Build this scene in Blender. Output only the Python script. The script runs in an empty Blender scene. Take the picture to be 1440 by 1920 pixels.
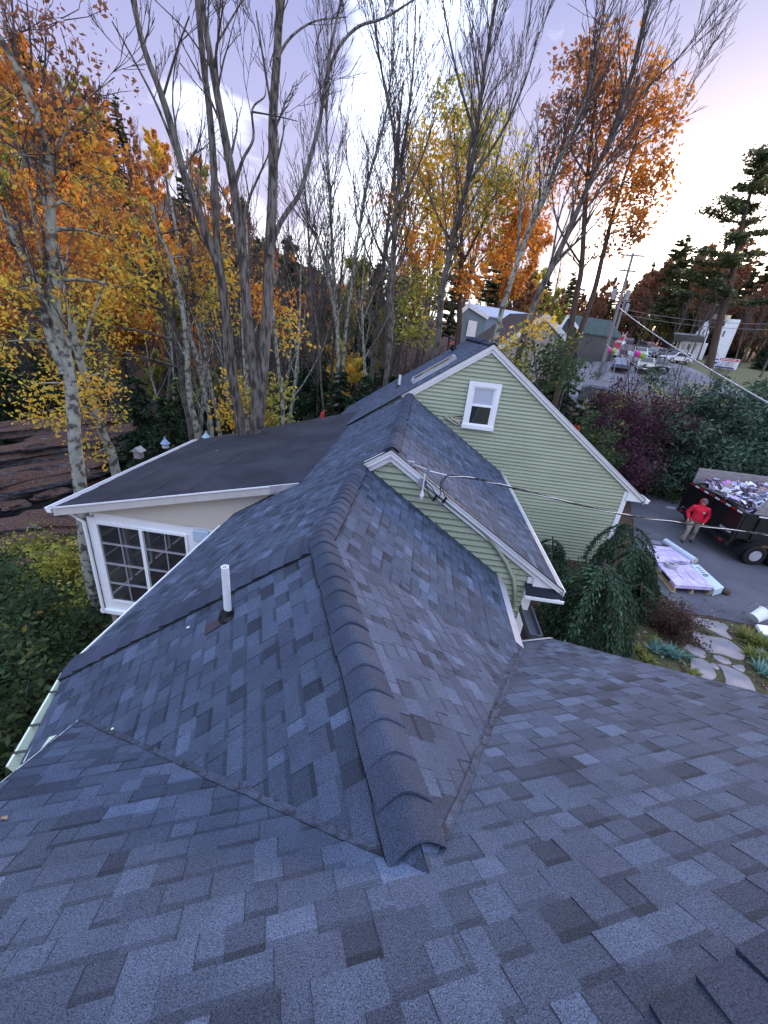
import bpy, bmesh, math, random
import numpy as np
from mathutils import Vector, Matrix
random.seed(7)
RNG = np.random.default_rng(7)
C = bpy.context.scene.collection
S = bpy.context.scene
PI = math.pi
rad = math.radians

# ------------------------------------------------------------------ camera
CZ = 6.3                       # eye height above the driveway
FPX = 764.3                    # focal length in pixels of the 1440x1920 photograph
CR = Matrix(((0.98947223, -0.13581953, 0.0499777),
             (0.1011884, 0.40237268, -0.90986655),
             (0.10346798, 0.90534484, 0.41187996)))
cam_d = bpy.data.cameras.new('camera')
cam = bpy.data.objects.new('camera', cam_d)
C.objects.link(cam)
cam_d.sensor_fit = 'HORIZONTAL'
cam_d.sensor_width = 36
cam_d.lens = 36 * FPX / 1440
cam_d.clip_start = 0.05
cam_d.clip_end = 3000
cam.matrix_world = Matrix.Translation((0, 0, CZ)) @ CR.to_4x4()
S.camera = cam

# ------------------------------------------------------------------ sky, sun, exposure
SUN_AZ, SUN_EL = 30.0, 11.0
world = bpy.data.worlds.new("World")
S.world = world
world.use_nodes = True
nt = world.node_tree
nt.nodes.clear()
def N(t, **k):
    n = nt.nodes.new(t)
    for a, b in k.items():
        setattr(n, a, b)
    return n
L = nt.links.new
tc = N('ShaderNodeTexCoord')
out = N('ShaderNodeOutputWorld')
bg = N('ShaderNodeBackground')
sky = N('ShaderNodeTexSky')
sky.sky_type = 'NISHITA'
sky.sun_disc = False
sky.sun_elevation = rad(SUN_EL)
sky.sun_rotation = rad(SUN_AZ)
sky.air_density = 1.0
sky.dust_density = 1.5
# clouds: noise on the direction, stretched into banks
mp = N('ShaderNodeMapping')
mp.inputs['Scale'].default_value = (1.6, 1.6, 3.4)
mp.inputs['Location'].default_value = (3.1, 0.4, 1.3)
L(tc.outputs['Generated'], mp.inputs['Vector'])
no = N('ShaderNodeTexNoise')
no.inputs['Scale'].default_value = 1.25
no.inputs['Detail'].default_value = 7
no.inputs['Roughness'].default_value = 0.52
no.inputs['Distortion'].default_value = 0.35
L(mp.outputs[0], no.inputs['Vector'])
cr = N('ShaderNodeValToRGB')
cr.color_ramp.elements[0].position = 0.46
cr.color_ramp.elements[1].position = 0.575
def lobe(px_, py_, lo, hi, amt):
    # a broad bank of cloud (or a break) around one direction of the sky
    v_ = CR @ Vector((px_ - 720, 960 - py_, -FPX)); v_.normalize()
    d_ = N('ShaderNodeVectorMath', operation='DOT_PRODUCT'); L(tc.outputs['Generated'], d_.inputs[0]); d_.inputs[1].default_value = v_
    m_ = N('ShaderNodeMapRange'); m_.interpolation_type = 'SMOOTHSTEP'; m_.inputs['From Min'].default_value = lo; m_.inputs['From Max'].default_value = hi; m_.inputs['To Max'].default_value = amt
    L(d_.outputs['Value'], m_.inputs['Value']); return m_.outputs[0]
cur_ = no.outputs['Fac']
for a_ in ((1460, 160, 0.80, 0.94, 0.32), (250, 60, 0.90, 0.985, 0.13), (640, 330, 0.91, 0.99, -0.15), (900, 30, 0.975, 0.995, -0.08), (860, 480, 0.93, 0.99, -0.16), (1250, 490, 0.978, 0.996, -0.34)):
    ma_ = N('ShaderNodeMath', operation='ADD'); L(cur_, ma_.inputs[0]); L(lobe(*a_), ma_.inputs[1]); cur_ = ma_.outputs[0]
zb = N('ShaderNodeMapRange'); zb.interpolation_type = 'SMOOTHSTEP'; zb.inputs['From Min'].default_value = 0.52; zb.inputs['From Max'].default_value = 0.85; zb.inputs['To Min'].default_value = 0.03; zb.inputs['To Max'].default_value = -0.14  # unseen cloud break overhead, added to brighten the scene
sz0 = N('ShaderNodeSeparateXYZ'); L(tc.outputs['Generated'], sz0.inputs[0]); L(sz0.outputs['Z'], zb.inputs['Value'])
ma_ = N('ShaderNodeMath', operation='ADD'); L(cur_, ma_.inputs[0]); L(zb.outputs[0], ma_.inputs[1]); cur_ = ma_.outputs[0]
L(cur_, cr.inputs[0])
# glow towards the low sun behind the clouds
sd = Vector((math.sin(rad(25)) * math.cos(rad(7)), math.cos(rad(25)) * math.cos(rad(7)), math.sin(rad(7))))
dp = N('ShaderNodeVectorMath', operation='DOT_PRODUCT')
nrmz = N('ShaderNodeVectorMath', operation='NORMALIZE')
L(tc.outputs['Generated'], nrmz.inputs[0])
L(nrmz.outputs[0], dp.inputs[0])
dp.inputs[1].default_value = sd
mr = N('ShaderNodeMapRange')
mr.inputs['From Min'].default_value = 0.978
mr.inputs['From Max'].default_value = 0.998
L(dp.outputs['Value'], mr.inputs['Value'])
# height of the ray above the horizon
sx = N('ShaderNodeSeparateXYZ')
L(nrmz.outputs[0], sx.inputs[0])
mh = N('ShaderNodeMapRange')
mh.inputs['From Min'].default_value = 0.50
mh.inputs['From Max'].default_value = 0.08
L(sx.outputs['Z'], mh.inputs['Value'])
# cloud colour: violet grey high up, pink low down
cc = N('ShaderNodeMixRGB')
cc.inputs[1].default_value = (0.150, 0.165, 0.32, 1)
cc.inputs[2].default_value = (0.33, 0.29, 0.41, 1)
L(mh.outputs[0], cc.inputs[0])
# gaps between clouds: bright white-blue, whiter near the horizon
gc = N('ShaderNodeMixRGB')
gc.inputs[1].default_value = (0.72, 0.86, 1.22, 1)
gc.inputs[2].default_value = (0.95, 0.93, 1.02, 1)
L(mh.outputs[0], gc.inputs[0])
mc = N('ShaderNodeMixRGB')
L(cr.outputs[0], mc.inputs[0])
L(gc.outputs[0], mc.inputs[1])
L(cc.outputs[0], mc.inputs[2])
mg = N('ShaderNodeMixRGB')
mg.inputs[2].default_value = (1.9, 1.68, 1.5, 1)
L(mr.outputs[0], mg.inputs[0])
L(mc.outputs[0], mg.inputs[1])
# the physical sky gives its share of blue
sc_ = N('ShaderNodeVectorMath', operation='SCALE')
sc_.inputs['Scale'].default_value = 0.015
L(sky.outputs[0], sc_.inputs[0])
ad = N('ShaderNodeMixRGB', blend_type='ADD')
ad.inputs[0].default_value = 1
L(mg.outputs[0], ad.inputs[1])
L(sc_.outputs[0], ad.inputs[2])
L(ad.outputs[0], bg.inputs['Color'])
bg.inputs['Strength'].default_value = 1.10
L(bg.outputs[0], out.inputs[0])

sun_d = bpy.data.lights.new('sun', 'SUN')
sun_d.energy = 3.0
sun_d.angle = rad(14)
sun_d.color = (1.0, 0.74, 0.50)
sun = bpy.data.objects.new('sun', sun_d)
C.objects.link(sun)
sv = Vector((math.sin(rad(SUN_AZ)) * math.cos(rad(SUN_EL)), math.cos(rad(SUN_AZ)) * math.cos(rad(SUN_EL)), math.sin(rad(SUN_EL))))
sun.rotation_euler = sv.to_track_quat('Z', 'Y').to_euler()
S.view_settings.view_transform = 'Standard'
S.view_settings.look = 'None'
S.view_settings.exposure = 1.0
S.view_settings.gamma = 1
S.cycles.max_bounces = 6
S.cycles.diffuse_bounces = 3
S.cycles.transparent_max_bounces = 12

# ------------------------------------------------------------------ helpers: from the photograph to the place
CAMP = np.array([0, 0, CZ])
CRN = np.array(CR)
def ray(px, py):
    d = CRN @ np.array([px - 720, -(py - 960), -FPX])
    return d / np.linalg.norm(d)
def hit(px, py, n, p0):
    """point where the sight line meets the plane through p0 with normal n"""
    n = np.array(n, float); r = ray(px, py)
    return CAMP + r * ((np.array(p0, float) - CAMP) @ n) / (n @ r)
def on_z(px, py, z):
    return hit(px, py, (0, 0, 1), (0, 0, z))
def on_y(px, py, y):
    return hit(px, py, (0, 1, 0), (0, y, 0))
def far(px, py, d):
    """point on the sight line at ground distance d"""
    r = ray(px, py)
    return CAMP + r * d / math.hypot(r[0], r[1])
def nv(v):
    v = np.array(v, float)
    return v / np.linalg.norm(v)

ORI = {}
def empty(name, loc, label, cat, group=None, rz=0):
    o = bpy.data.objects.new(name, None)
    C.objects.link(o)
    o.empty_display_size = 0.2
    o.location = loc
    o.rotation_euler = (0, 0, rz)
    tag(o, label, cat, group)
    ORI[o.name] = np.array(loc, float)
    return o
def tag(o, label, cat, group=None, kind=None):
    if label: o['label'] = label
    if cat: o['category'] = cat
    if group: o['group'] = group
    if kind: o['kind'] = kind
    return o
def mesh_np(name, V, loops, starts, totals, cols=None, smooth=False):
    me = bpy.data.meshes.new(name)
    me.vertices.add(len(V))
    me.vertices.foreach_set('co', np.asarray(V, np.float32).ravel())
    me.loops.add(len(loops))
    me.loops.foreach_set('vertex_index', np.asarray(loops, np.int32))
    me.polygons.add(len(starts))
    me.polygons.foreach_set('loop_start', np.asarray(starts, np.int32))
    me.polygons.foreach_set('loop_total', np.asarray(totals, np.int32))
    me.polygons.foreach_set('use_smooth', np.full(len(starts), bool(smooth)))
    me.update(calc_edges=True)
    if cols is not None:
        a = me.attributes.new('Col', 'FLOAT_COLOR', 'FACE')
        cc_ = np.ones((len(starts), 4), np.float32)
        cc_[:, :3] = cols
        a.data.foreach_set('color', cc_.ravel())
    return me
def link(name, me, mat, parent=None):
    o = bpy.data.objects.new(name, me)
    C.objects.link(o)
    if mat: me.materials.append(mat)
    if parent: o.parent = parent
    return o

class MB:
    """collects shapes that become ONE mesh object"""
    def __init__(s, org=(0, 0, 0)):
        s.v = []; s.f = []; s.c = []; s.org = np.array(org, float); s.col = (1, 1, 1)
    def add(s, vs, fs, col=None):
        b = len(s.v)
        s.v += [tuple(map(float, p)) for p in vs]
        for f in fs:
            s.f.append(tuple(b + i for i in f)); s.c.append(col or s.col)
        return s
    def box(s, c, sz, M=None, col=None):
        hx, hy, hz = [q / 2 for q in sz]
        P = [Vector((x, y, z)) for z in (-hz, hz) for y in (-hy, hy) for x in (-hx, hx)]
        if M is not None: P = [M @ p for p in P]
        P = [p + Vector(c) for p in P]
        return s.add(P, [(0, 2, 3, 1), (4, 5, 7, 6), (0, 1, 5, 4), (2, 6, 7, 3), (0, 4, 6, 2), (1, 3, 7, 5)], col)
    def bar(s, a, b, w, t, upv=(0, 0, 1), col=None):
        """box from a to b, w wide and t deep"""
        a = Vector(a); b = Vector(b); d = (b - a)
        ln = d.length; d.normalize()
        x = d.cross(Vector(upv)); 
        if x.length < 1e-4: x = d.cross(Vector((1, 0, 0)))
        x.normalize(); y = x.cross(d)
        M = Matrix((x, d, y)).transposed()
        return s.box((a + b) / 2, (w, ln, t), M, col)
    def tube(s, pts, rs, n=6, cap=True, col=None):
        pts = [Vector(p) for p in pts]
        if not hasattr(rs, '__len__'): rs = [rs] * len(pts)
        rings = []; x = None
        for i, p in enumerate(pts):
            d = (pts[min(i + 1, len(pts) - 1)] - pts[max(i - 1, 0)]).normalized()
            if x is None:
                x = d.cross(Vector((0, 0, 1)))
                if x.length < 0.05: x = d.cross(Vector((1, 0, 0)))
            x = (x - d * x.dot(d)).normalized()
            y = d.cross(x)
            rings.append([p + (x * math.cos(2 * PI * k / n) + y * math.sin(2 * PI * k / n)) * rs[i] for k in range(n)])
        fs = [(i * n + k, i * n + (k + 1) % n, (i + 1) * n + (k + 1) % n, (i + 1) * n + k) for i in range(len(pts) - 1) for k in range(n)]
        if cap:
            fs += [tuple(range(n - 1, -1, -1)), tuple((len(pts) - 1) * n + k for k in range(n))]
        return s.add([q for r in rings for q in r], fs, col)
    def prism(s, poly, off, col=None):
        """polygon (3D points) thickened by the vector off"""
        n = len(poly); off = Vector(off)
        P = [Vector(p) for p in poly]; Q = [p + off for p in P]
        return s.add(P + Q, [tuple(range(n - 1, -1, -1)), tuple(range(n, 2 * n))] + [(i, (i + 1) % n, n + (i + 1) % n, n + i) for i in range(n)], col)
    def ball(s, c, r, n=8, m=6, sc=(1, 1, 1), col=None):
        vs = []; fs = []
        for j in range(1, m):
            for i in range(n):
                a = 2 * PI * i / n; b = PI * j / m
                vs.append((c[0] + r * sc[0] * math.sin(b) * math.cos(a), c[1] + r * sc[1] * math.sin(b) * math.sin(a), c[2] + r * sc[2] * math.cos(b)))
        vs += [(c[0], c[1], c[2] + r * sc[2]), (c[0], c[1], c[2] - r * sc[2])]
        for j in range(m - 2):
            for i in range(n):
                fs.append((j * n + i, (j + 1) * n + i, (j + 1) * n + (i + 1) % n, j * n + (i + 1) % n))
        t = len(vs) - 2
        for i in range(n):
            fs.append((t, i, (i + 1) % n)); fs.append((t + 1, (m - 2) * n + (i + 1) % n, (m - 2) * n + i))
        return s.add(vs, fs, col)
    def build(s, name, mat, parent=None, smooth=False, colored=False, bevel=0, world=True):
        V = np.array(s.v, float)
        org = s.org
        if parent is not None and world:
            org = ORI.get(parent.name, np.zeros(3))
        V = V - org
        loops = [i for f in s.f for i in f]
        tot = [len(f) for f in s.f]
        st = np.concatenate(([0], np.cumsum(tot)[:-1]))
        me = mesh_np(name, V, loops, st, tot, np.array(s.c)[:, :3] if colored else None, smooth)
        o = link(name, me, mat, parent)
        if parent is None: o.location = org
        ORI[o.name] = org
        if bevel:
            m = o.modifiers.new('bevel', 'BEVEL'); m.width = bevel; m.segments = 2; m.limit_method = 'ANGLE'; m.angle_limit = rad(40)
        return o

# ------------------------------------------------------------------ materials
def material(name, base=(0.5, 0.5, 0.5), rough=0.7, spec=0.3, metal=0, attr=False, var=0.0, vscale=5, bump=0.0, bscale=40, col2=None, c2scale=3, c2lo=0.45, c2hi=0.6, trans=0.0, detail=5, stretch=None, grain=0, gscale=300, coat=0):
    m = bpy.data.materials.new(name); m.use_nodes = True
    t = m.node_tree; b = t.nodes['Principled BSDF']; lk = t.links.new
    b.inputs['Roughness'].default_value = rough
    b.inputs['Specular IOR Level'].default_value = spec
    b.inputs['Metallic'].default_value = metal
    if coat: b.inputs['Coat Weight'].default_value = coat
    tcn = t.nodes.new('ShaderNodeTexCoord'); vec = tcn.outputs['Object']
    if stretch:
        mpn = t.nodes.new('ShaderNodeMapping'); mpn.inputs['Scale'].default_value = stretch
        lk(vec, mpn.inputs[0]); vec = mpn.outputs[0]
    def noise(sc_, det=detail):
        n = t.nodes.new('ShaderNodeTexNoise'); n.inputs['Scale'].default_value = sc_; n.inputs['Detail'].default_value = det
        lk(vec, n.inputs['Vector']); return n
    if attr:
        a = t.nodes.new('ShaderNodeAttribute'); a.attribute_name = 'Col'; cur = a.outputs['Color']
    else:
        r = t.nodes.new('ShaderNodeRGB'); r.outputs[0].default_value = (*base, 1); cur = r.outputs[0]
    if col2 is not None:
        n = noise(c2scale); rp = t.nodes.new('ShaderNodeMapRange')
        rp.inputs['From Min'].default_value = c2lo; rp.inputs['From Max'].default_value = c2hi
        lk(n.outputs['Fac'], rp.inputs[0]); mx = t.nodes.new('ShaderNodeMixRGB')
        lk(rp.outputs[0], mx.inputs[0]); lk(cur, mx.inputs[1]); mx.inputs[2].default_value = (*col2, 1); cur = mx.outputs[0]
    for (amt, scl, dt) in ((var, vscale, detail), (grain, gscale, 2)):
        if amt:
            n = noise(scl, dt); rp = t.nodes.new('ShaderNodeMapRange')
            rp.inputs['From Min'].default_value = 0.25; rp.inputs['From Max'].default_value = 0.75
            rp.inputs['To Min'].default_value = 1 - amt; rp.inputs['To Max'].default_value = 1 + amt
            lk(n.outputs['Fac'], rp.inputs[0]); mx = t.nodes.new('ShaderNodeVectorMath'); mx.operation = 'SCALE'
            lk(cur, mx.inputs[0]); lk(rp.outputs[0], mx.inputs['Scale']); cur = mx.outputs[0]
    lk(cur, b.inputs['Base Color'])
    if bump:
        n = noise(bscale, 4); bp = t.nodes.new('ShaderNodeBump'); bp.inputs['Strength'].default_value = bump; bp.inputs['Distance'].default_value = 0.02
        lk(n.outputs['Fac'], bp.inputs['Height']); lk(bp.outputs[0], b.inputs['Normal'])
    if trans:
        o = t.nodes['Material Output']; tr = t.nodes.new('ShaderNodeBsdfTranslucent'); mx = t.nodes.new('ShaderNodeMixShader'); mx.inputs[0].default_value = trans
        lk(cur, tr.inputs['Color']); lk(b.outputs[0], mx.inputs[1]); lk(tr.outputs[0], mx.inputs[2]); lk(mx.outputs[0], o.inputs['Surface'])
    return m
M_shingle = material('shingle', attr=True, rough=0.85, spec=0.25, grain=0.85, gscale=210, var=0.24, vscale=2.2, bump=0.35, bscale=260)
M_shingle_far = material('shingle_far', attr=True, rough=0.85, spec=0.25, grain=0.5, gscale=120, var=0.16, vscale=2)
M_membrane = material('membrane', (0.015, 0.018, 0.030), rough=0.8, col2=(0.025, 0.029, 0.045), c2scale=0.9, var=0.25, vscale=2.6, grain=0.35, gscale=150, bump=0.2, bscale=90)
M_siding = material('green_siding', (0.40, 0.455, 0.325), rough=0.6, var=0.05, vscale=1.1, col2=(0.37, 0.42, 0.295), c2scale=0.9, stretch=(0.6, 1, 3), bump=0.04, bscale=60)
M_shade_joint = material('lap_shade_and_joint', (0.13, 0.16, 0.095), rough=0.8, var=0.3, vscale=3)  # dark olive for the painted lap shade and the butt joints
M_beige = material('beige_siding', (0.56, 0.52, 0.45), rough=0.6, var=0.05, vscale=1.5)
M_white = material('white_trim', (0.84, 0.86, 0.88), rough=0.5, var=0.05, vscale=2.5, col2=(0.78, 0.80, 0.82), c2scale=0.8, c2lo=0.5, c2hi=0.8)
M_lightgreen = material('pale_green_trim', (0.62, 0.70, 0.58), rough=0.5, var=0.05, vscale=3)
M_metal = material('galvanised', (0.42, 0.42, 0.47), rough=0.45, metal=0.3, var=0.12, vscale=3)
M_black = material('black_rubber', (0.012, 0.012, 0.014), rough=0.5)
M_blackp = material('black_paint', (0.010, 0.010, 0.012), rough=0.35, spec=0.5, var=0.3, vscale=4)
M_pvc = material('white_plastic', (0.80, 0.81, 0.82), rough=0.4, var=0.06, vscale=12)
M_attr = material('painted', attr=True, rough=0.55, var=0.08, vscale=6)
M_dark = material('dark_inside', (0.02, 0.02, 0.02), rough=0.9)
M_wood = material('raw_wood', (0.52, 0.38, 0.22), rough=0.7, var=0.25, vscale=6, stretch=(1, 8, 8))
M_greywood = material('grey_wood', (0.26, 0.24, 0.24), rough=0.8, var=0.3, vscale=5, stretch=(1, 6, 6))
def glass(name, col=(0.02, 0.025, 0.03), rough=0.04, alpha=0.0):
    m = bpy.data.materials.new(name); m.use_nodes = True
    t = m.node_tree; b = t.nodes['Principled BSDF']
    b.inputs['Base Color'].default_value = (*col, 1); b.inputs['Roughness'].default_value = rough; b.inputs['Specular IOR Level'].default_value = 0.6
    if alpha:
        tr = t.nodes.new('ShaderNodeBsdfTransparent'); mx = t.nodes.new('ShaderNodeMixShader'); mx.inputs[0].default_value = alpha
        t.links.new(b.outputs[0], mx.inputs[1]); t.links.new(tr.outputs[0], mx.inputs[2]); t.links.new(mx.outputs[0], t.nodes['Material Output'].inputs[0])
    return m
M_glass = glass('dark_glass')
M_glass_clear = glass('clear_glass', (0.05, 0.055, 0.06), 0.03, 0.62)

# ------------------------------------------------------------------ clipping and shingles
def clip(poly, conv):
    """Sutherland-Hodgman: 2D poly clipped by a convex counter-clockwise polygon"""
    out_ = poly
    for i in range(len(conv)):
        a = conv[i]; b = conv[(i + 1) % len(conv)]
        ex, ey = b[0] - a[0], b[1] - a[1]
        res = []
        for j in range(len(out_)):
            p = out_[j]; q = out_[(j + 1) % len(out_)]
            dp_ = ex * (p[1] - a[1]) - ey * (p[0] - a[0]); dq = ex * (q[1] - a[1]) - ey * (q[0] - a[0])
            if dp_ >= 0: res.append(p)
            if (dp_ >= 0) != (dq >= 0):
                t_ = dp_ / (dp_ - dq); res.append((p[0] + (q[0] - p[0]) * t_, p[1] + (q[1] - p[1]) * t_))
        out_ = res
        if len(out_) < 3: return []
    return out_
def seg_clip(p, q, conv):
    t0, t1 = 0.0, 1.0
    for i in range(len(conv)):
        a = conv[i]; b = conv[(i + 1) % len(conv)]
        ex, ey = b[0] - a[0], b[1] - a[1]
        dp_ = ex * (p[1] - a[1]) - ey * (p[0] - a[0]); dq = ex * (q[1] - a[1]) - ey * (q[0] - a[0])
        if dp_ < 0 and dq < 0: return None
        if dp_ < 0: t0 = max(t0, dp_ / (dp_ - dq))
        elif dq < 0: t1 = min(t1, dp_ / (dp_ - dq))
    if t0 >= t1: return None
    g = lambda t_: (p[0] + (q[0] - p[0]) * t_, p[1] + (q[1] - p[1]) * t_)
    return g(t0), g(t1)
def ccw(poly):
    a = sum(poly[i][0] * poly[(i + 1) % len(poly)][1] - poly[(i + 1) % len(poly)][0] * poly[i][1] for i in range(len(poly)))
    return poly if a > 0 else poly[::-1]
def frame(n, az_dir):
    """in-plane axes of a roof: u along the courses, v up the slope"""
    n = nv(n); u = nv(az_dir); u = nv(u - n * (u @ n)); v = np.cross(n, u)
    if v[2] < 0: u = -u; v = np.cross(n, u)
    return u, v, n
PAL = [((0.0594, 0.0790, 0.1234), 6), ((0.0516, 0.0690, 0.1081), 5), ((0.0699, 0.0930, 0.1463), 3), ((0.0419, 0.0550, 0.0863), 2.4), ((0.0577, 0.0720, 0.1135), 2), ((0.0910, 0.1210, 0.1900), 1.1), ((0.0314, 0.0410, 0.0633), 1.3)]
PC = [p for p, w in PAL]; PW = [w for p, w in PAL]
def tint(c, a=0.12, warm=1.0):
    k = 1 + random.uniform(-a, a)
    return (c[0] * k * warm, c[1] * k, c[2] * k)
def shingles(name, polys, org, u, v, n, parent, mat, e=0.143, near=True, warm=1.0, thick=0.006, lift=0.0, gain=1.0, slot=True):
    """courses of laminated shingles over planar convex polygons; polys are lists of world points"""
    org = np.array(org, float)
    mb = MB()
    def W(p, z): return org + u * p[0] + v * p[1] + n * (z + lift)
    for P3 in polys:
        P = ccw([((np.array(p) - org) @ u, (np.array(p) - org) @ v) for p in P3])
        # backing sheet
        mb.add([W(p, -0.004) for p in P], [tuple(range(len(P)))], (0.03, 0.03, 0.04))
        v0 = min(p[1] for p in P); v1 = max(p[1] for p in P); u0 = min(p[0] for p in P); u1 = max(p[0] for p in P)
        j0 = math.floor(v0 / e) - 1; j1 = math.ceil(v1 / e)
        for j in range(j0, j1 + 1):
            random.seed(j * 131 + 17)
            va, vb = j * e, (j + 1) * e
            x = math.floor(u0) - 1 - random.random() * 1.0 - (j % 5) * 0.17
            tab = True
            lean = random.uniform(-0.002, 0.002)
            while x < u1:
                w = random.choice((0.10, 0.13, 0.16, 0.19, 0.22)) if tab else random.choice((0.09, 0.12, 0.15, 0.18))
                xa, xb = x, x + w; x = xb
                c = tint(random.choices(PC, PW)[0], 0.14, warm)
                c = tuple(q * gain for q in c)
                tab_ = tab; tab = not tab
                if xb < u0 or xa > u1: continue
                zt = (thick if tab_ else thick * 0.5) + lean; zb = zt + 0.001
                quad = clip([(xa, va), (xb, va), (xb, vb + 0.004), (xa, vb + 0.004)], P)
                if quad:
                    # butt (down-slope) edge stands high, the upper edge slides under the next course
                    f = lambda p: zt + (0.0015 - zt) * (p[1] - va) / e
                    mb.add([W(p, f(p)) for p in quad], [tuple(range(len(quad)))], c)
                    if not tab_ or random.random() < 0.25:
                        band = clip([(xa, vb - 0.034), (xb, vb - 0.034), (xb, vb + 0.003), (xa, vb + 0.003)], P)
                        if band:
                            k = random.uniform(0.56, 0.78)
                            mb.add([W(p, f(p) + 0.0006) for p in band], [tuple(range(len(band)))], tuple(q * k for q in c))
                s = seg_clip((xa, va), (xb, va), P)
                if s:
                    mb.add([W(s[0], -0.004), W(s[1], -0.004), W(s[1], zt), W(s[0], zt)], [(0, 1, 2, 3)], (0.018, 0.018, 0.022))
                if near and tab_:
                    for xs in (xa, xb):
                        s = seg_clip((xs, va), (xs, vb), P)
                        if s:
                            g = lambda p: zt + (0.0015 - zt) * (p[1] - va) / e
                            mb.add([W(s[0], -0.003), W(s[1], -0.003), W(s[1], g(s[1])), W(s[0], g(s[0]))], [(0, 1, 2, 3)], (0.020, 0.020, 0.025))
                            if random.random() < 0.5 and s[1][1] - s[0][1] > 0.1:
                                # shade beside a raised tab, painted as a thin dark line
                                d_ = 0.0022 if xs == xb else -0.0022
                                q = clip(ccw([(xs, va), (xs + d_, va), (xs + d_, vb), (xs, vb)]), P)
                                if q: mb.add([W(p, 0.0068) for p in q], [tuple(range(len(q)))], (0.022, 0.022, 0.03))
    return mb.build(name, mat, parent, colored=True)

def cap_run(name, a, b, nl, nr, parent, w=0.155, e=0.2, lift=0.012, bulge=0.030, warm=1.0, gain=1.0, mat=None, flat_end=False):
    """overlapping curved cap shingles from a to b (butts face a); nl, nr: outward directions down both slopes"""
    a = np.array(a, float); b = np.array(b, float); d = b - a; ln = np.linalg.norm(d); d = d / ln
    nl = nv(nl); nr = nv(nr); up = nv(-(nl + nr)) if np.linalg.norm(nl + nr) > 0.05 else np.array([0, 0, 1.0])
    if up[2] < 0: up = -up
    mb = MB(); k = 14
    cnt = int(ln / e) + 1
    for i in range(cnt):
        random.seed(i * 7 + 3)
        s0 = i * e; s1 = min(s0 + e * 1.25, ln)
        if s1 <= s0 + 0.02: break
        c = tuple(q * gain for q in tint(random.choice(((0.036, 0.046, 0.074), (0.041, 0.052, 0.084), (0.048, 0.060, 0.096))), 0.15, warm))
        jit = random.uniform(-0.010, 0.010); tl = random.uniform(-0.006, 0.006)
        cosl = math.sqrt(max(0.0, 1 - (nl @ up) ** 2)); tanl = -(nl @ up) / max(cosl, 0.05)
        sx_ = nv(nr - up * (nr @ up)); cw = w * cosl; cr0 = 0.055
        rings = []
        bj = bulge * random.uniform(0.85, 1.15)
        if i == 0 and flat_end: bj = 0.010
        for s_, z in ((s0 + 0.004, -lift - 0.03), (s0 - 0.008, 0.0), (s0 - 0.012, bj * 0.45), (s0 - 0.006, bj * 0.85), (s0 + 0.016, bj), (s0 + 0.05, bj * 0.86), (s1, 0.004)):
            pts = []
            for q in range(k + 1):
                t_ = q / k * 2 - 1
                xx = t_ * (cw + jit * (1 if t_ > 0 else -1))
                dz = -tanl * (math.sqrt(xx * xx + cr0 * cr0) - cr0) + lift + z * (1 - 0.45 * t_ * t_)
                pts.append(a + d * (s_ + 0.028 * math.cos(t_ * 1.5) + tl * t_) + sx_ * xx + up * dz)
            rings.append(pts)
        V = [p for r_ in rings for p in r_]
        F = []; m_ = k + 1; fc = []
        for r_ in range(len(rings) - 1):
            for q in range(k):
                F.append((r_ * m_ + q, r_ * m_ + q + 1, (r_ + 1) * m_ + q + 1, (r_ + 1) * m_ + q)); fc.append(r_)
        for f_, r_ in zip(F, fc):
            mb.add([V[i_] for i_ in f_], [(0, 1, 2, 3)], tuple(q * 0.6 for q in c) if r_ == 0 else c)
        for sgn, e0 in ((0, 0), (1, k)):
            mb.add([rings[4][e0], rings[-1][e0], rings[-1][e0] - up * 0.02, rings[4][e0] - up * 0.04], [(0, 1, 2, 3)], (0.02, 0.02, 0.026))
    return mb.build(name, mat or M_shingle, parent, colored=True)
def clapboard(name, poly, n, parent, mat, e=0.108, z0=0.0, thick=0.026):
    """lapped boards over a convex vertical polygon; n = outward normal"""
    n = nv(n); v = np.array([0, 0, 1.0]); u = np.cross(v, n)
    org = np.array(poly[0], float); org[2] = z0
    P = ccw([((np.array(p) - org) @ u, (np.array(p) - org) @ v) for p in poly])
    mb = MB(); gm = MB()
    def W(p, z): return org + u * p[0] + v * p[1] + n * z
    mb.add([W(p, -0.002) for p in P], [tuple(range(len(P)))])
    v0 = min(p[1] for p in P); v1 = max(p[1] for p in P); u0 = min(p[0] for p in P) - 1; u1 = max(p[0] for p in P) + 1
    for j in range(math.floor(v0 / e), math.ceil(v1 / e)):
        va, vb = j * e, (j + 1) * e
        q = clip([(u0, va), (u1, va), (u1, vb), (u0, vb)], P)
        if q: mb.add([W(p, thick * (1 - (p[1] - va) / e) + 0.001) for p in q], [tuple(range(len(q)))])
        s = seg_clip((u0, va), (u1, va), P)
        if s: mb.add([W(s[0], 0), W(s[1], 0), W(s[1], thick + 0.001), W(s[0], thick + 0.001)], [(0, 1, 2, 3)])
        q = clip([(u0, va), (u1, va), (u1, va + 0.011), (u0, va + 0.011)], P)      # shade line under the lap, painted as a dark strip
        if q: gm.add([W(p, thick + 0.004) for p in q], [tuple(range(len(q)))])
        if mat is M_siding:
            random.seed(int(va * 1000) + 5); x_ = u0 + random.random() * 3
            while x_ < u1:
                q = clip([(x_, va), (x_ + 0.006, va), (x_ + 0.006, vb), (x_, vb)], P)
                if q: gm.add([W(p, thick * (1 - (p[1] - va) / e) + 0.004) for p in q], [tuple(range(len(q)))])
                x_ += 3.66
    o_ = mb.build(name, mat, parent)
    if mat is M_siding and gm.f: gm.build('lap_shade_and_joint', M_shade_joint, o_)
    return o_
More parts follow.
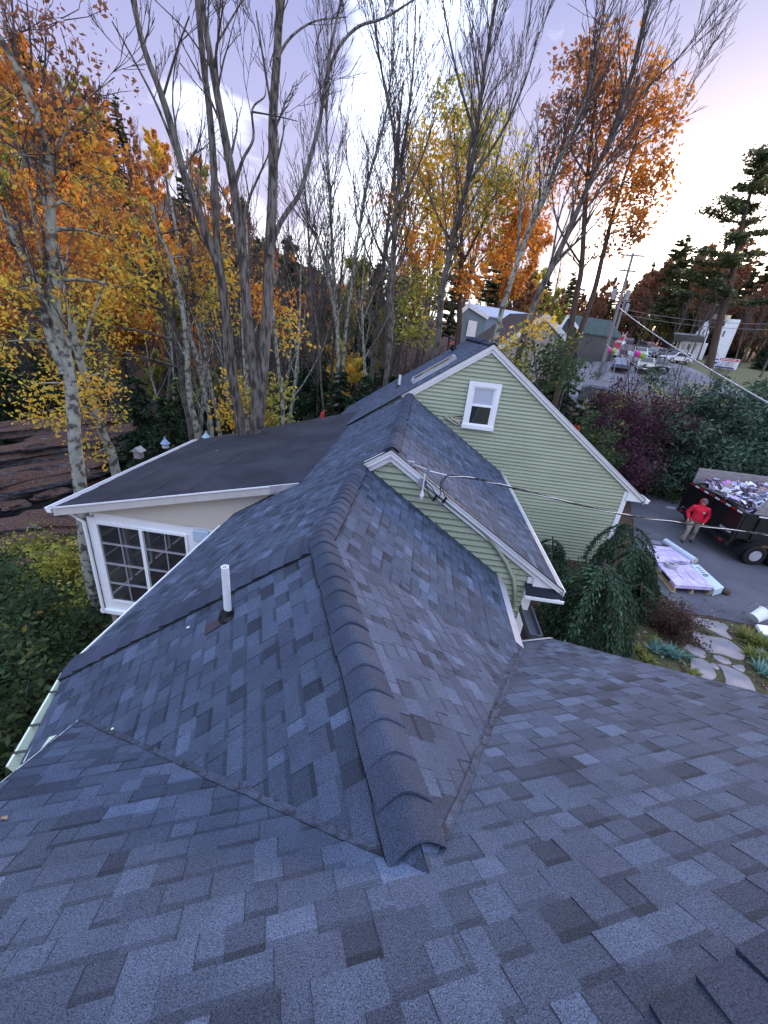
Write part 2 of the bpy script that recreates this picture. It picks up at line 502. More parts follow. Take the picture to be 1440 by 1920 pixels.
# ================================================================== THE HOUSE
UPZ = np.array([0, 0, 1.0])
def dirh(az):
    a = rad(az); return np.array([math.sin(a), math.cos(a), 0.0])
SL = 0.668
# roof we stand on
sE = rad(32.3); hE = dirh(-20.5); aE = np.array([hE[1], -hE[0], 0])     # aE: to the right along the eave
nE = hE * math.sin(sE) + UPZ * math.cos(sE); dE = hE * math.cos(sE) - UPZ * math.sin(sE)
oE = CAMP - nE * 1.267
ZR = CZ - 1.98                                    # ridge of the two near wings
Hh = on_z(603, 1010, ZR)                          # where the ridge turns
hA = dirh(-22.5); rA = np.array([hA[1], -hA[0], 0])
tA = (oE - Hh) @ nE / (hA @ nE); A0 = Hh + hA * tA
ZE = CZ - 3.72                                    # eaves of the near wings
yB = on_z(690, 868, ZR)[1]
xB = Hh[0]
ZC = ZR + 0.668 * 0.46                            # the next ridge
Cp = np.array([xB + 0.46, yB, ZC])
yD = 12.18
Dp = np.array([1.757, yD, CZ - 0.12])
yEnd = 20.0
sD = 0.705; sCr = 0.645
def pl(n, p): return (nv(n), np.array(p, float))
P_E = (nE, oE)
P_AL = pl(-rA * SL + UPZ, Hh); P_AR = pl(rA * SL + UPZ, Hh)
P_BL = pl((-SL, 0, 1), Hh); P_BR = pl((SL, 0, 1), Hh)
P_CR = pl((sCr, 0, 1), Cp)
P_DR = pl((sD, 0, 1), Dp)
xLe = xB - (ZR - ZE) / SL                         # left eave line
sDL = (Dp[2] - ZE) / (Dp[0] - xLe)
P_DL = pl((-sDL, 0, 1), Dp)
def zon(P, x, y):
    n, p = P; return p[2] - (n[0] * (x - p[0]) + n[1] * (y - p[1])) / n[2]
def clip_plan(poly, a, b, c):
    """keep a*x+b*y+c >= 0"""
    r_ = []
    for i in range(len(poly)):
        p, q = poly[i], poly[(i + 1) % len(poly)]
        fp = a * p[0] + b * p[1] + c; fq = a * q[0] + b * q[1] + c
        if fp >= 0: r_.append(p)
        if (fp >= 0) != (fq >= 0):
            t_ = fp / (fp - fq); r_.append((p[0] + (q[0] - p[0]) * t_, p[1] + (q[1] - p[1]) * t_))
    return r_
BIG = [(-30, -30), (30, -30), (30, 40), (-30, 40)]
def region(P, *cons):
    poly = BIG
    for c in cons: poly = clip_plan(poly, *c)
    return [np.array([x, y, zon(P, x, y)]) for x, y in poly]
def side(p, d):          # keep points with (x-p).d >= 0
    return (d[0], d[1], -(p[0] * d[0] + p[1] * d[1]))
def above(P, Q):         # keep where plane P lies above plane Q
    nP, pP = P; nQ, pQ = Q
    # zP - zQ = a x + b y + c
    a = -nP[0] / nP[2] + nQ[0] / nQ[2]; b = -nP[1] / nP[2] + nQ[1] / nQ[2]
    return (a, b, zon(P, 0, 0) - zon(Q, 0, 0))
def zmin(P, z):
    nP, pP = P; return (-nP[0] / nP[2], -nP[1] / nP[2], zon(P, 0, 0) - z)
mit = dirh(-11.25); rM = np.array([mit[1], -mit[0], 0])          # mitre: bisector of the two headings
downE = lambda p: (p - oE) @ dE
acrE = lambda p: (p - oE) @ aE
AC_L, AC_R = -1.63, 3.98
E_EAVE = 5.35
eE = oE + dE * E_EAVE
# regions
reg_AL1 = region(P_AL, side(Hh, -rA), side(Hh, -mit), zmin(P_AL, ZE), above(P_AL, P_E), side(oE + aE * AC_L, aE))
g45 = hit(45, 1430, *P_AL)
reg_AL2 = region(P_AL, side(Hh, -rA), side(Hh, -mit), zmin(P_AL, ZE), side(oE + aE * AC_L, -aE), side(g45, hA))
reg_AR = region(P_AR, side(Hh, rA), side(Hh, -mit), zmin(P_AR, ZE), above(P_AR, P_E))
reg_BL = region(P_BL, side(Hh, (-1, 0)), side(Hh, mit), zmin(P_BL, ZE), side((0, yB, 0), (0, -1)))
reg_BR = region(P_BR, side(Hh, (1, 0)), side(Hh, mit), zmin(P_BR, ZE), side((0, yB, 0), (0, -1)), above(P_BR, P_E))
reg_CL = region(P_BL, side(Cp, (-1, 0)), side((0, yB, 0), (0, 1)), zmin(P_BL, ZE), side((0, yD, 0), (0, -1)))
ZCE = ZE - 0.10
xCe = on_y(1055, 1088, yB)[0]
reg_CR = region(P_CR, side(Cp, (1, 0)), side((0, yB - 0.16, 0), (0, 1)), side((0, yD, 0), (0, -1)), side((xCe, 0, 0), (-1, 0)))
xDe = on_y(1208, 930, yD)[0]
reg_DR = region(P_DR, side(Dp, (1, 0)), side((0, yD - 0.16, 0), (0, 1)), side((xDe, 0, 0), (-1, 0)), side((0, yEnd, 0), (0, -1)))
reg_DL = region(P_DL, side(Dp, (-1, 0)), side((0, yD - 0.16, 0), (0, 1)), zmin(P_DL, ZE), side((0, yEnd, 0), (0, -1)))
# main roof polygons: left and right of the wing that dies into it
vL = [p for p in reg_AL1 if abs((p - oE) @ nE) < 1e-3]
vR = [p for p in reg_AR + reg_BR if abs((p - oE) @ nE) < 1e-3]
vLend = min(vL, key=lambda p: p[2]); vRend = min(vR, key=lambda p: p[2])
bk = -4.2                                            # the ridge behind us, up the slope
A0e = A0
def onE(ac, dn): return oE + aE * ac + dE * dn
reg_E1 = [onE(AC_L, bk), onE(AC_L, downE(vLend)), A0e, onE(acrE(A0e), bk)]
vRmid = max([p for p in vR], key=lambda p: -abs(p[2] - (A0[2] + vRend[2]) / 2))
reg_E2 = [onE(acrE(A0e), bk), A0e] + sorted([p for p in vR if p[2] < A0[2] - 0.05], key=lambda p: -p[2])
seen = []
for p in reg_E2:
    if not any(np.linalg.norm(p - q) < 1e-3 for q in seen): seen.append(p)
reg_E2 = seen
pr = onE(acrE(vRend), max(E_EAVE, downE(vRend)))
reg_E2a = reg_E2 + [onE(acrE(vRend), bk)]
reg_E3 = [onE(acrE(vRend), bk), vRend, pr, onE(AC_R, max(E_EAVE, downE(vRend))), onE(AC_R, bk)]

HOUSE = empty('house', (1.5, 8.0, 0.0), 'sage green clapboard house with dark grey shingled roofs that fill the foreground', 'house')
uE, vE, _ = frame(nE, aE)
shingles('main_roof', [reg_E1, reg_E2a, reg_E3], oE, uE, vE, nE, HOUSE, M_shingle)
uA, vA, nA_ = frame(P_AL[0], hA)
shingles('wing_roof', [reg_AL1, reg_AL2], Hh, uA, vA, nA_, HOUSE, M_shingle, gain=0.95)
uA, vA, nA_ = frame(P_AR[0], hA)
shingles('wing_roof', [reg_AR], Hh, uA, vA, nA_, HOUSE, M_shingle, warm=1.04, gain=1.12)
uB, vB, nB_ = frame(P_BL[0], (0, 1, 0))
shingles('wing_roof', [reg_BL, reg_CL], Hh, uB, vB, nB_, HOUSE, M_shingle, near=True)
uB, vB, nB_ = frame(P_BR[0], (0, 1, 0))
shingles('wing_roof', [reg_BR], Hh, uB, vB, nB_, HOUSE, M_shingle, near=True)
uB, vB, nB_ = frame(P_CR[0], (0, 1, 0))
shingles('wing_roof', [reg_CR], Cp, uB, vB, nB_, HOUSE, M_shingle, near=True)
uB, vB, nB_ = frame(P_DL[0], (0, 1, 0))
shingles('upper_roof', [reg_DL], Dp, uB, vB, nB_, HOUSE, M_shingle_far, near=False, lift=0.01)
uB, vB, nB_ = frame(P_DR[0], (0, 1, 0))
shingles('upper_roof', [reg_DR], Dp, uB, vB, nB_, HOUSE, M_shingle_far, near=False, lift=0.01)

# ridge and hip caps
dAL = nv(np.cross(P_AL[0], hA)); dAL = dAL if dAL[2] < 0 else -dAL
dAR = nv(np.cross(P_AR[0], hA)); dAR = dAR if dAR[2] < 0 else -dAR
dBL = nv((-1, 0, -SL)); dBR = nv((1, 0, -SL)); dCR = nv((1, 0, -sCr)); dDL = nv((-1, 0, -sDL)); dDR = nv((1, 0, -sD))
capA = A0 + hA * 0.09
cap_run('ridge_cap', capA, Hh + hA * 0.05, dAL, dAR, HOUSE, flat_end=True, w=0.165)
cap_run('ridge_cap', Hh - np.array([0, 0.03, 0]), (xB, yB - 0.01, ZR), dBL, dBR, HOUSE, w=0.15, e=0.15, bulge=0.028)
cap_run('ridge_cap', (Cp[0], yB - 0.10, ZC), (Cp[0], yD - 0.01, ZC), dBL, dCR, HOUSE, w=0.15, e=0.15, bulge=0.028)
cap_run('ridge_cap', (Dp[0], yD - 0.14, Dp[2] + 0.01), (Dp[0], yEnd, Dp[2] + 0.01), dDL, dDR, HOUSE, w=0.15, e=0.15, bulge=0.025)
hipd = nv(np.cross(P_AL[0], P_BL[0])); hipd = hipd if hipd[2] < 0 else -hipd
hipEnd = Hh + hipd * ((ZE - ZR) / hipd[2])
def down_perp(n, line):   # direction in the plane, square to the line, pointing down/outwards
    return nv(np.cross(n, line))
h1 = down_perp(P_AL[0], hipd); h2 = down_perp(P_BL[0], hipd)
if h1 @ hA > 0: h1 = -h1
if h2 @ hA < 0: h2 = -h2
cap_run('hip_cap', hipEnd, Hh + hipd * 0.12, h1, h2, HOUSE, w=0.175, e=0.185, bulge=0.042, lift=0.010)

# valleys: a cut line of shingle with tar and loose granules
M_valley = material('valley_shingle', (0.055, 0.067, 0.102), rough=0.9, grain=0.8, gscale=170, var=0.3, vscale=6, col2=(0.030, 0.032, 0.042), c2scale=16, c2lo=0.5, c2hi=0.62)
def valley(a, b, w, P1, P2, name='valley_flashing', lift=0.010):
    a = np.array(a); b = np.array(b); d = nv(b - a)
    s1 = nv(np.cross(P1[0], d)); s2 = nv(np.cross(P2[0], d))
    if s1[2] < 0: s1 = -s1
    if s2[2] < 0: s2 = -s2
    mb = MB(); K = 24
    L_ = []; Rr = []; Mm = []
    for i in range(K + 1):
        random.seed(i + int(a[0] * 100)); p = a + (b - a) * i / K
        L_.append(p + s1 * (w + random.uniform(-.008, .008)) + P1[0] * lift)
        Rr.append(p + s2 * (w + random.uniform(-.008, .008)) + P2[0] * lift); Mm.append(p + UPZ * lift)
    V = L_ + Mm + Rr; k1 = K + 1
    mb.add(V, [(i, i + 1, k1 + i + 1, k1 + i) for i in range(K)] + [(k1 + i, k1 + i + 1, 2 * k1 + i + 1, 2 * k1 + i) for i in range(K)])
    return mb.build(name, M_valley, HOUSE)
valley(A0 + (vLend - A0) * 0.05, vLend, 0.026, P_AL, P_E, lift=0.009)
valley(A0 + (vRend - A0) * 0.05, vRend, 0.026, P_AR, P_E, lift=0.009)

# loose overlapping tabs at the near right corner of the main roof
def raised(px, h0, h1, c):
    P_ = [hit(*q, *P_E) for q in px]; mb = MB(); top_ = [p + nE * (h0 if i in (0, 1) else h1) for i, p in enumerate(P_)]
    mb.add([p for p in top_] + [p + nE * 0.002 for p in P_], [(0, 1, 2, 3), (0, 1, 5, 4), (1, 2, 6, 5), (3, 0, 4, 7)], c); return mb.build('raised_tab', M_shingle, HOUSE, colored=True)
raised([(1218, 1893), (1302, 1850), (1420, 1965), (1290, 2010)], 0.020, 0.010, (0.028, 0.036, 0.058))
raised([(1306, 1850), (1378, 1808), (1520, 1925), (1400, 1965)], 0.034, 0.016, (0.034, 0.043, 0.069))
raised([(1382, 1806), (1440, 1776), (1600, 1860), (1520, 1925)], 0.046, 0.022, (0.030, 0.038, 0.062))
# gable walls, rakes and corner boards
def gable(name, y, peak, xl, xr, zl, zr_, zb_l, zb_r, zb):
    poly = [(xl, y, zb), (xr, y, zb), (xr, y, zr_), (peak[0], y, peak[2]), (xl, y, zl)]
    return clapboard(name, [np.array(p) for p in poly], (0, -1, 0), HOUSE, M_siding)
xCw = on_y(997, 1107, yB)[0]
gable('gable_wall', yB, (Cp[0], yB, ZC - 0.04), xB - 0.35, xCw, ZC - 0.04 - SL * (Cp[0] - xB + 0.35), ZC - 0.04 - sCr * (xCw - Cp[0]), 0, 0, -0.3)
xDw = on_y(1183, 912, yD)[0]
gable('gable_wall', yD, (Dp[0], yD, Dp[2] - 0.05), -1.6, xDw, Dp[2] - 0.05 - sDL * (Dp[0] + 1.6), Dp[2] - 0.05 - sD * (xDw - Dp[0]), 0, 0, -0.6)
def rake(y, a, b, name='rake_board'):
    y = y + (0.004 if b[0] < a[0] else 0)
    a = (a[0], y, a[2]); b = (b[0], y, b[2])
    """moulded white board under the roof edge, from a down to b (in the plane y)"""
    a = np.array(a, float); b = np.array(b, float); d = nv(b - a); mb = MB()
    dn = np.cross(d, (0, 1, 0)); dn = dn if dn[2] < 0 else -dn
    mb.prism([a + (0, -0.135, 0), b + (0, -0.135, 0), b + dn * 0.085 + (0, -0.135, 0), a + dn * 0.085 + (0, -0.135, 0)], (0, 0.13, 0))
    mb.prism([a + dn * 0.085 + (0, -0.075, 0), b + dn * 0.085 + (0, -0.075, 0), b + dn * 0.17 + (0, -0.075, 0), a + dn * 0.17 + (0, -0.075, 0)], (0, 0.07, 0))
    mb.prism([a - dn * 0.004 + (0, -0.155, 0), b - dn * 0.004 + (0, -0.155, 0), b + dn * 0.03 + (0, -0.155, 0), a + dn * 0.03 + (0, -0.155, 0)], (0, 0.018, 0))
    return mb.build(name, M_white, HOUSE)
def rk(peak, y, x, s_): return (x, y, peak[2] - s_ * abs(x - peak[0]) - 0.012)
rake(yB, rk(Cp, yB, Cp[0], SL), rk(Cp, yB, xB - 0.12, SL)); rake(yB, rk(Cp, yB, Cp[0], sCr), rk(Cp, yB, xCe, sCr))
rake(yD, rk(Dp, yD, Dp[0], sDL), rk(Dp, yD, -0.55, sDL)); rake(yD, rk(Dp, yD, Dp[0], sD), rk(Dp, yD, xDe, sD))
# dark drip edge above the rakes
for (pk, y, x1, s_) in ((Cp, yB, xCe, sCr), (Cp, yB, xB - 0.12, SL), (Dp, yD, xDe, sD), (Dp, yD, -0.55, sDL)):
    a = np.array([pk[0], y - 0.165, pk[2] + 0.006]); b = np.array([x1, y - 0.165, pk[2] - s_ * abs(x1 - pk[0]) + 0.006])
    MB().bar(a, b, 0.016, 0.014).build('drip_edge', M_blackp, HOUSE)
# corner boards
def corner(x, y, z0, z1, w=0.13):
    mb = MB(); mb.box((x - w / 2, y - 0.012, (z0 + z1) / 2), (w, 0.055, z1 - z0)); mb.box((x + 0.012, y + w / 2 - 0.01, (z0 + z1) / 2), (0.03, w, z1 - z0))
    mb.build('corner_board', M_white, HOUSE)
zCw = ZC - sCr * (xCw - Cp[0]) - 0.19; zDw = Dp[2] - sD * (xDw - Dp[0]) - 0.20
corner(xCw, yB, -0.3, zCw); corner(xDw, yD, -0.6, zDw)
# boxed eave returns
def eave_return(xw, xe, y, ztop, zb, nm='eave_return'):
    mb = MB()
    mb.prism([(xw - 0.02, y - 0.05, zb), (xe - 0.05, y - 0.05, zb), (xe - 0.03, y - 0.05, zb + 0.05), (xw - 0.02, y - 0.05, ztop)], (0, 0.045, 0))
    return mb.build(nm, M_white, HOUSE)
zCe = ZC - sCr * (xCe - Cp[0]); zDe = Dp[2] - sD * (xDe - Dp[0])
eave_return(xCw - 0.02, xCe, yB - 0.03, zCw + 0.01, zCe - 0.13)
eave_return(xDw - 0.02, xDe, yD - 0.03, zDw + 0.01, zDe - 0.13)
# the little shingled skirt and gutter end of the lower return
mb = MB(); mb.prism([(xCw - 0.16, yB - 0.22, zCe - 0.15), (xCe + 0.01, yB - 0.22, zCe - 0.15), (xCe + 0.01, yB - 0.03, zCe - 0.04), (xCw - 0.16, yB - 0.03, zCe - 0.04)], (0, 0, 0.02))
mb.build('return_roof', M_membrane, HOUSE)
mb = MB(); mb.box(((xCw + xCe) / 2 - 0.07, yB - 0.235, zCe - 0.19), (xCe - xCw + 0.20, 0.025, 0.05)); mb.box(((xCw + xCe) / 2 - 0.07, yB - 0.12, zCe - 0.225), (xCe - xCw + 0.14, 0.20, 0.02))
mb.build('return_trim', M_white, HOUSE)

# eaves on the right: metal drip edge and soffits
def eave_strip(x, y0, y1, z, w=0.10, nm='eave_flashing', s_=0.66):
    mb = MB(); mb.add([(x - w, y0, z + w * s_ + 0.014), (x + 0.012, y0, z + 0.006), (x + 0.012, y1, z + 0.006), (x - w, y1, z + w * s_ + 0.014)], [(0, 1, 2, 3)])
    mb.add([(x + 0.012, y0, z + 0.006), (x + 0.012, y1, z + 0.006), (x + 0.012, y1, z - 0.05), (x + 0.012, y0, z - 0.05)], [(0, 1, 2, 3)])
    mb.box((x - 0.02, (y0 + y1) / 2, z - 0.10), (0.03, y1 - y0, 0.14)); return mb.build(nm, M_metal, HOUSE)
xBe = xB + (ZR - ZE) / SL
eave_strip(xBe, max(p[1] for p in [vRend]) + 0.0, yB - 0.02, ZE, 0.12)
eave_strip(xCe, yB - 0.16, yD - 0.02, zCe, 0.13)
eave_strip(xDe, yD - 0.16, yEnd, zDe, 0.10)
MB().prism([eE + aE * acrE(vRend) - aE * 0 + nE * 0.012, eE + aE * AC_R + nE * 0.012, eE + aE * AC_R - dE * 0.09 + nE * 0.014, eE + aE * (acrE(vRend)) - dE * 0.09 + nE * 0.014], tuple(nE * 0.003)).build('eave_flashing', M_metal, HOUSE)
# walls under the eaves
def wall(name, a, b, z0, z1, n, mat=M_siding):
    a = np.array(a, float); b = np.array(b, float)
    return clapboard(name, [np.array([a[0], a[1], z0]), np.array([b[0], b[1], z0]), np.array([b[0], b[1], z1]), np.array([a[0], a[1], z1])], n, HOUSE, mat)
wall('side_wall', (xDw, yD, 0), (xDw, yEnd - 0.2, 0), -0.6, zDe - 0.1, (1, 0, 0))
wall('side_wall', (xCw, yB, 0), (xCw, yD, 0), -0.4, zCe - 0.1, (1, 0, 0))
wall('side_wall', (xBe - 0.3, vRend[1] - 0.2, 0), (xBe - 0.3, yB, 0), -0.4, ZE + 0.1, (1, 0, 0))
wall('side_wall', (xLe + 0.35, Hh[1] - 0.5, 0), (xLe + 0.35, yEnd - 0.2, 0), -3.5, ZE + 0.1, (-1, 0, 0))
# wing A left wall
p1 = Hh - rA * 2.25; p2 = g45 + rA * 0.35
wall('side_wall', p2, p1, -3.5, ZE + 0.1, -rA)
# end wall of the upper block
zl = ZE + 0.05; gable_pts = [(xLe + 0.35, yEnd - 0.2, -2.0), (xDw, yEnd - 0.2, -2.0), (xDw, yEnd - 0.2, zDe), (Dp[0], yEnd - 0.2, Dp[2] - 0.06), (xLe + 0.35, yEnd - 0.2, zl)]
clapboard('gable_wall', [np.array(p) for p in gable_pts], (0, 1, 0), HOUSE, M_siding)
# main block: gable walls under the roof we stand on
for ac, sg in ((AC_L + 0.25, -1), (AC_R - 0.25, 1)):
    q = [onE(ac, bk), onE(ac, E_EAVE if sg > 0 else 4.4)]
    poly = [np.array([q[0][0], q[0][1], -3.0 if sg < 0 else -0.3]), np.array([q[1][0], q[1][1], -3.0 if sg < 0 else -0.3]), q[1] - UPZ * 0.06, q[0] - UPZ * 0.06]
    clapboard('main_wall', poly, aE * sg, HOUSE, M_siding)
# back half of the main roof, behind the viewer
bkd = -hE * math.cos(sE) - UPZ * math.sin(sE); nBk = -hE * math.sin(sE) + UPZ * math.cos(sE)
tp = [onE(AC_L, bk), onE(AC_R, bk)]
MB().prism([tp[0], tp[1], tp[1] + bkd * 5.5, tp[0] + bkd * 5.5], tuple(-nBk * 0.05)).build('back_roof', M_membrane, HOUSE)
# rake edge boards of the main roof
for ac in (AC_L, AC_R):
    MB().bar(onE(ac, bk) - nE * 0.075, onE(ac, E_EAVE if ac > 0 else downE(vLend) + 0.1) - nE * 0.075, 0.03, 0.14, upv=tuple(nE)).build('rake_board', M_white, HOUSE)

# gutter on the left wing with its straps
ga = g45.copy(); gb = hit(140, 1252, *P_AL)
def gutter(a, b, outv, name, mat, w=0.12, z=ZE, parent=HOUSE):
    a = np.array(a, float); b = np.array(b, float); a[2] = b[2] = z; outv = nv(outv); mb = MB(); t_ = 0.006
    prof = [(0.0, 0.03), (0.0, -0.09), (w * 0.75, -0.09), (w, -0.01), (w + 0.012, 0.0), (w + 0.012, 0.012), (w - 0.006, 0.012), (w - 0.012, -0.008), (w * 0.7, -0.08), (t_, -0.08), (t_, 0.03)]
    V = [a + outv * p[0] + UPZ * p[1] for p in prof] + [b + outv * p[0] + UPZ * p[1] for p in prof]; n_ = len(prof)
    mb.add(V, [(i, (i + 1) % n_, n_ + (i + 1) % n_, n_ + i) for i in range(n_)])
    for e_ in (a, b): mb.add([e_ + outv * p[0] + UPZ * p[1] for p in [(0, 0.0), (0, -0.09), (w * 0.75, -0.09), (w, 0.0)]], [(0, 1, 2, 3)])
    return mb.build(name, mat, parent)
gutter(ga, gb, -rA, 'gutter', M_lightgreen)
for t_ in (0.12, 0.38, 0.75):
    p = ga + (gb - ga) * t_; p[2] = ZE + 0.012
    MB().bar(p + rA * 0.02, p - rA * 0.13, 0.025, 0.006).build('gutter_strap', M_blackp, HOUSE)
gutter((xLe, hipEnd[1] + 0.1, 0), (xLe, on_z(404, 985, ZE)[1], 0), (-1, 0, 0), 'gutter', M_white, w=0.02)
gutter((xCe + 0.01, yB - 0.16, 0), (xCe + 0.01, yD - 0.05, 0), (1, 0, 0), 'gutter', M_white, z=zCe - 0.03, w=0.02)
gutter((xDe, yD - 0.17, 0), (xDe, yEnd, 0), (1, 0, 0), 'gutter', M_white, z=zDe - 0.03)
# small bent flashing where the gutter meets the main roof
q = [hit(75, 1412, *P_E), hit(106, 1384, *P_E), hit(92, 1388, *P_E)]
MB().prism([p + nE * 0.02 for p in q], tuple(nE * 0.004)).build('bent_flashing', M_lightgreen, HOUSE)

# window of the upper gable
def sash_window(x0, x1, z0, z1, y):
    mb = MB(); w = 0.135
    mb.box(((x0 + x1) / 2, y - 0.025, z1 - w / 2), (x1 - x0, 0.05, w)); mb.box(((x0 + x1) / 2, y - 0.04, z0 + w * 0.42), (x1 - x0 + 0.03, 0.08, w * 0.84))
    for x in (x0 + w / 2, x1 - w / 2): mb.box((x, y - 0.025, (z0 + z1) / 2), (w, 0.048, z1 - z0 - w * 1.7))
    win = mb.build('window', M_white, HOUSE)
    a0, a1, b0, b1 = x0 + w, x1 - w, z0 + w * 0.84, z1 - w
    mid = (b0 + b1) / 2 + 0.01
    for (c0, c1, yy, bn) in ((mid, b1, y - 0.005, 1), (b0, mid + 0.03, y - 0.022, 0)):
        s_ = MB(); t_ = 0.045
        s_.box(((a0 + a1) / 2, yy, c1 - t_ / 2), (a1 - a0, 0.03, t_)); s_.box(((a0 + a1) / 2, yy, c0 + t_ / 2), (a1 - a0, 0.03, t_))
        for x in (a0 + t_ / 2, a1 - t_ / 2): s_.box((x, yy, (c0 + c1) / 2), (t_, 0.028, c1 - c0 - 2 * t_))
        so = s_.build('sash', M_white, win)
        MB().box(((a0 + a1) / 2, yy + 0.004, (c0 + c1) / 2), (a1 - a0 - 0.02, 0.006, c1 - c0 - 0.02)).build('pane', M_frost if bn else M_glass, win)
M_frost = material('pale_blue_grey', (0.45, 0.48, 0.58), rough=0.25, spec=0.6, var=0.05, vscale=3)  # pale blue-grey for the upper pane and feeder tubes
wx0, wz1 = on_y(881, 713, yD)[0], on_y(881, 713, yD)[2]; wx1, wz0 = on_y(923, 806, yD)[0], on_y(864, 800, yD)[2]
sash_window(wx0, wx1, wz0, wz1, yD - 0.045)

# damaged sheathing by the window
a_, b_ = on_y(832, 779, yD), on_y(864, 797, yD)
dm = MB()
dm.prism([(a_[0], yD - 0.02, a_[2]), (b_[0] - 0.01, yD - 0.02, a_[2] + 0.05), (b_[0] - 0.01, yD - 0.02, a_[2] - 0.03)], (0, 0.004, 0), (0.010, 0.008, 0.007))
dm.bar((a_[0] + 0.05, yD - 0.05, a_[2] - 0.02), (b_[0] - 0.12, yD - 0.04, b_[2] + 0.02), 0.03, 0.16, (0, 1, 0), (0.45, 0.47, 0.40))
dm.bar((a_[0] + 0.22, yD - 0.09, a_[2] - 0.02), (b_[0] - 0.05, yD - 0.07, b_[2] + 0.06), 0.03, 0.07, (0, 1, 0), (0.55, 0.44, 0.33))
dm.build('torn_siding', M_attr, HOUSE, colored=True)

# vent pipes
def vent(base, h, r_, n_, cat_white=True):
    base = np.array(base, float)
    p = MB(); p.tube([base - UPZ * 0.05, base + UPZ * h], r_, 14, cap=False); p.tube([base + UPZ * h, base + UPZ * (h - 0.12)], r_ * 0.82, 14, cap=False)
    p.add([tuple(base + UPZ * h + np.array([math.cos(k * PI / 7) * r_, math.sin(k * PI / 7) * r_, 0])) for k in range(14)] + [tuple(base + UPZ * h + np.array([math.cos(k * PI / 7) * r_ * .82, math.sin(k * PI / 7) * r_ * .82, 0])) for k in range(14)], [(k, (k + 1) % 14, 14 + (k + 1) % 14, 14 + k) for k in range(14)])
    o = p.build('vent_pipe', M_pvc, HOUSE, smooth=False)
    b = MB(); n_ = nv(n_); u_ = nv(np.cross(n_, (1, 0, 0))); w_ = np.cross(n_, u_)
    b.tube([base + n_ * 0.004, base + n_ * 0.012, base + n_ * 0.02 + UPZ * 0.02, base + UPZ * 0.085], [r_ * 2.6, r_ * 2.5, r_ * 1.75, r_ * 1.15], 18)
    b.build('rubber_boot', M_black, o)
pv = hit(428, 1156, *P_AL)
nA0 = P_AL[0]
pt = far(422, 1068, math.hypot(pv[0], pv[1]) * 0.985)
vent(pv, max(0.35, pt[2] - pv[2]), 0.034, nA0)
vs1 = hit(748, 726, *P_DL); vent(vs1, 0.42, 0.045, P_DL[0]); vs2 = hit(681, 740, *P_DL); vent(vs2, 0.35, 0.045, P_DL[0])
# cut tab patch below the pipe
u_, v_, n_ = frame(P_AL[0], hA)
pp = hit(404, 1173, *P_AL)
MB().prism([pp - u_ * 0.07 - v_ * 0.10 + n_ * 0.01, pp + u_ * 0.06 - v_ * 0.10 + n_ * 0.01, pp + u_ * 0.06 + v_ * 0.10 + n_ * 0.01, pp - u_ * 0.07 + v_ * 0.10 + n_ * 0.01], tuple(n_ * 0.004)).build('patch_shingle', material('brown_shingle', (0.05, 0.04, 0.05), rough=0.9, grain=0.6, gscale=200), HOUSE)

# skylight on the upper roof
k1, k2, k3, k4 = [hit(*q, *P_DL) for q in ((782, 694), (842, 657), (846, 663), (784, 700))]
un = P_DL[0]
fr = MB(); cs = [k1, k2, k3, k4]
xs_ = sorted([(p[0]) for p in cs]); ys_ = sorted([p[1] for p in cs])
x0_, x1_ = (k1[0] + k4[0]) / 2, (k2[0] + k3[0]) / 2; y0_, y1_ = min(k3[1], k4[1]), max(k1[1], k2[1])
y0_ = yD + 1.3; y1_ = yD + 2.5; x0_, x1_ = hit(782, 697, *P_DL)[0], hit(842, 660, *P_DL)[0]
def dl(x, y, h=0): return np.array([x, y, zon(P_DL, x, y)]) + un * h
for (a, b) in (((x0_, y0_), (x1_, y0_)), ((x0_, y1_), (x1_, y1_)), ((x0_, y0_), (x0_, y1_)), ((x1_, y0_), (x1_, y1_))):
    fr.bar(dl(*a, 0.05), dl(*b, 0.05), 0.06, 0.11, tuple(un))
sk = fr.build('skylight', M_metal, HOUSE)
MB().prism([dl(x0_, y0_, 0.085), dl(x1_, y0_, 0.085), dl(x1_, y1_, 0.085), dl(x0_, y1_, 0.085)], tuple(un * 0.006)).build('skylight_glass', glass('sky_glass', (0.10, 0.13, 0.08), 0.12), sk)
MB().prism([dl(x0_, y0_ - 0.26, 0.02), dl(x1_ - 0.2, y0_ - 0.26, 0.02), dl(x1_ - 0.2, y0_ - 0.06, 0.02), dl(x0_, y0_ - 0.06, 0.02)], tuple(un * 0.003)).build('skylight_flashing', M_metal, sk)
# ridge vent strip on the upper block
cap_run('ridge_vent', (Dp[0], yD + 1.8, Dp[2] + 0.04), (Dp[0], yEnd - 0.5, Dp[2] + 0.04), dDL, dDR, HOUSE, w=0.17, e=0.3, bulge=0.05)

# ------------------------------------------------ sunroom with its low roof
yS = hit(556, 908, *P_BL)[1]
c_in = hit(556, 908, *P_BL)                        # where its near edge meets the slope
c_out = on_y(97, 953, yS)
slopeF = (c_in[2] - c_out[2]) / (c_in[0] - c_out[0])
P_F = pl((-slopeF, 0, 1), c_out)
yS2 = hit(345, 829, *P_F)[1]
xTop = (c_in[2] * 0 + 0)
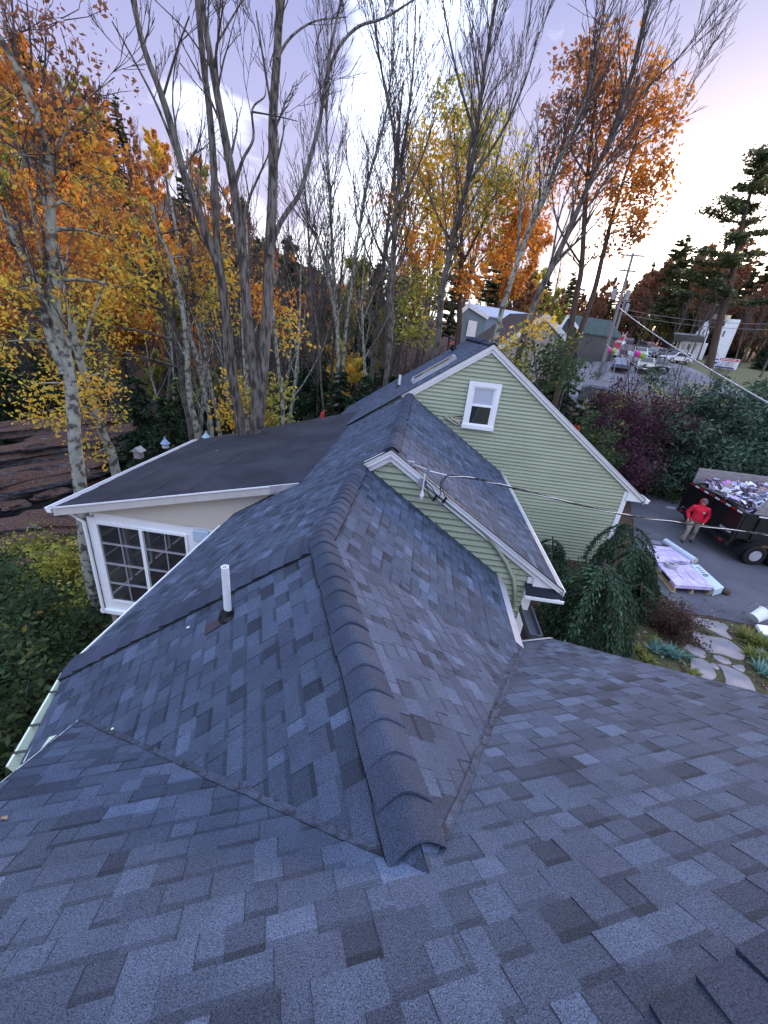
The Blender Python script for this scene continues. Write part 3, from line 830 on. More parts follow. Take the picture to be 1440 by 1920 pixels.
# upper edge: where the low roof runs into the slope
xi = (zon(P_BL, 0, 0) - zon(P_F, 0, 0)) / (slopeF - SL)
yS3 = hit(642, 789, *P_BL)[1]
yS2 = min(yS2, yS3 - 0.3)
def pf(x, y, h=0): return np.array([x, y, zon(P_F, x, y) + h])
print('sunroom', yS, c_in, c_out, slopeF, yS2, yS3, xi)
fl = MB(); K = 40; random.seed(5)
NX, NY = 34, 30
V = []
for i in range(NX + 1):
    for j in range(NY + 1):
        x = c_out[0] + (xi - c_out[0] + 0.12) * i / NX
        ye = yS2 + (yS3 - yS2) * i / NX
        y = yS + (ye - yS) * j / NY
        w_ = 0.006 * math.sin(x * 7 + y * 1.3) + 0.004 * math.sin(y * 11 + x * 3) + 0.004 * math.sin(x * 3.1 - y * 2.2)
        if i in (0, NX) or j in (0, NY): w_ = 0
        V.append(pf(x, y, 0.03 + w_ + (0.02 if i == NX else 0)))
fl.add(V, [(i * (NY + 1) + j, (i + 1) * (NY + 1) + j, (i + 1) * (NY + 1) + j + 1, i * (NY + 1) + j + 1) for i in range(NX) for j in range(NY)])
fl.build('low_roof', M_membrane, HOUSE, smooth=True)
# seams of the rolled roofing
sm = MB()
for x_ in (c_out[0] + 1.0, c_out[0] + 1.95, c_out[0] + 2.9):
    sm.bar(pf(x_, yS + 0.02, 0.038), pf(x_ + 0.05, yS2 + 0.1, 0.038), 0.05, 0.005)
sm.bar(pf(c_out[0] + 2.3, yS + 2.2, 0.045), pf(c_out[0] + 2.7, yS + 2.35, 0.045), 0.35, 0.006)
sm.build('roofing_seam', material('seam', (0.028, 0.03, 0.045), rough=0.9, grain=0.3), HOUSE)
MB().bar(pf(c_out[0] + 0.03, yS - 0.03, 0.036), pf(c_out[0] + 0.03, yS2, 0.036), 0.16, 0.008).build('edge_flashing', M_metal, HOUSE)
# fascia board on the near edge, with the bent coil at its upper end
fb = MB(); fb.prism([pf(c_out[0], yS - 0.03, 0.028), pf(c_in[0] + 0.05, yS - 0.03, 0.028), pf(c_in[0] + 0.05, yS - 0.03, -0.0), pf(c_out[0], yS - 0.03, -0.0)], (0, 0.02, 0))
fb.build('drip_edge', M_white, HOUSE)
fb = MB(); fb.prism([pf(c_out[0] + 0.02, yS - 0.01, 0), pf(c_in[0] - 0.02, yS - 0.01, 0), pf(c_in[0] - 0.35, yS - 0.01, -0.15), pf(c_out[0] + 0.02, yS - 0.01, -0.17)], (0, 0.03, 0))
fb.prism([pf(c_out[0] + 0.02, yS + 0.02, -0.17), pf(c_in[0] - 0.35, yS + 0.02, -0.17), pf(c_in[0] - 0.35, yS + 0.3, -0.17), pf(c_out[0] + 0.02, yS + 0.3, -0.17)], (0, 0, 0.01))
fb.build('fascia_board', material('beige_trim', (0.55, 0.53, 0.50), rough=0.55, var=0.08), HOUSE)
fb = MB(); random.seed(3)
for i in range(4):
    x_ = c_in[0] - 0.5 + i * 0.13
    fb.prism([pf(x_, yS - 0.045 - 0.01 * (i % 2), 0.03), pf(x_ + 0.15, yS - 0.045 - 0.012 * ((i + 1) % 2), 0.032), pf(x_ + 0.15, yS - 0.05, -0.10 + 0.02 * i), pf(x_, yS - 0.05, -0.13 + 0.02 * i)], (0, 0.004, 0))
fb.build('bent_flashing', M_metal, HOUSE)
# sunroom walls
yW = yS + 0.22
xs0 = on_y(163, 978, yW)[0]                       # outer corner
zTop = on_y(163, 978, yW)[2] + 0.02
zBot = on_y(205, 1143, yW)[2] - 0.05
xIn = xLe + 0.9
print('sunroom wall', xs0, zTop, zBot)
wl = on_y(178, 977, yW); wr = on_y(351, 1000, yW); wb = on_y(209, 1126, yW); wm = on_y(260, 985, yW)
wx0_, wx1_ = wl[0], wr[0]; wz1_ = wl[2]; wz0_ = wb[2]
wxm = (wx0_ + wx1_) / 2
pan = MB()
ztf = zon(P_F, xs0, yW) - 0.17
pan.prism([(xs0, yW, zBot), (wx0_, yW, zBot), (wx0_, yW, zTop + 0.10), (xs0, yW, zTop + 0.10)], (0, 0.1, 0))
pan.prism([(wx0_, yW, wz1_), (xIn, yW, wz1_), (xIn, yW, wz1_ + 0.24), (wx0_, yW, wz1_ + 0.24)], (0, 0.1, 0))
pan.prism([(wx0_, yW, zBot), (wx1_, yW, zBot), (wx1_, yW, wz0_), (wx0_, yW, wz0_)], (0, 0.1, 0))
pan.prism([(wx1_, yW, zBot), (xIn, yW, zBot), (xIn, yW, wz1_), (wx1_, yW, wz1_)], (0, 0.1, 0))
pan.box(((xs0 + wx1_) / 2 + 0.1, yW - 0.03, zBot + 0.03), (wx1_ - xs0 + 0.4, 0.06, 0.10))
pan.build('sunroom_wall', M_white, HOUSE)
clapboard('upper_panel', [np.array(p) for p in ((xs0 + 0.1, yW - 0.03, wz1_ + 0.22), (xIn, yW - 0.03, wz1_ + 0.22), (xIn, yW - 0.03, zon(P_F, xIn, yW) - 0.1), (xs0 + 0.1, yW - 0.03, zon(P_F, xs0, yW) - 0.1))], (0, -1, 0), HOUSE, M_beige, e=0.12, thick=0.006)
fw = MB(); t_ = 0.05
for x in (wx0_ + t_ / 2, wx1_ - t_ / 2): fw.box((x, yW - 0.01, (wz0_ + wz1_) / 2), (t_, 0.05, wz1_ - wz0_))
fw.box(((wx0_ + wx1_) / 2, yW - 0.01, wz0_ + t_ / 2), (wx1_ - wx0_ - 2 * t_, 0.048, t_)); fw.box(((wx0_ + wx1_) / 2, yW - 0.01, wz1_ - t_ / 2), (wx1_ - wx0_ - 2 * t_, 0.048, t_))
fw.box((wxm, yW - 0.015, (wz0_ + wz1_) / 2), (0.075, 0.06, wz1_ - wz0_ - 2 * t_))
sw = fw.build('sunroom_window', M_white, HOUSE)
gm = MB()
for q in range(1, 4): gm.box((wxm, yW + 0.005, wz0_ + (wz1_ - wz0_) * q / 4), (wx1_ - wx0_ - 0.1, 0.03, 0.035))
for x in ((wx0_ + wxm) / 2, (wxm + wx1_) / 2): gm.box((x, yW + 0.004, (wz0_ + wz1_) / 2), (0.022, 0.022, wz1_ - wz0_ - 0.1))
gm.build('muntins', M_metal, sw)
MB().box((wxm, yW + 0.025, (wz0_ + wz1_) / 2), (wx1_ - wx0_ - 0.06, 0.008, wz1_ - wz0_ - 0.06)).build('glass', M_glass_clear, sw)
# outer side of the sunroom and the room inside
yR = yS2 - 0.3
so = MB(); so.prism([(xs0, yW + 0.1, zBot), (xs0, yR, zBot), (xs0, yR, wz0_), (xs0, yW + 0.1, wz0_)], (0.08, 0, 0)); so.prism([(xs0, yW + 0.1, wz1_), (xs0, yR, wz1_), (xs0, yR, zon(P_F, xs0, yR) - 0.02), (xs0, yW + 0.1, zon(P_F, xs0, yR) - 0.02)], (0.08, 0, 0))
nq = 6
for q in range(nq + 1):
    yy = yW + 0.12 + (yR - yW - 0.2) * q / nq; so.box((xs0 + 0.04, yy, (wz0_ + wz1_) / 2), (0.08, 0.09, wz1_ - wz0_))
for q in range(1, 4): so.box((xs0 + 0.03, (yW + yR) / 2, wz0_ + (wz1_ - wz0_) * q / 4), (0.025, yR - yW - 0.2, 0.028))
so.build('sunroom_wall', M_white, HOUSE)
MB().box((xs0 + 0.03, (yW + yR) / 2, (wz0_ + wz1_) / 2), (0.006, yR - yW - 0.3, wz1_ - wz0_ - 0.02)).build('glass', M_glass_clear, HOUSE)
fi = MB(); fi.box(((xs0 + xLe + 0.35) / 2, (yW + yR) / 2 + 0.05, zBot + 0.02), (xLe + 0.35 - xs0, yR - yW, 0.06)); fi.box(((xs0 + xLe + 0.35) / 2, yR, (zBot + ztf) / 2), (xLe + 0.35 - xs0, 0.08, ztf - zBot + 0.15))
fi.build('sunroom_floor', material('brown_floor', (0.10, 0.055, 0.035), rough=0.6, var=0.3), HOUSE)
# posts that carry it over the bank
for x_, y_ in ((xs0 + 0.15, yW + 0.1), (xs0 + 0.15, yR - 0.1), (xLe - 0.2, yW + 0.1)):
    MB().box((x_, y_, zBot - 2.6), (0.14, 0.14, 5.2)).build('deck_post', M_greywood, HOUSE)
# gutter, outlet and sill on its outer edge
gutter((c_out[0] + 0.0, yS - 0.04, 0), (c_out[0] + 0.0, yS2, 0), (-1, 0, 0), 'gutter', M_white, z=c_out[2] + 0.0)
MB().tube([(c_out[0] + 0.02, yS + 0.12, c_out[2] - 0.1), (c_out[0] + 0.25, yW - 0.05, c_out[2] - 0.17), (xs0 - 0.02, yW - 0.06, c_out[2] - 0.32), (xs0 - 0.02, yW - 0.06, zBot)], 0.035, 8).build('downspout', M_white, HOUSE)
# clear outlet cover on the wall, right of the window
oc = on_y(380, 1003, yW); MB().box((oc[0], yW - 0.05, oc[2]), (0.34, 0.08, 0.26)).build('outlet_cover', material('clear_plastic', (0.45, 0.58, 0.70), rough=0.2, spec=0.6), HOUSE, bevel=0.015)
# furniture seen through the panes
ch = empty('armchair', (xs0 + 1.15, yW + 1.2, zBot + 0.05), 'dark red armchair standing behind the sunroom window', 'armchair')
MB().box((xs0 + 1.15, yW + 1.2, zBot + 0.30), (0.75, 0.75, 0.42)).build('seat', material('red_cloth', (0.12, 0.02, 0.02), rough=0.9), ch, bevel=0.05)
MB().box((xs0 + 1.45, yW + 1.2, zBot + 0.65), (0.18, 0.75, 0.75)).build('backrest', bpy.data.materials['red_cloth'], ch, bevel=0.05)
for s_ in (-1, 1): MB().box((xs0 + 1.12, yW + 1.2 + s_ * 0.42, zBot + 0.45), (0.65, 0.13, 0.5)).build('armrest', bpy.data.materials['red_cloth'], ch, bevel=0.04)

# ------------------------------------------------ service mast, conduit and drop cable on the lower gable
yw = yB - 0.015
cd = [on_y(*q, yw - 0.04) for q in ((792, 905), (815, 925), (850, 952), (880, 975), (905, 997), (930, 1025), (950, 1055), (963, 1085), (966, 1110), (962, 1140))]
MB().tube(cd, 0.032, 8).build('conduit', M_siding, HOUSE, smooth=True)
MB().tube([p + (0.06, 0, 0.09) for p in cd[1:7]], 0.006, 5).build('wire', M_white, HOUSE)
hd_ = on_y(792, 900, yw - 0.08)
wh = MB(); wh.tube([hd_ + (0, 0.06, 0), hd_ + (0, -0.07, -0.02)], [0.06, 0.075], 10); wh.build('weather_head', M_metal, HOUSE)
ins = on_y(797, 888, yB - 0.19)
mb = MB(); mb.tube([ins, ins + (0, -0.01, -0.34)], 0.010, 6); mb.tube([ins + (0, -0.01, -0.28), ins + (0, -0.012, -0.36), ins + (0, -0.012, -0.44)], [0.016, 0.034, 0.010], 8); mb.build('insulator', M_pvc, HOUSE)
br = on_y(770, 870, yB - 0.06); mb = MB(); mb.box(br, (0.12, 0.05, 0.09)); mb.bar(br, on_y(800, 880, yB - 0.18), 0.03, 0.02); mb.build('wire_bracket', M_metal, HOUSE)
CAB = empty('service_cable', on_y(806, 883, yB - 0.2), 'twisted black and white power line running from the small gable out over the driveway', 'cable')
c0 = on_y(806, 883, yB - 0.2); c1 = on_y(838, 891, yB - 0.28)
MB().tube([c0, c1], 0.008, 5).build('support_wire', M_pvc, CAB)
cp = [c1]
ctl = [((838, 891), 0), ((900, 899), .08), ((960, 914), .16), ((1060, 940), .3), ((1160, 963), .46), ((1240, 975), .6), ((1330, 988), .75), ((1440, 1003), .92)]
import bisect
E0c = c1; E1c = far(1500, 1012, 11.5)
# one catenary in the vertical plane through both ends
vdir = E1c - E0c; nvp = nv(np.cross(vdir, UPZ))
pts = [hit(*q[0], nvp, E0c) for q in ctl[1:]]
pts = [c1] + pts + [E1c]
def spline(P, k=6):
    P = [np.array(p, float) for p in P]; out_ = []
    for i in range(len(P) - 1):
        a, b, c, d = P[max(i - 1, 0)], P[i], P[i + 1], P[min(i + 2, len(P) - 1)]
        for j in range(k):
            t_ = j / k; out_.append(0.5 * ((2 * b) + (c - a) * t_ + (2 * a - 5 * b + 4 * c - d) * t_ * t_ + (3 * b - a - 3 * c + d) * t_ ** 3))
    out_.append(P[-1]); return out_
pts = spline(pts, 10)
e1 = nvp; 
for ph, m_, r_, nm in ((0, M_black, 0.008, 'conductor'), (2.1, M_black, 0.008, 'conductor'), (4.2, M_pvc, 0.0055, 'neutral')):
    tw = [p + (e1 * math.cos(ph + i * 0.55) + UPZ * math.sin(ph + i * 0.55)) * 0.011 for i, p in enumerate(pts)]
    MB().tube(tw, r_, 6).build(nm, m_, CAB, smooth=True)
for k_, lp in enumerate((((836, 893), (826, 905), (826, 925), (820, 935), (813, 938)), ((838, 893), (829, 908), (832, 925), (836, 935), (833, 939)), ((797, 903), (802, 920), (808, 935), (814, 938)), ((799, 902), (810, 915), (820, 930), (830, 936)))):
    MB().tube(spline([on_y(*q, yB - 0.26 if k_ < 2 else yB - 0.2) for q in lp], 5), 0.007, 5).build('jumper_loop', M_black, CAB, smooth=True)
for q in ((815, 934), (833, 938)): 
    c_ = on_y(*q, yB - 0.23); MB().bar(c_ + (-0.02, 0, -0.05), c_ + (0.03, 0, 0.06), 0.035, 0.035).build('splice', M_black, CAB)
# ================================================================== THE LAND
def ss(t_): 
    t_ = np.clip(t_, 0, 1); return t_ * t_ * (3 - 2 * t_)
def terr0(x, y):
    x = np.asarray(x, float); y = np.asarray(y, float)
    R = np.interp(y, [-50, 24, 32, 41, 54, 75, 120, 300, 900], [0, 0, 1.5, 3.6, 5.5, 7.4, 9.0, 14, 16])
    R = R + 3.2 * ss((x - 52) / 60) * ss((y - 30) / 40) * 2
    Wd = -2.2 + 12 * ss((y - 34) / 95)
    w = ss((x + 6) / 13)
    base = Wd * (1 - w) + R * w
    base = np.where(y < 16, base, base)
    yy = np.clip((y - 60) / 60, 0, 1)
    low = -5.6 + 9 * yy
    b1 = ss((-4.5 - x) / 9.5)
    z = base * (1 - b1) + np.minimum(low, base) * b1
    # far bank: stepped ledges then the wooded hill
    s = -x - 23.5 - 0.10 * np.clip(y - 20, 0, 60)
    st = np.clip(s, 0, 14); k = np.floor(st / 2.3); fr_ = st / 2.3 - k
    ledge = (k + ss((fr_ - 0.55) / 0.40)) * 0.62
    z = z + np.where(s > 0, ledge, 0) + 31 * ss((s - 5) / 60)
    return z
def rough(x, y):
    x = np.asarray(x, float); y = np.asarray(y, float)
    a = 0.22 * np.sin(x * 0.9 + 1.3 * np.sin(y * 0.31)) * np.cos(y * 0.77 + 0.8 * np.sin(x * 0.4)) + 0.10 * np.sin(x * 2.7 + y * 1.9) * np.cos(y * 2.3 - x * 1.1)
    m = np.clip((-x - 3) / 5, 0, 1)
    m = np.maximum(m, 0.5 * np.clip((y - 26) / 10, 0, 1) * np.clip((12 - x) / 6, 0, 1))
    return a * m
def terr(x, y): return float(terr0(x, y) + rough(x, y))
gx = np.concatenate([np.linspace(-420, -75, 30)[:-1], np.linspace(-75, -40, 24)[:-1], np.linspace(-40, 40, 200)[:-1], np.linspace(40, 110, 40)[:-1], np.linspace(110, 520, 20)])
gy = np.concatenate([np.linspace(-60, -4, 14)[:-1], np.linspace(-4, 70, 170)[:-1], np.linspace(70, 160, 50)[:-1], np.linspace(160, 900, 30)])
GX, GY = np.meshgrid(gx, gy, indexing='ij')
GZ = terr0(GX, GY) + rough(GX, GY)
nx_, ny_ = GX.shape
V = np.stack([GX, GY, GZ], -1).reshape(-1, 3)
idx = np.arange(nx_ * ny_).reshape(nx_, ny_)
F = np.stack([idx[:-1, :-1], idx[1:, :-1], idx[1:, 1:], idx[:-1, 1:]], -1).reshape(-1, 4)
M_ground = bpy.data.materials.new('forest_floor'); M_ground.use_nodes = True
t = M_ground.node_tree; b = t.nodes['Principled BSDF']; b.inputs['Roughness'].default_value = 0.95
def tn(t, ty, **kw):
    n = t.nodes.new(ty)
    for a_, c_ in kw.items(): setattr(n, a_, c_)
    return n
tcn = tn(t, 'ShaderNodeTexCoord'); geo = tn(t, 'ShaderNodeNewGeometry')
def tnoise(t, vec, sc_, det=6, ro=0.6):
    n = tn(t, 'ShaderNodeTexNoise'); n.inputs['Scale'].default_value = sc_; n.inputs['Detail'].default_value = det; n.inputs['Roughness'].default_value = ro
    t.links.new(vec, n.inputs['Vector']); return n.outputs['Fac']
def tramp(t, fac, cols):
    r_ = tn(t, 'ShaderNodeValToRGB'); e = r_.color_ramp.elements
    while len(e) < len(cols): e.new(0.5)
    for i, (p, c) in enumerate(cols): e[i].position = p; e[i].color = (*c, 1)
    t.links.new(fac, r_.inputs[0]); return r_.outputs[0]
def tmix(t, fac, a_, b_):
    m_ = tn(t, 'ShaderNodeMixRGB')
    if isinstance(fac, float): m_.inputs[0].default_value = fac
    else: t.links.new(fac, m_.inputs[0])
    t.links.new(a_, m_.inputs[1]); t.links.new(b_, m_.inputs[2]); return m_.outputs[0]
ob = tcn.outputs['Object']
leafc = tramp(t, tnoise(t, ob, 11, 9, 0.85), [(0.36, (0.010, 0.008, 0.007)), (0.47, (0.050, 0.028, 0.020)), (0.55, (0.10, 0.050, 0.030)), (0.66, (0.24, 0.14, 0.08))])
rockc = tramp(t, tnoise(t, ob, 2.2, 9, 0.65), [(0.30, (0.010, 0.010, 0.012)), (0.5, (0.040, 0.038, 0.040)), (0.72, (0.11, 0.105, 0.11))])
grassc = tramp(t, tnoise(t, ob, 5, 8, 0.7), [(0.35, (0.05, 0.055, 0.02)), (0.5, (0.11, 0.11, 0.045)), (0.68, (0.17, 0.14, 0.08))])
sxz = tn(t, 'ShaderNodeSeparateXYZ'); t.links.new(geo.outputs['Normal'], sxz.inputs[0])
mrn = tn(t, 'ShaderNodeMapRange'); mrn.inputs['From Min'].default_value = 0.93; mrn.inputs['From Max'].default_value = 0.80; t.links.new(sxz.outputs['Z'], mrn.inputs[0])
sxo = tn(t, 'ShaderNodeSeparateXYZ'); t.links.new(ob, sxo.inputs[0])
bank = tn(t, 'ShaderNodeMapRange'); bank.inputs['From Min'].default_value = -12; bank.inputs['From Max'].default_value = -16; t.links.new(sxo.outputs['X'], bank.inputs[0])
rk_ = tn(t, 'ShaderNodeMath', operation='MULTIPLY'); t.links.new(mrn.outputs[0], rk_.inputs[0]); t.links.new(bank.outputs[0], rk_.inputs[1])
cur = tmix(t, rk_.outputs[0], leafc, rockc)
gr = tn(t, 'ShaderNodeMapRange'); gr.inputs['From Min'].default_value = 13; gr.inputs['From Max'].default_value = 17; t.links.new(sxo.outputs['X'], gr.inputs[0])
gy2 = tn(t, 'ShaderNodeMapRange'); gy2.inputs['From Min'].default_value = 82; gy2.inputs['From Max'].default_value = 70; t.links.new(sxo.outputs['Y'], gy2.inputs[0])
gm_ = tn(t, 'ShaderNodeMath', operation='MULTIPLY'); t.links.new(gr.outputs[0], gm_.inputs[0]); t.links.new(gy2.outputs[0], gm_.inputs[1])
cur = tmix(t, gm_.outputs[0], cur, grassc)
t.links.new(cur, b.inputs['Base Color'])
bp = tn(t, 'ShaderNodeBump'); bp.inputs['Strength'].default_value = 0.9; bp.inputs['Distance'].default_value = 0.08
t.links.new(tnoise(t, ob, 7, 8, 0.7), bp.inputs['Height']); t.links.new(bp.outputs[0], b.inputs['Normal'])
me = mesh_np('ground', V, F.ravel(), np.arange(len(F)) * 4, np.full(len(F), 4), smooth=True)
tag(link('ground', me, M_ground), None, None, kind='structure')

M_asphalt = material('asphalt', (0.075, 0.078, 0.098), rough=0.9, var=0.16, vscale=0.9, grain=0.5, gscale=60, col2=(0.10, 0.102, 0.125), c2scale=0.5, c2lo=0.45, c2hi=0.7, bump=0.15, bscale=120)
M_road = material('old_asphalt', (0.17, 0.165, 0.19), rough=0.9, var=0.2, vscale=0.4, grain=0.3, gscale=6)
def flat_pts(px): return [on_z(*q, 0.0) for q in px]
dv = flat_pts([(1188, 1010), (1180, 930), (1196, 903), (1245, 899), (1300, 905), (1350, 912)]) + [np.array([34, 25.0, 0]), np.array([36, 8.0, 0])] + flat_pts([(1500, 1196), (1440, 1178), (1385, 1168), (1330, 1156), (1283, 1150), (1255, 1128), (1228, 1100), (1205, 1060)])
dv = [np.array([p[0], p[1], 0.02]) for p in dv]
bm = bmesh.new(); f_ = bm.faces.new([bm.verts.new(p) for p in dv]); bmesh.ops.triangulate(bm, faces=[f_]); 
ext = bmesh.ops.extrude_face_region(bm, geom=bm.faces[:]); bmesh.ops.translate(bm, vec=(0, 0, -0.05), verts=[v for v in ext['geom'] if isinstance(v, bmesh.types.BMVert)])
bmesh.ops.recalc_face_normals(bm, faces=bm.faces[:])
me = bpy.data.meshes.new('driveway'); bm.to_mesh(me); bm.free(); tag(link('driveway', me, M_asphalt), None, None, kind='structure')
# road beyond the garden, laid on the land
mb = MB(); NR = 60; rows = []
for i in range(NR + 1):
    y = 28.5 + (110 - 28.5) * (i / NR) ** 1.5
    xc = np.interp(y, [28, 40, 54, 70, 90, 110], [23, 21, 24.3, 27.3, 31, 33]); w = np.interp(y, [28, 42, 54, 70, 110], [10, 9, 7.0, 4.5, 4])
    rows.append([(xc + w * q, y, terr(xc + w * q, y) + 0.06) for q in np.linspace(-1, 1, 13)])
mb.add([p for r_ in rows for p in r_], [(i * 13 + j, i * 13 + j + 1, (i + 1) * 13 + j + 1, (i + 1) * 13 + j) for i in range(NR) for j in range(12)])
tag(mb.build('road', M_road, smooth=True), None, None, kind='structure')
mb = MB()
for i in range(NR):
    for q0 in (5,):
        a_, b_ = rows[i], rows[i + 1]
        def P(r_, t_): 
            k_ = min(int(t_), 11); f0 = t_ - k_; return np.array(r_[k_]) * (1 - f0) + np.array(r_[k_ + 1]) * f0 + np.array([0, 0, 0.006])
        for c0 in (5.90, 6.06): mb.add([P(a_, c0), P(a_, c0 + 0.07), P(b_, c0 + 0.07), P(b_, c0)], [(0, 1, 2, 3)])
tag(mb.build('road_marking', material('yellow_line', (0.45, 0.33, 0.05), rough=0.8, var=0.3)), None, None, kind='structure')
M_water = glass('river_water', (0.004, 0.005, 0.005), 0.12)
MB().add([(-30, -10, -5.35), (-9, -10, -5.35), (-9, 75, -5.35), (-32, 75, -5.35)], [(0, 1, 2, 3)]).build('water', M_water)['kind'] = 'structure'

# ================================================================== TREES
M_bark = material('grey_bark', (0.15, 0.135, 0.115), rough=0.95, var=0.45, vscale=16, stretch=(1, 1, 0.22), bump=1.0, bscale=26, col2=(0.048, 0.042, 0.038), c2scale=13, c2lo=0.46, c2hi=0.6)
M_lichen = material('lichen_bark', (0.115, 0.11, 0.095), rough=0.95, var=0.3, vscale=10, col2=(0.055, 0.05, 0.045), c2scale=4.5, c2lo=0.50, c2hi=0.58, bump=0.4, bscale=40)
M_birch = material('pale_bark', (0.29, 0.30, 0.25), rough=0.9, var=0.35, vscale=5, col2=(0.085, 0.08, 0.07), c2scale=6.5, c2lo=0.50, c2hi=0.60, bump=0.4, bscale=30)
M_brown = material('brown_bark', (0.085, 0.060, 0.045), rough=0.95, var=0.35, vscale=12, stretch=(1, 1, 0.2), bump=0.5, bscale=40)
M_leaf = material('leaf', attr=True, rough=0.6, spec=0.2, trans=0.5)
M_needle = material('needle', attr=True, rough=0.7, spec=0.15, trans=0.15)

M_twig = material('twig_bark', (0.075, 0.060, 0.056), rough=0.95, var=0.3, vscale=4)
class TB:
    """branch tubes gathered with numpy"""
    def __init__(s): s.V = []; s.F = []; s.n = 0; s.tips = []; s.mi = []
    def tube(s, pts, rs, sides):
        P = np.asarray(pts, float); m = len(P)
        T = np.gradient(P, axis=0); T /= np.linalg.norm(T, axis=1)[:, None] + 1e-9
        ref = np.array([0.3, 0.9, 0.1]) if abs(T[0][2]) > 0.8 else np.array([0, 0, 1.0])
        X = np.cross(T, ref); X /= np.linalg.norm(X, axis=1)[:, None] + 1e-9; Y = np.cross(T, X)
        a = np.arange(sides) * 2 * PI / sides
        r = np.asarray(rs, float)[:, None, None]
        ring = P[:, None, :] + r * (X[:, None, :] * np.cos(a)[None, :, None] + Y[:, None, :] * np.sin(a)[None, :, None])
        s.V.append(ring.reshape(-1, 3))
        i = np.arange(m - 1)[:, None] * sides; k = np.arange(sides)[None, :]; k2 = (k + 1) % sides
        F = np.stack([i + k, i + k2, i + sides + k2, i + sides + k], -1).reshape(-1, 4) + s.n
        s.F.append(F); s.n += m * sides; s.mi.append(np.full(len(F), 1 if float(np.max(rs)) < 0.035 else 0, np.int32))
    def mesh(s, name):
        V = np.concatenate(s.V); F = np.concatenate(s.F)
        me_ = mesh_np(name, V, F.ravel(), np.arange(len(F)) * 4, np.full(len(F), 4), smooth=True); me_.polygons.foreach_set('material_index', np.concatenate(s.mi)); return me_
def rvec(s=1.0): return RNG.normal(size=3) * s
def limb(tb, p, d, ln, r, lev, maxlev, up=0.35, nch=(4, 6), wob=0.12, ang=0.6, segs=5, rmin=0.006, shrink=0.55):
    P = [np.array(p, float)]; d = nv(d); R = [r]
    for i in range(segs):
        d = nv(d + rvec(wob) + np.array([0, 0, up * 0.18])); P.append(P[-1] + d * ln / segs); R.append(max(rmin, r * (1 - 0.78 * (i + 1) / segs)))
    tb.tube(P, R, 5 if r > 0.05 else (4 if r > 0.02 else 3))
    if lev >= maxlev:
        tb.tips += [P[-1], P[-2], P[-3]]; return
    n = RNG.integers(nch[0], nch[1] + 1)
    for q in range(n):
        t_ = 0.22 + 0.75 * (q + RNG.random() * 0.8) / n; k = min(int(t_ * segs), segs - 1); f0 = t_ * segs - k
        pp = P[k] * (1 - f0) + P[k + 1] * f0; dd = nv(P[k + 1] - P[k])
        side = rvec(); side -= dd * (side @ dd); side = nv(side)
        nd = nv(dd * math.cos(ang) + side * math.sin(ang) + np.array([0, 0, up * 0.5]))
        limb(tb, pp, nd, ln * shrink * RNG.uniform(0.7, 1.15) * (1.1 - 0.5 * t_), max(rmin, R[k] * 0.55), lev + 1, maxlev, up, nch, wob, ang, max(3, segs - 1), rmin, shrink)
def leaf_mesh(name, cent, size, pal, jit=0.25, elong=1.0, flat=0.0, droop=0.0):
    """one rhomb per leaf; pal: list of (colour, weight)"""
    cent = np.asarray(cent, float); n = len(cent)
    a = RNG.normal(size=(n, 3)); a[:, 2] *= (1 - flat); a[:, 2] -= droop; a /= np.linalg.norm(a, axis=1)[:, None]
    b = RNG.normal(size=(n, 3)); b[:, 2] *= (1 - flat); b -= a * (a * b).sum(1)[:, None]; b /= np.linalg.norm(b, axis=1)[:, None]
    s = (size * RNG.uniform(0.45, 1.45, n))[:, None]
    V = np.stack([cent - a * s * elong, cent + b * s * 0.55 - a * s * 0.15, cent + a * s * elong, cent - b * s * 0.55 - a * s * 0.15], 1).reshape(-1, 3)
    w = np.array([q[1] for q in pal], float); w /= w.sum()
    # colour runs in patches
    ci = RNG.choice(len(pal), n, p=w)
    f = 2.2; fld = np.sin(cent[:, 0] * f + 1.3 * np.sin(cent[:, 1] * f * 0.7)) + np.sin(cent[:, 1] * f * 1.1 + cent[:, 2] * f * 0.9) + np.sin(cent[:, 2] * f * 1.4 - cent[:, 0] * f * 0.5)
    cw = np.cumsum(w); rk2 = np.searchsorted(cw, np.clip((fld + 2.2) / 4.4, 0, 0.999)); ci = np.where(RNG.random(n) < 0.5, rk2, ci)
    col = np.array([q[0] for q in pal])[ci] * RNG.uniform(1 - jit, 1 + jit, (n, 1))
    return mesh_np(name, V, np.arange(n * 4), np.arange(n) * 4, np.full(n, 4), col)
OR = [((0.575, 0.213, 0.037), 3), ((0.700, 0.312, 0.050), 3), ((0.450, 0.150, 0.044), 2), ((0.725, 0.413, 0.075), 1.5), ((0.275, 0.125, 0.062), 1)]
YE = [((0.750, 0.525, 0.075), 3), ((0.775, 0.425, 0.062), 2), ((0.525, 0.450, 0.088), 2), ((0.375, 0.362, 0.075), 1)]
RU = [((0.270, 0.115, 0.065), 3), ((0.330, 0.160, 0.085), 2), ((0.190, 0.095, 0.065), 2), ((0.400, 0.215, 0.105), 1)]
OL = [((0.300, 0.312, 0.062), 3), ((0.450, 0.425, 0.088), 2), ((0.175, 0.213, 0.050), 2), ((0.562, 0.450, 0.100), 1)]
GR = [((0.045, 0.075, 0.030), 3), ((0.07, 0.10, 0.04), 2), ((0.030, 0.050, 0.025), 2), ((0.12, 0.14, 0.05), 0.7)]
MG = [((0.055, 0.10, 0.045), 3), ((0.09, 0.14, 0.06), 2), ((0.04, 0.065, 0.03), 2), ((0.30, 0.26, 0.06), 0.25)]
PU = [((0.075, 0.030, 0.048), 3), ((0.115, 0.044, 0.066), 2), ((0.045, 0.022, 0.034), 2), ((0.17, 0.075, 0.09), 0.8)]
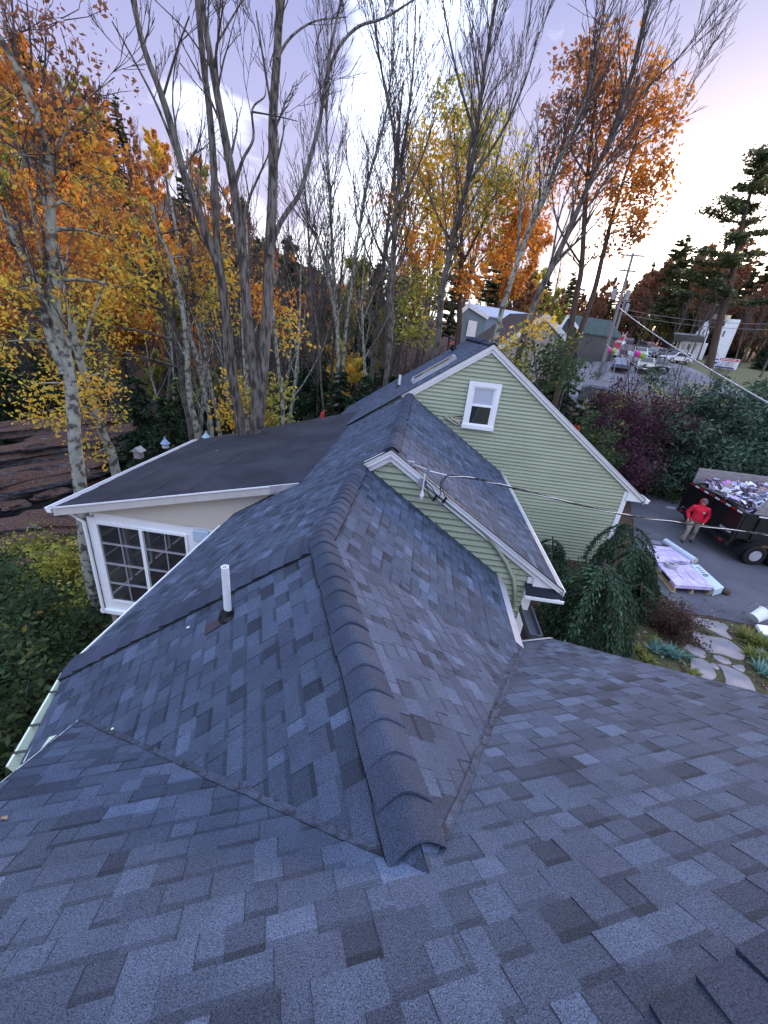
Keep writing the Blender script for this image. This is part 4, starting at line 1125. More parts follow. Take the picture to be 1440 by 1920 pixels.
JU = [((0.052, 0.098, 0.064), 3), ((0.080, 0.135, 0.085), 2), ((0.034, 0.062, 0.042), 2), ((0.115, 0.165, 0.110), 0.8)]
CO = [((0.020, 0.040, 0.022), 3), ((0.035, 0.062, 0.032), 3), ((0.055, 0.085, 0.045), 1), ((0.05, 0.045, 0.03), 0.5)]
PI_ = [((0.065, 0.090, 0.042), 3), ((0.11, 0.125, 0.052), 2), ((0.18, 0.17, 0.065), 1.2), ((0.038, 0.055, 0.030), 2)]

def proto_bare(h, seed, spread=0.55, dens=14, maxlev=3, b0=0.30):
    global RNG; RNG = np.random.default_rng(seed); tb = TB()
    P = [np.zeros(3)]; d = np.array([0, 0, 1.0]); segs = 9
    for i in range(segs): d = nv(d + rvec(0.05) + (0, 0, 0.25)); P.append(P[-1] + d * h / segs)
    R = [h * 0.011 * (1 - 0.88 * i / segs) + 0.012 for i in range(segs + 1)]; R[0] *= 1.25
    tb.tube(P, R, 7)
    for q in range(dens):
        t_ = b0 + (0.96 - b0) * (q + RNG.random()) / dens; k = min(int(t_ * segs), segs - 1); f0 = t_ * segs - k; pp = P[k] * (1 - f0) + P[k + 1] * f0
        a = RNG.random() * 2 * PI; an = spread * RNG.uniform(0.75, 1.3)
        limb(tb, pp, (math.cos(a) * math.sin(an), math.sin(a) * math.sin(an), math.cos(an)), h * 0.36 * (1.15 - 0.6 * t_), R[k] * 0.5, 1, maxlev, up=0.45, nch=(4, 6), wob=0.10, ang=0.5, rmin=0.011)
    return tb
def proto_leafy(h, seed, pal, leaf=0.15, n=5200, spread=0.75, dens=12, low=0.25, sig=0.20):
    tb = proto_bare(h, seed, spread, dens, 2, low)
    tips = np.array(tb.tips); c = tips[RNG.integers(0, len(tips), n)] + RNG.normal(size=(n, 3)) * sig * h / 14
    # thin the crown in patches so that what is behind shows through
    ph = RNG.random(3) * 6
    keep = (np.sin(c[:, 0] * 1.3 + ph[0]) + np.sin(c[:, 1] * 1.5 + ph[1]) + np.sin(c[:, 2] * 1.1 + ph[2])) > -1.2
    return tb, leaf_mesh('crown', c[keep], leaf, pal)
def proto_conifer(h, seed, pal, wid=0.22, whorls=22, low=0.08, droop=0.25, needle=0.26, dense=26, gaps=0.0, irregular=0.25, top=0.05):
    global RNG; RNG = np.random.default_rng(seed); tb = TB()
    P = [np.array([0, 0, h * i / 8.0]) + (rvec(0.05) * (i > 0)) * (1, 1, 0) for i in range(9)]; R = [h * 0.012 * (1 - 0.9 * i / 8) + 0.01 for i in range(9)]
    tb.tube(P, R, 7); C_ = []; A_ = []
    for q in range(whorls):
        t_ = low + (1 - top - low) * q / whorls; z = h * t_; L_ = h * wid * (1 - t_) ** 0.8 + 0.15
        for k in range(RNG.integers(4, 7)):
            if RNG.random() < gaps: continue
            a = RNG.random() * 2 * PI; ln = L_ * RNG.uniform(1 - irregular, 1 + irregular); d = np.array([math.cos(a), math.sin(a), 0.12 - droop * 0.4])
            z0 = z + RNG.uniform(-0.5, 0.5) * h / whorls
            pts = [np.array([0, 0, z0])]; dd = nv(d)
            for i in range(4): dd = nv(dd + (0, 0, -droop * 0.18) + rvec(0.04)); pts.append(pts[-1] + dd * ln / 4)
            tb.tube(pts, [0.018 * h / 10 + 0.006, 0.014, 0.010, 0.008, 0.005], 3)
            m = int(dense * ln)
            tt = RNG.uniform(0.15, 1.02, m) * 4; ii = np.minimum(tt.astype(int), 3); ff = (tt - ii)[:, None]; PP = np.array(pts)
            c = PP[ii] * (1 - ff) + PP[ii + 1] * ff
            sd_ = np.array([-math.sin(a), math.cos(a), 0]); off = RNG.normal(size=(m, 1)) * 0.16 * ln * (1.15 - tt[:, None] / 4)
            c = c + sd_ * off + RNG.normal(size=(m, 3)) * 0.04 + np.array([0, 0, -1]) * np.abs(off) * 0.25
            C_.append(c)
    C_ = np.concatenate(C_)
    return tb, leaf_mesh('crown', C_, needle, pal, flat=0.55, elong=1.15, droop=0.2)
def make_tree(name, tb, crown, loc, label, cat, group=None, rz=0, sc_=1.0, bark=None, leafmat=None, cat_=None):
    o = empty(name, loc, label, cat, group, rz); o.scale = (sc_,) * 3
    tr = link('trunk', tb.mesh('trunk') if isinstance(tb, TB) else tb, None, o)
    if bark and not tr.data.materials: tr.data.materials.append(bark); tr.data.materials.append(M_twig)
    if crown is not None:
        cr_ = link('crown', crown, None, o)
        if leafmat and not crown.materials: crown.materials.append(leafmat)
    return o
PROT = {}
PLANTED = []
def proto(key, fn, *a, **k):
    r_ = fn(*a, **k)
    tb, cr_ = r_ if isinstance(r_, tuple) else (r_, None)
    PROT[key] = (tb.mesh('trunk'), cr_)
proto('bare1', proto_bare, 16, 11, 0.42, 15); proto('bare2', proto_bare, 17, 12, 0.55, 14); proto('bare3', proto_bare, 15, 13, 0.36, 16)
proto('or1', proto_leafy, 14, 21, OR, n=9500); proto('or2', proto_leafy, 13, 22, OR, n=8500, spread=0.9)
proto('ye1', proto_leafy, 13, 23, YE, n=9000); proto('ol1', proto_leafy, 13, 24, OL, n=9500); proto('ru1', proto_leafy, 13, 25, RU, n=8000); proto('ru2', proto_leafy, 11, 26, RU, n=9500, low=0.10, spread=0.95, dens=15); proto('ol2', proto_leafy, 11, 27, OL, n=9500, low=0.10, spread=0.95, dens=15)
proto('pine1', proto_conifer, 17, 31, PI_, 0.20, 20, 0.25, 0.1, 0.20, 80, 0.15, 0.4); proto('pine2', proto_conifer, 19, 32, PI_, 0.17, 18, 0.35, 0.05, 0.20, 80, 0.25, 0.45)
proto('hem1', proto_conifer, 10, 33, CO, 0.30, 26, 0.02, 0.5, 0.12, 100, 0.0, 0.3); proto('hem2', proto_conifer, 8, 34, CO, 0.36, 24, 0.02, 0.6, 0.11, 100, 0.0, 0.35)
def proto_brush(seed):
    global RNG; RNG = np.random.default_rng(seed); tb = TB()
    for q in range(9):
        a = RNG.random() * 6.28; e = RNG.uniform(0.15, 0.8); limb(tb, (0, 0, -0.1), (math.cos(a) * e, math.sin(a) * e, 1), RNG.uniform(2.2, 4.2), 0.03, 1, 3, up=0.3, nch=(4, 5), wob=0.14, ang=0.6, rmin=0.008)
    return tb
proto('slim1', proto_bare, 14, 61, 0.45, 9, 2, 0.42); proto('slim2', proto_bare, 16, 62, 0.38, 9, 2, 0.38)
proto('brush1', proto_brush, 51); proto('brush2', proto_brush, 52)
BARKS = dict(slim1=M_birch, slim2=M_lichen, brush1=M_lichen, brush2=M_bark, bare1=M_bark, bare2=M_lichen, bare3=M_bark, or1=M_brown, or2=M_bark, ye1=M_bark, ol1=M_bark, ru1=M_brown, ru2=M_brown, ol2=M_bark, pine1=M_brown, pine2=M_brown, hem1=M_brown, hem2=M_brown)
KIND = dict(slim1=('birch_tree', 'slim pale trunk with few twigs', 'tree'), slim2=('bare_tree', 'slim grey trunk with few twigs', 'tree'), brush1=('bare_bush', 'pale twiggy bush', 'bush'), brush2=('bare_bush', 'grey twiggy bush', 'bush'), bare1=('bare_tree', 'bare grey tree with ascending twigs', 'tree'), bare2=('bare_tree', 'bare lichen-grey tree with spreading twigs', 'tree'), bare3=('bare_tree', 'slim bare tree with upright twigs', 'tree'),
            or1=('maple_tree', 'orange-leaved tree', 'tree'), or2=('maple_tree', 'broad orange-leaved tree', 'tree'), ye1=('maple_tree', 'yellow-leaved tree', 'tree'), ol1=('maple_tree', 'olive-green tree turning yellow', 'tree'),
            ru1=('oak_tree', 'rust-brown leaved tree', 'tree'), ru2=('oak_tree', 'low bushy rust-brown tree', 'tree'), ol2=('maple_tree', 'low bushy olive tree', 'tree'), pine1=('pine_tree', 'dark green pine', 'pine tree'), pine2=('pine_tree', 'tall ragged green pine', 'pine tree'), hem1=('hemlock_tree', 'dark drooping hemlock', 'evergreen'), hem2=('hemlock_tree', 'low broad dark hemlock', 'evergreen'))
def plant(key, x, y, sc_, where, group, dz=0):
    dd_ = CRN.T @ (np.array([x, y, terr(x, y) + 4]) - CAMP); px_ = 720 + FPX * dd_[0] / -dd_[2]
    if group and (px_ > 1530 or px_ < -90): return None          # well outside the picture
    tm, cm = PROT[key]; nm, ds, ct = KIND[key]
    o = make_tree(nm, tm, cm, (x, y, terr(x, y) - 0.15 + dz), f'{ds} {where}', ct, group, random.random() * 6.28, sc_, BARKS[key], M_needle if key[:3] in ('pin', 'hem') else M_leaf)
    if group: PLANTED.append((o, ds, x, y, sc_))
    return o
random.seed(42)
def scatter(n, gen, keys, ws, smin, smax, where, group, mind=2.2, lim=None):
    pts = []
    tries = 0
    while len(pts) < n and tries < n * 40:
        tries += 1; x, y = gen()
        if any((x - a) ** 2 + (y - b) ** 2 < mind ** 2 for a, b in pts): continue
        if lim and not lim(x, y): continue
        pts.append((x, y)); k = random.choices(keys, ws)[0]; plant(k, x, y, random.uniform(smin, smax), where, group)
def pol(a0, a1, d0, d1):
    def g():
        a = rad(random.uniform(a0, a1)); d = math.sqrt(random.uniform(d0 * d0, d1 * d1)); return d * math.sin(a), d * math.cos(a)
    return g
# the wooded hill beyond the river
scatter(112, pol(-54, -20, 50, 128), ['or1', 'or2', 'ye1', 'ol1', 'ru1', 'pine1', 'bare1', 'bare2', 'hem1'], [3, 2, 2, 2.5, 2.5, 3, 2.5, 1.5, 1], 0.75, 1.05, 'high on the wooded hill across the river', 'trees covering the hill across the river', 2.9, lambda x, y: x < -30)
scatter(80, pol(-54, -12, 124, 178), ['or1', 'or2', 'ol1', 'ru1', 'pine1', 'pine2', 'bare1', 'ye1'], [2, 2, 2.5, 2.5, 3, 2, 2, 1], 0.8, 1.1, 'along the crest of the wooded hill', 'trees along the crest of the hill', 4.2, lambda x, y: x < -26)
scatter(22, pol(-54, -30, 40, 62), ['or1', 'ru1', 'bare1', 'bare2', 'hem1', 'ol1', 'ye1'], [2, 2, 2.5, 2, 2, 1.5, 1], 0.55, 0.85, 'at the foot of the hill just above the rock ledges', 'trees at the foot of the hill', 3.0, lambda x, y: x < -29)
# woods straight ahead, beyond the flat roof
scatter(60, pol(-25, -5, 42, 100), ['ol1', 'ye1', 'pine1', 'pine2', 'bare1', 'bare2', 'bare3', 'or1', 'ru1', 'hem1'], [3, 1.5, 3, 2, 2, 2, 2, 1, 1.2, 1], 0.8, 1.1, 'in the woods straight beyond the low black roof', 'trees in the woods beyond the low roof', 3.4)
scatter(16, pol(-30, -4, 25, 40), ['bare1', 'bare3', 'hem1', 'hem2', 'bare2', 'ru1'], [2, 2, 3, 2, 2, 0.8], 0.45, 0.8, 'in the dim front edge of the woods past the low roof', 'small trees at the front edge of the woods', 2.6)
scatter(46, pol(-33, -3, 21, 52), ['slim1', 'slim2', 'bare3'], [3, 3, 1], 0.6, 1.0, 'in the woods past the low black roof', 'slim trunks in the woods beyond the low roof', 1.6)
scatter(28, pol(-33, -6, 30, 60), ['ye1', 'hem1', 'ol2', 'or1'], [2, 4, 3, 1], 0.42, 0.62, 'in the woods past the low black roof', 'small leafy trees in the woods beyond the low roof', 2.4)
scatter(46, pol(-26, 2, 22, 48), ['brush1', 'brush2'], [1, 1], 0.7, 1.3, 'in the undergrowth beyond the low black roof', 'leafless bushes in the undergrowth beyond the low roof', 1.4)
scatter(40, pol(-52, -27, 38, 75), ['brush1', 'brush2'], [1, 1], 0.7, 1.4, 'on the slope above the rock ledges', 'leafless bushes above the rock ledges', 1.6, lambda x, y: x < -30)
scatter(15, pol(-27, 10, 32, 56), ['bare1', 'bare3', 'bare2'], [3, 3, 1], 1.05, 1.4, 'towering over the woods', 'tall bare trees towering over the woods', 3.2)
# behind the upper gable and the neighbour's sheds
scatter(26, pol(-6, 15, 48, 105), ['ol1', 'pine1', 'pine2', 'bare1', 'bare2', 'ru1', 'or1', 'ye1'], [2, 3, 2, 1.5, 1.5, 2, 1.5, 1], 0.62, 0.9, "behind the neighbour's blue-grey and tan sheds", 'trees behind the neighbouring sheds', 3.6)
# the ridge of trees right of the road
scatter(120, pol(22.0, 50, 84, 135), ['ru1', 'ru2', 'pine1', 'pine2', 'bare1', 'ol2', 'or2'], [3, 5, 3, 1, 1, 3, 1], 0.85, 1.15, 'in the far tree line right of the road', 'trees in the far tree line beyond the road', 3.0, lambda x, y: x - np.interp(y, [70, 90, 110], [27, 31, 33]) > 8)
scatter(44, pol(10, 23.5, 96, 140), ['ru1', 'ru2', 'pine1', 'ol2'], [2, 4, 3, 2], 0.6, 0.9, 'in the far tree line left of the road', 'trees in the far tree line left of the road', 4.0, None)
scatter(34, pol(25, 48, 76, 100), ['ru2', 'hem2', 'bare3', 'ol2'], [4, 3, 2, 3], 0.45, 0.75, 'behind the parking lot on the right', 'trees behind the parking lot', 3.0, lambda x, y: x > 41)
scatter(70, pol(23, 50, 84, 112), ['ru2', 'hem2', 'ol2', 'brush1'], [4, 4, 3, 1], 0.35, 0.6, 'low along the far treeline', 'undergrowth of the far treeline', 2.4, lambda x, y: x - np.interp(y, [70, 90, 110], [27, 31, 33]) > 7)
scatter(30, pol(8, 21.5, 60, 100), ['ru2', 'hem2', 'ol2'], [3, 3, 3], 0.35, 0.6, 'low behind the sheds', 'undergrowth behind the sheds', 2.4, lambda x, y: np.interp(y, [54, 70, 90, 110], [24, 27, 31, 33]) - x > 7)
scatter(9, pol(27, 36, 56, 80), ['bare3', 'bare1', 'ru1'], [3, 2, 1], 0.42, 0.6, 'on the grassy verge behind the parked cars', 'small bare trees behind the parked cars', 3.0, lambda x, y: x > 36)

# ------------------------------------------------ trees traced one by one
class Trace:
    def __init__(s, bx, by, d):
        s.d = d; b = far(bx, by, d); s.n = nv((b[0], b[1], 0)); s.b = b; s.side = np.array([s.n[1], -s.n[0], 0])
    def at(s, px, py, dep=0.0): return hit(px, py, s.n, s.b + s.n * dep)
def traced(name, label, cat, d, stems, bark, sprout=(10, 2.4, 0.3), blobs=(), leafmat=None, leaf=0.055, group=None, seed=1, twl=2, start=0.35, rmin=0.006, foot=None, jitd=0.4, pal=OR, sig=0.16, ang=0.5, crownname='crown', crown_d=0.0):
    """stems: list of (photo points, bottom radius, top radius); blobs: (px, py, radius px, palette, leaves)"""
    global RNG; RNG = np.random.default_rng(seed); tb = TB(); T = Trace(*stems[0][0][0], d); allp = []
    base = None
    for si, (pts, r0, r1) in enumerate(stems):
        dj = RNG.uniform(-jitd, jitd) if si else 0
        P = [T.at(*q, dep=dj * i / max(1, len(pts) - 1) + (stems[si][3] if len(stems[si]) > 3 else 0)) for i, q in enumerate(pts)]
        if si == 0 or (foot and si in foot):
            g = terr(P[0][0], P[0][1])
            if P[0][2] > g: P = [np.array([P[0][0] - 0.05 * (P[1][0] - P[0][0]), P[0][1], g - 0.2])] + P
        P = spline(P, 4); R = np.interp(np.linspace(0, 1, len(P)), [0, 1], [r0, r1])
        if si == 0: R[0] *= 1.3; base = P[0]
        tb.tube(P, R, 9 if r0 > 0.06 else 6); allp.append((P, R))
        n, ln, st = sprout
        L_ = np.linalg.norm(P[-1] - P[0]); nn = max(2, int(n * L_ / 10))
        for q in range(nn):
            t_ = start + (1 - start) * (q + RNG.random()) / nn; k = min(int(t_ * (len(P) - 1)), len(P) - 2); pp = P[k]; dd = nv(P[k + 1] - P[k])
            a = RNG.random() * 2 * PI; side = T.side * math.cos(a) * 1.25 + T.n * math.sin(a) * 0.8; side = nv(side)
            an = ang * RNG.uniform(0.6, 1.4)
            limb(tb, pp, nv(dd * math.cos(an) + side * math.sin(an) + (0, 0, 0.2)), ln * RNG.uniform(0.5, 1.3) * (1.2 - 0.5 * t_), max(rmin * 1.5, R[k] * 0.42), 1, twl + 1, up=0.4, nch=(3, 5), wob=0.10, ang=0.45, rmin=rmin)
        tb.tips += [P[-1]] * 2
    leaves = []; 
    for bl in blobs:
        bx, by, br_, pal_, n_ = bl[:5]; dep = bl[5] if len(bl) > 5 else RNG.uniform(-1, 1) * 0.6
        c = T.at(bx, by, dep); dist_ = np.linalg.norm(c - CAMP); r_ = br_ / FPX * dist_
        # a limb from the nearest stem to the clump
        best = min(((np.linalg.norm(p - c) + max(0, p[2] - c[2]) * 1.5, i, j) for i, (P, R) in enumerate(allp) for j, p in enumerate(P)), key=lambda q: q[0])
        p0 = allp[best[1]][0][best[2]]; rr = min(allp[best[1]][1][best[2]] * 0.5, 0.05)
        mid = (p0 + c) / 2 + (0, 0, 0.08 * np.linalg.norm(c - p0)) + rvec(0.05)
        tb.tube(spline([p0, mid, c], 4), np.linspace(rr, 0.012, 9), 4)
        k = max(3, int(n_ / 18)); sub = RNG.normal(size=(k, 3)); sub /= np.linalg.norm(sub, axis=1)[:, None]; sub *= (RNG.random((k, 1)) ** 0.45) * r_; sub[:, 2] *= 0.85
        for q in sub:
            tb.tube([c + q * 0.1, c + q * 0.6 + rvec(0.04), c + q], [0.010, 0.007, 0.005], 3)
        cc2 = c + sub[RNG.integers(0, k, n_)] + RNG.normal(size=(n_, 3)) * sig
        leaves.append((cc2, pal_))
    V = []
    tb.V = [v - base for v in tb.V]
    o = empty(name, base, label, cat, group)
    tr = link('trunk', tb.mesh('trunk'), bark, o); tr.data.materials.append(M_twig)
    if leaves:
        ms = [leaf_mesh('crown', c - base, leaf, p_) for c, p_ in leaves]
        # join all clumps in one mesh
        Vs = []; Cs = []
        for m_ in ms:
            v = np.empty(len(m_.vertices) * 3, np.float32); m_.vertices.foreach_get('co', v); Vs.append(v.reshape(-1, 3))
            c_ = np.empty(len(m_.polygons) * 4, np.float32); m_.attributes['Col'].data.foreach_get('color', c_); Cs.append(c_.reshape(-1, 4)[:, :3]); 
        Vs = np.concatenate(Vs); Cs = np.concatenate(Cs); n_ = len(Cs)
        for m_ in ms: bpy.data.meshes.remove(m_)
        link(crownname, mesh_np('crown', Vs, np.arange(n_ * 4), np.arange(n_) * 4, np.full(n_, 4), Cs), leafmat or M_leaf, o)
    return o
# the great forked tree behind the flat roof
traced('ash_tree', 'great bare grey tree forking into several tall stems right behind the low black roof', 'tree', 13.5,
    [([(480, 812), (480, 725), (467, 625), (457, 500), (442, 375), (430, 300), (415, 220), (400, 135), (385, 50), (372, -40)], 0.182, 0.050),
     ([(484, 800), (492, 700), (502, 575), (505, 475), (512, 350), (512, 225), (520, 100), (525, 0), (528, -50)], 0.190, 0.065),
     ([(506, 478), (520, 430), (540, 395), (562, 362), (582, 295), (600, 225), (612, 150), (635, 90), (672, 50), (720, 34), (775, 0)], 0.076, 0.022),
     ([(611, 155), (622, 80), (640, 0), (652, -40)], 0.042, 0.022), ([(442, 345), (455, 300), (475, 260), (473, 205), (495, 183), (498, 170)], 0.046, 0.011), ([(475, 210), (520, 218), (560, 228)], 0.023, 0.007),
     ([(415, 222), (405, 100), (420, 60), (455, 0)], 0.038, 0.014), ([(520, 110), (545, 70), (590, 40), (650, 32)], 0.038, 0.011), ([(513, 225), (495, 120), (480, 20)], 0.038, 0.014), ([(400, 135), (350, 60), (290, 0)], 0.027, 0.007)],
    M_bark, sprout=(6, 1.9, 0), seed=101, start=0.40, rmin=0.006, ang=0.65)
traced('ash_tree', 'second grey trunk beside the great forked tree, leaning left into two stems', 'tree', 13.8,
    [([(452, 815), (435, 700), (422, 575), (410, 500), (390, 450), (370, 390), (345, 325), (325, 250), (300, 170), (270, 90), (245, -20)], 0.167, 0.050),
     ([(418, 545), (407, 450), (400, 300), (392, 200), (382, 125), (370, 0), (366, -40)], 0.106, 0.050), ([(305, 185), (330, 100), (355, 30)], 0.030, 0.014), ([(345, 325), (300, 210), (255, 120), (210, 40)], 0.038, 0.014)],
    M_bark, sprout=(6, 1.9, 0), seed=102, start=0.40, rmin=0.006, ang=0.65)
# the pale leaning tree at the left with orange and yellow leaves
traced('maple_tree', 'pale lichened maple at far left, its orange leaves filling the upper left corner', 'tree', 12.3,
    [([(186, 1150), (172, 1090), (162, 1040), (152, 930), (141, 840), (136, 760), (128, 690), (108, 615), (100, 525), (97, 450), (92, 375), (90, 300), (70, 225), (50, 165), (25, 115), (0, 70)], 0.19, 0.05),
     ([(120, 700), (90, 625), (82, 565), (65, 515), (30, 460), (8, 400), (-20, 340)], 0.10, 0.04), ([(90, 310), (125, 245), (160, 190), (215, 145)], 0.035, 0.01), ([(62, 200), (60, 120), (50, 0)], 0.03, 0.01)],
    M_birch, sprout=(12, 1.7, 0), seed=103, start=0.35, leaf=0.052, sig=0.13,
    blobs=[(40, 60, 60, RU, 260), (110, 40, 55, RU, 160), (30, 180, 70, OR, 326), (110, 200, 70, OR, 312), (170, 250, 60, OR, 204), (40, 290, 75, OR, 380), (130, 320, 70, OR, 312), (210, 330, 60, OR, 163), (60, 380, 60, OR, 231), (150, 400, 60, YE, 176), (20, 450, 55, OR, 176), (100, 480, 70, OR, 285), (30, 540, 60, YE, 285), (60, 590, 60, YE, 326), (120, 560, 50, YE, 204), (15, 640, 50, YE, 204), (215, 450, 50, OR, 136), (230, 540, 40, YE, 108), (190, 180, 45, RU, 160)])
traced('birch_tree', 'leaning pale birch with thin yellow leaves above the rocky bank', 'tree', 14.5,
    [([(217, 885), (195, 820), (172, 750), (150, 675), (132, 600), (120, 520), (100, 440)], 0.15, 0.05), ([(150, 675), (170, 600), (200, 520)], 0.05, 0.02)], M_birch, sprout=(6, 1.2, 0), seed=104, start=0.3, leaf=0.06,
    blobs=[(130, 730, 40, YE, 260), (90, 770, 45, YE, 220), (160, 790, 45, YE, 260), (190, 740, 40, YE, 220), (60, 720, 35, YE, 130), (200, 700, 35, YE, 160), (180, 850, 30, YE, 120)])
traced('maple_tree', 'golden maple left of the great forked tree with a slanting trunk', 'tree', 21,
    [([(360, 820), (345, 740), (332, 640), (310, 570), (285, 540), (255, 500), (225, 470), (190, 430), (160, 390)], 0.16, 0.05), ([(310, 570), (300, 470), (290, 380)], 0.06, 0.02)], M_lichen, sprout=(6, 1.6, 0), seed=105, leaf=0.085, sig=0.20,
    blobs=[(190, 430, 60, OR, 489), (240, 480, 60, YE, 560), (210, 540, 60, YE, 560), (150, 500, 50, OR, 350), (250, 570, 55, YE, 489), (200, 620, 60, YE, 420), (280, 520, 40, YE, 244), (140, 440, 50, OR, 350), (230, 390, 50, OR, 280), (120, 620, 50, OL, 280), (160, 680, 40, OL, 182), (90, 660, 45, YE, 210)])
for i, (st, ds, bl) in enumerate((
    ([([(371, 822), (356, 750), (350, 650), (342, 580), (325, 500), (300, 440), (285, 380)], 0.15, 0.05)], 'mottled white birch trunk, thickest of the clump left of the great forked tree', [(380, 430, 40, OR, 260), (360, 480, 45, OR, 300)]),
    ([([(398, 817), (380, 725), (360, 640), (348, 575), (340, 500), (330, 430), (310, 330)], 0.11, 0.04)], 'slim lichen-white birch leaning left in the middle of the birch clump', [(400, 520, 45, YE, 380), (380, 560, 40, YE, 300)]),
    ([([(412, 812), (395, 725), (377, 625), (370, 565), (365, 480), (360, 380), (350, 280)], 0.10, 0.04)], 'rightmost slim birch of the clump, beside the second grey trunk', [(410, 590, 35, YE, 240), (400, 460, 35, YE, 220)]))):
    traced('birch_tree', ds, 'tree', 20 + i * 0.5, st, M_birch, sprout=(8, 1.6, 0), seed=110 + i, blobs=bl, leaf=0.09, sig=0.25, start=0.35)
traced('maple_tree', 'small maple with orange-yellow leaves showing between the stems of the forked tree', 'tree', 17,
    [([(463, 820), (460, 720), (456, 650), (452, 560), (455, 480)], 0.06, 0.02)], M_birch, sprout=(5, 1.0, 0), seed=114, leaf=0.075, sig=0.2,
    blobs=[(470, 560, 35, OR, 260), (540, 620, 40, YE, 330), (500, 590, 35, OR, 220), (520, 560, 30, OR, 150), (440, 740, 35, YE, 240), (500, 740, 45, OL, 500), (470, 770, 40, YE, 380), (430, 780, 30, YE, 200), (520, 790, 35, OL, 260)])
for i, (st, ds, bk_) in enumerate((
    ([([(531, 800), (523, 700), (515, 620), (508, 540), (505, 470)], 0.07, 0.03)], 'thin lichened sapling standing just right of the great forked tree', M_birch),
    ([([(606, 790), (602, 720), (598, 650), (590, 590), (570, 520), (560, 460)], 0.06, 0.02)], 'thin leaning sapling behind the far end of the low roof', M_lichen),
    ([([(634, 665), (622, 560), (607, 480), (590, 440), (565, 400)], 0.12, 0.05)], 'left stem of the pale trees that rise from the dark hemlocks', M_birch),
    ([([(634, 660), (626, 520), (620, 400), (612, 250), (616, 130), (612, 20)], 0.12, 0.03)], 'straight pale tree rising tall from the dark hemlocks', M_birch),
    ([([(644, 665), (660, 530), (674, 430), (690, 340), (720, 230), (735, 120), (740, 20)], 0.11, 0.03)], 'pale tree leaning right above the dark hemlocks', M_birch),
    ([([(731, 640), (733, 560), (738, 480), (741, 400), (748, 320), (735, 230), (715, 130), (700, 30)], 0.17, 0.03), ([(746, 330), (765, 220), (775, 120), (780, 10)], 0.08, 0.02), ([(733, 520), (700, 440), (690, 400), (678, 330)], 0.06, 0.02), ([(741, 400), (790, 300), (820, 200)], 0.05, 0.02)], 'dark bare tree fanning out in the middle of the sky', M_bark),
    ([([(819, 650), (827, 554), (839, 496), (851, 437), (874, 350), (892, 262), (903, 175), (915, 87), (930, -10)], 0.17, 0.04), ([(892, 262), (860, 150), (840, 60), (830, 0)], 0.06, 0.02), ([(874, 350), (940, 250), (985, 150), (1010, 60)], 0.06, 0.02), ([(880, 320), (900, 200), (880, 60)], 0.05, 0.02)], 'tall lichen-spotted bare tree rising left behind the upper gable', M_lichen),
    ([([(930, 630), (950, 554), (973, 484), (1002, 408), (1037, 320), (1067, 262), (1100, 180), (1120, 90), (1135, 0)], 0.13, 0.03), ([(973, 484), (975, 400), (990, 280)], 0.05, 0.02)], 'pale bare tree leaning right between the two sheds', M_birch),
    ([([(966, 690), (1002, 571), (1032, 507), (1067, 432), (1102, 350), (1142, 262), (1183, 146), (1212, 29), (1225, -20)], 0.16, 0.03), ([(1142, 262), (1200, 180), (1270, 110), (1330, 40)], 0.05, 0.012), ([(1102, 350), (1150, 300), (1240, 240), (1290, 190)], 0.04, 0.01), ([(1170, 180), (1160, 90), (1165, 0)], 0.04, 0.01)], 'grey bare tree leaning far right in front of the tan shed', M_bark))):
    traced('bare_tree', ds, 'tree', (15, 19, 26, 27, 26.5, 24, 22, 21, 20)[i], st, bk_, sprout=((5, 1.0, 0) if i < 2 else (19, 3.3, 0)), seed=120 + i, start=0.30, rmin=0.008 if i > 1 else 0.006, ang=0.42, twl=2, jitd=0.8)
# the burning orange oak right of centre
traced('oak_tree', 'tall oak with glowing orange and red leaves standing against the violet cloud', 'tree', 25,
    [([(1055, 700), (1078, 566), (1090, 507), (1096, 408), (1102, 327), (1112, 230), (1125, 130), (1135, 80)], 0.18, 0.03), ([(1062, 690), (1110, 560), (1130, 480), (1150, 400), (1175, 320), (1200, 240)], 0.15, 0.03), ([(1100, 330), (1070, 280), (1055, 220)], 0.05, 0.02), ([(1092, 500), (1060, 450), (1040, 400), (1030, 300)], 0.06, 0.02)],
    M_brown, sprout=(8, 1.8, 0), seed=140, leaf=0.10, sig=0.20,
    blobs=[(1135, 95, 30, RU, 330), (1120, 130, 38, OR, 360), (1080, 120, 28, RU, 260), (1140, 160, 45, OR, 520), (1090, 180, 45, RU, 520), (1210, 150, 35, OR, 360), (1230, 190, 35, OR, 380), (1180, 190, 38, OR, 420), (1060, 230, 40, RU, 420), (1120, 230, 45, RU, 460), (1200, 240, 40, OR, 420), (1240, 215, 25, OR, 200), (1160, 290, 45, OR, 440), (1220, 290, 36, OR, 340), (1100, 290, 40, OR, 330), (1200, 340, 42, OR, 480), (1150, 350, 45, OR, 460), (1225, 370, 32, OR, 280), (1180, 400, 35, OR, 330), (1040, 290, 32, RU, 220), (1050, 330, 30, OR, 160), (1090, 350, 30, OR, 160), (1180, 440, 28, RU, 160), (1140, 470, 25, RU, 100), (1200, 420, 25, OR, 150)])
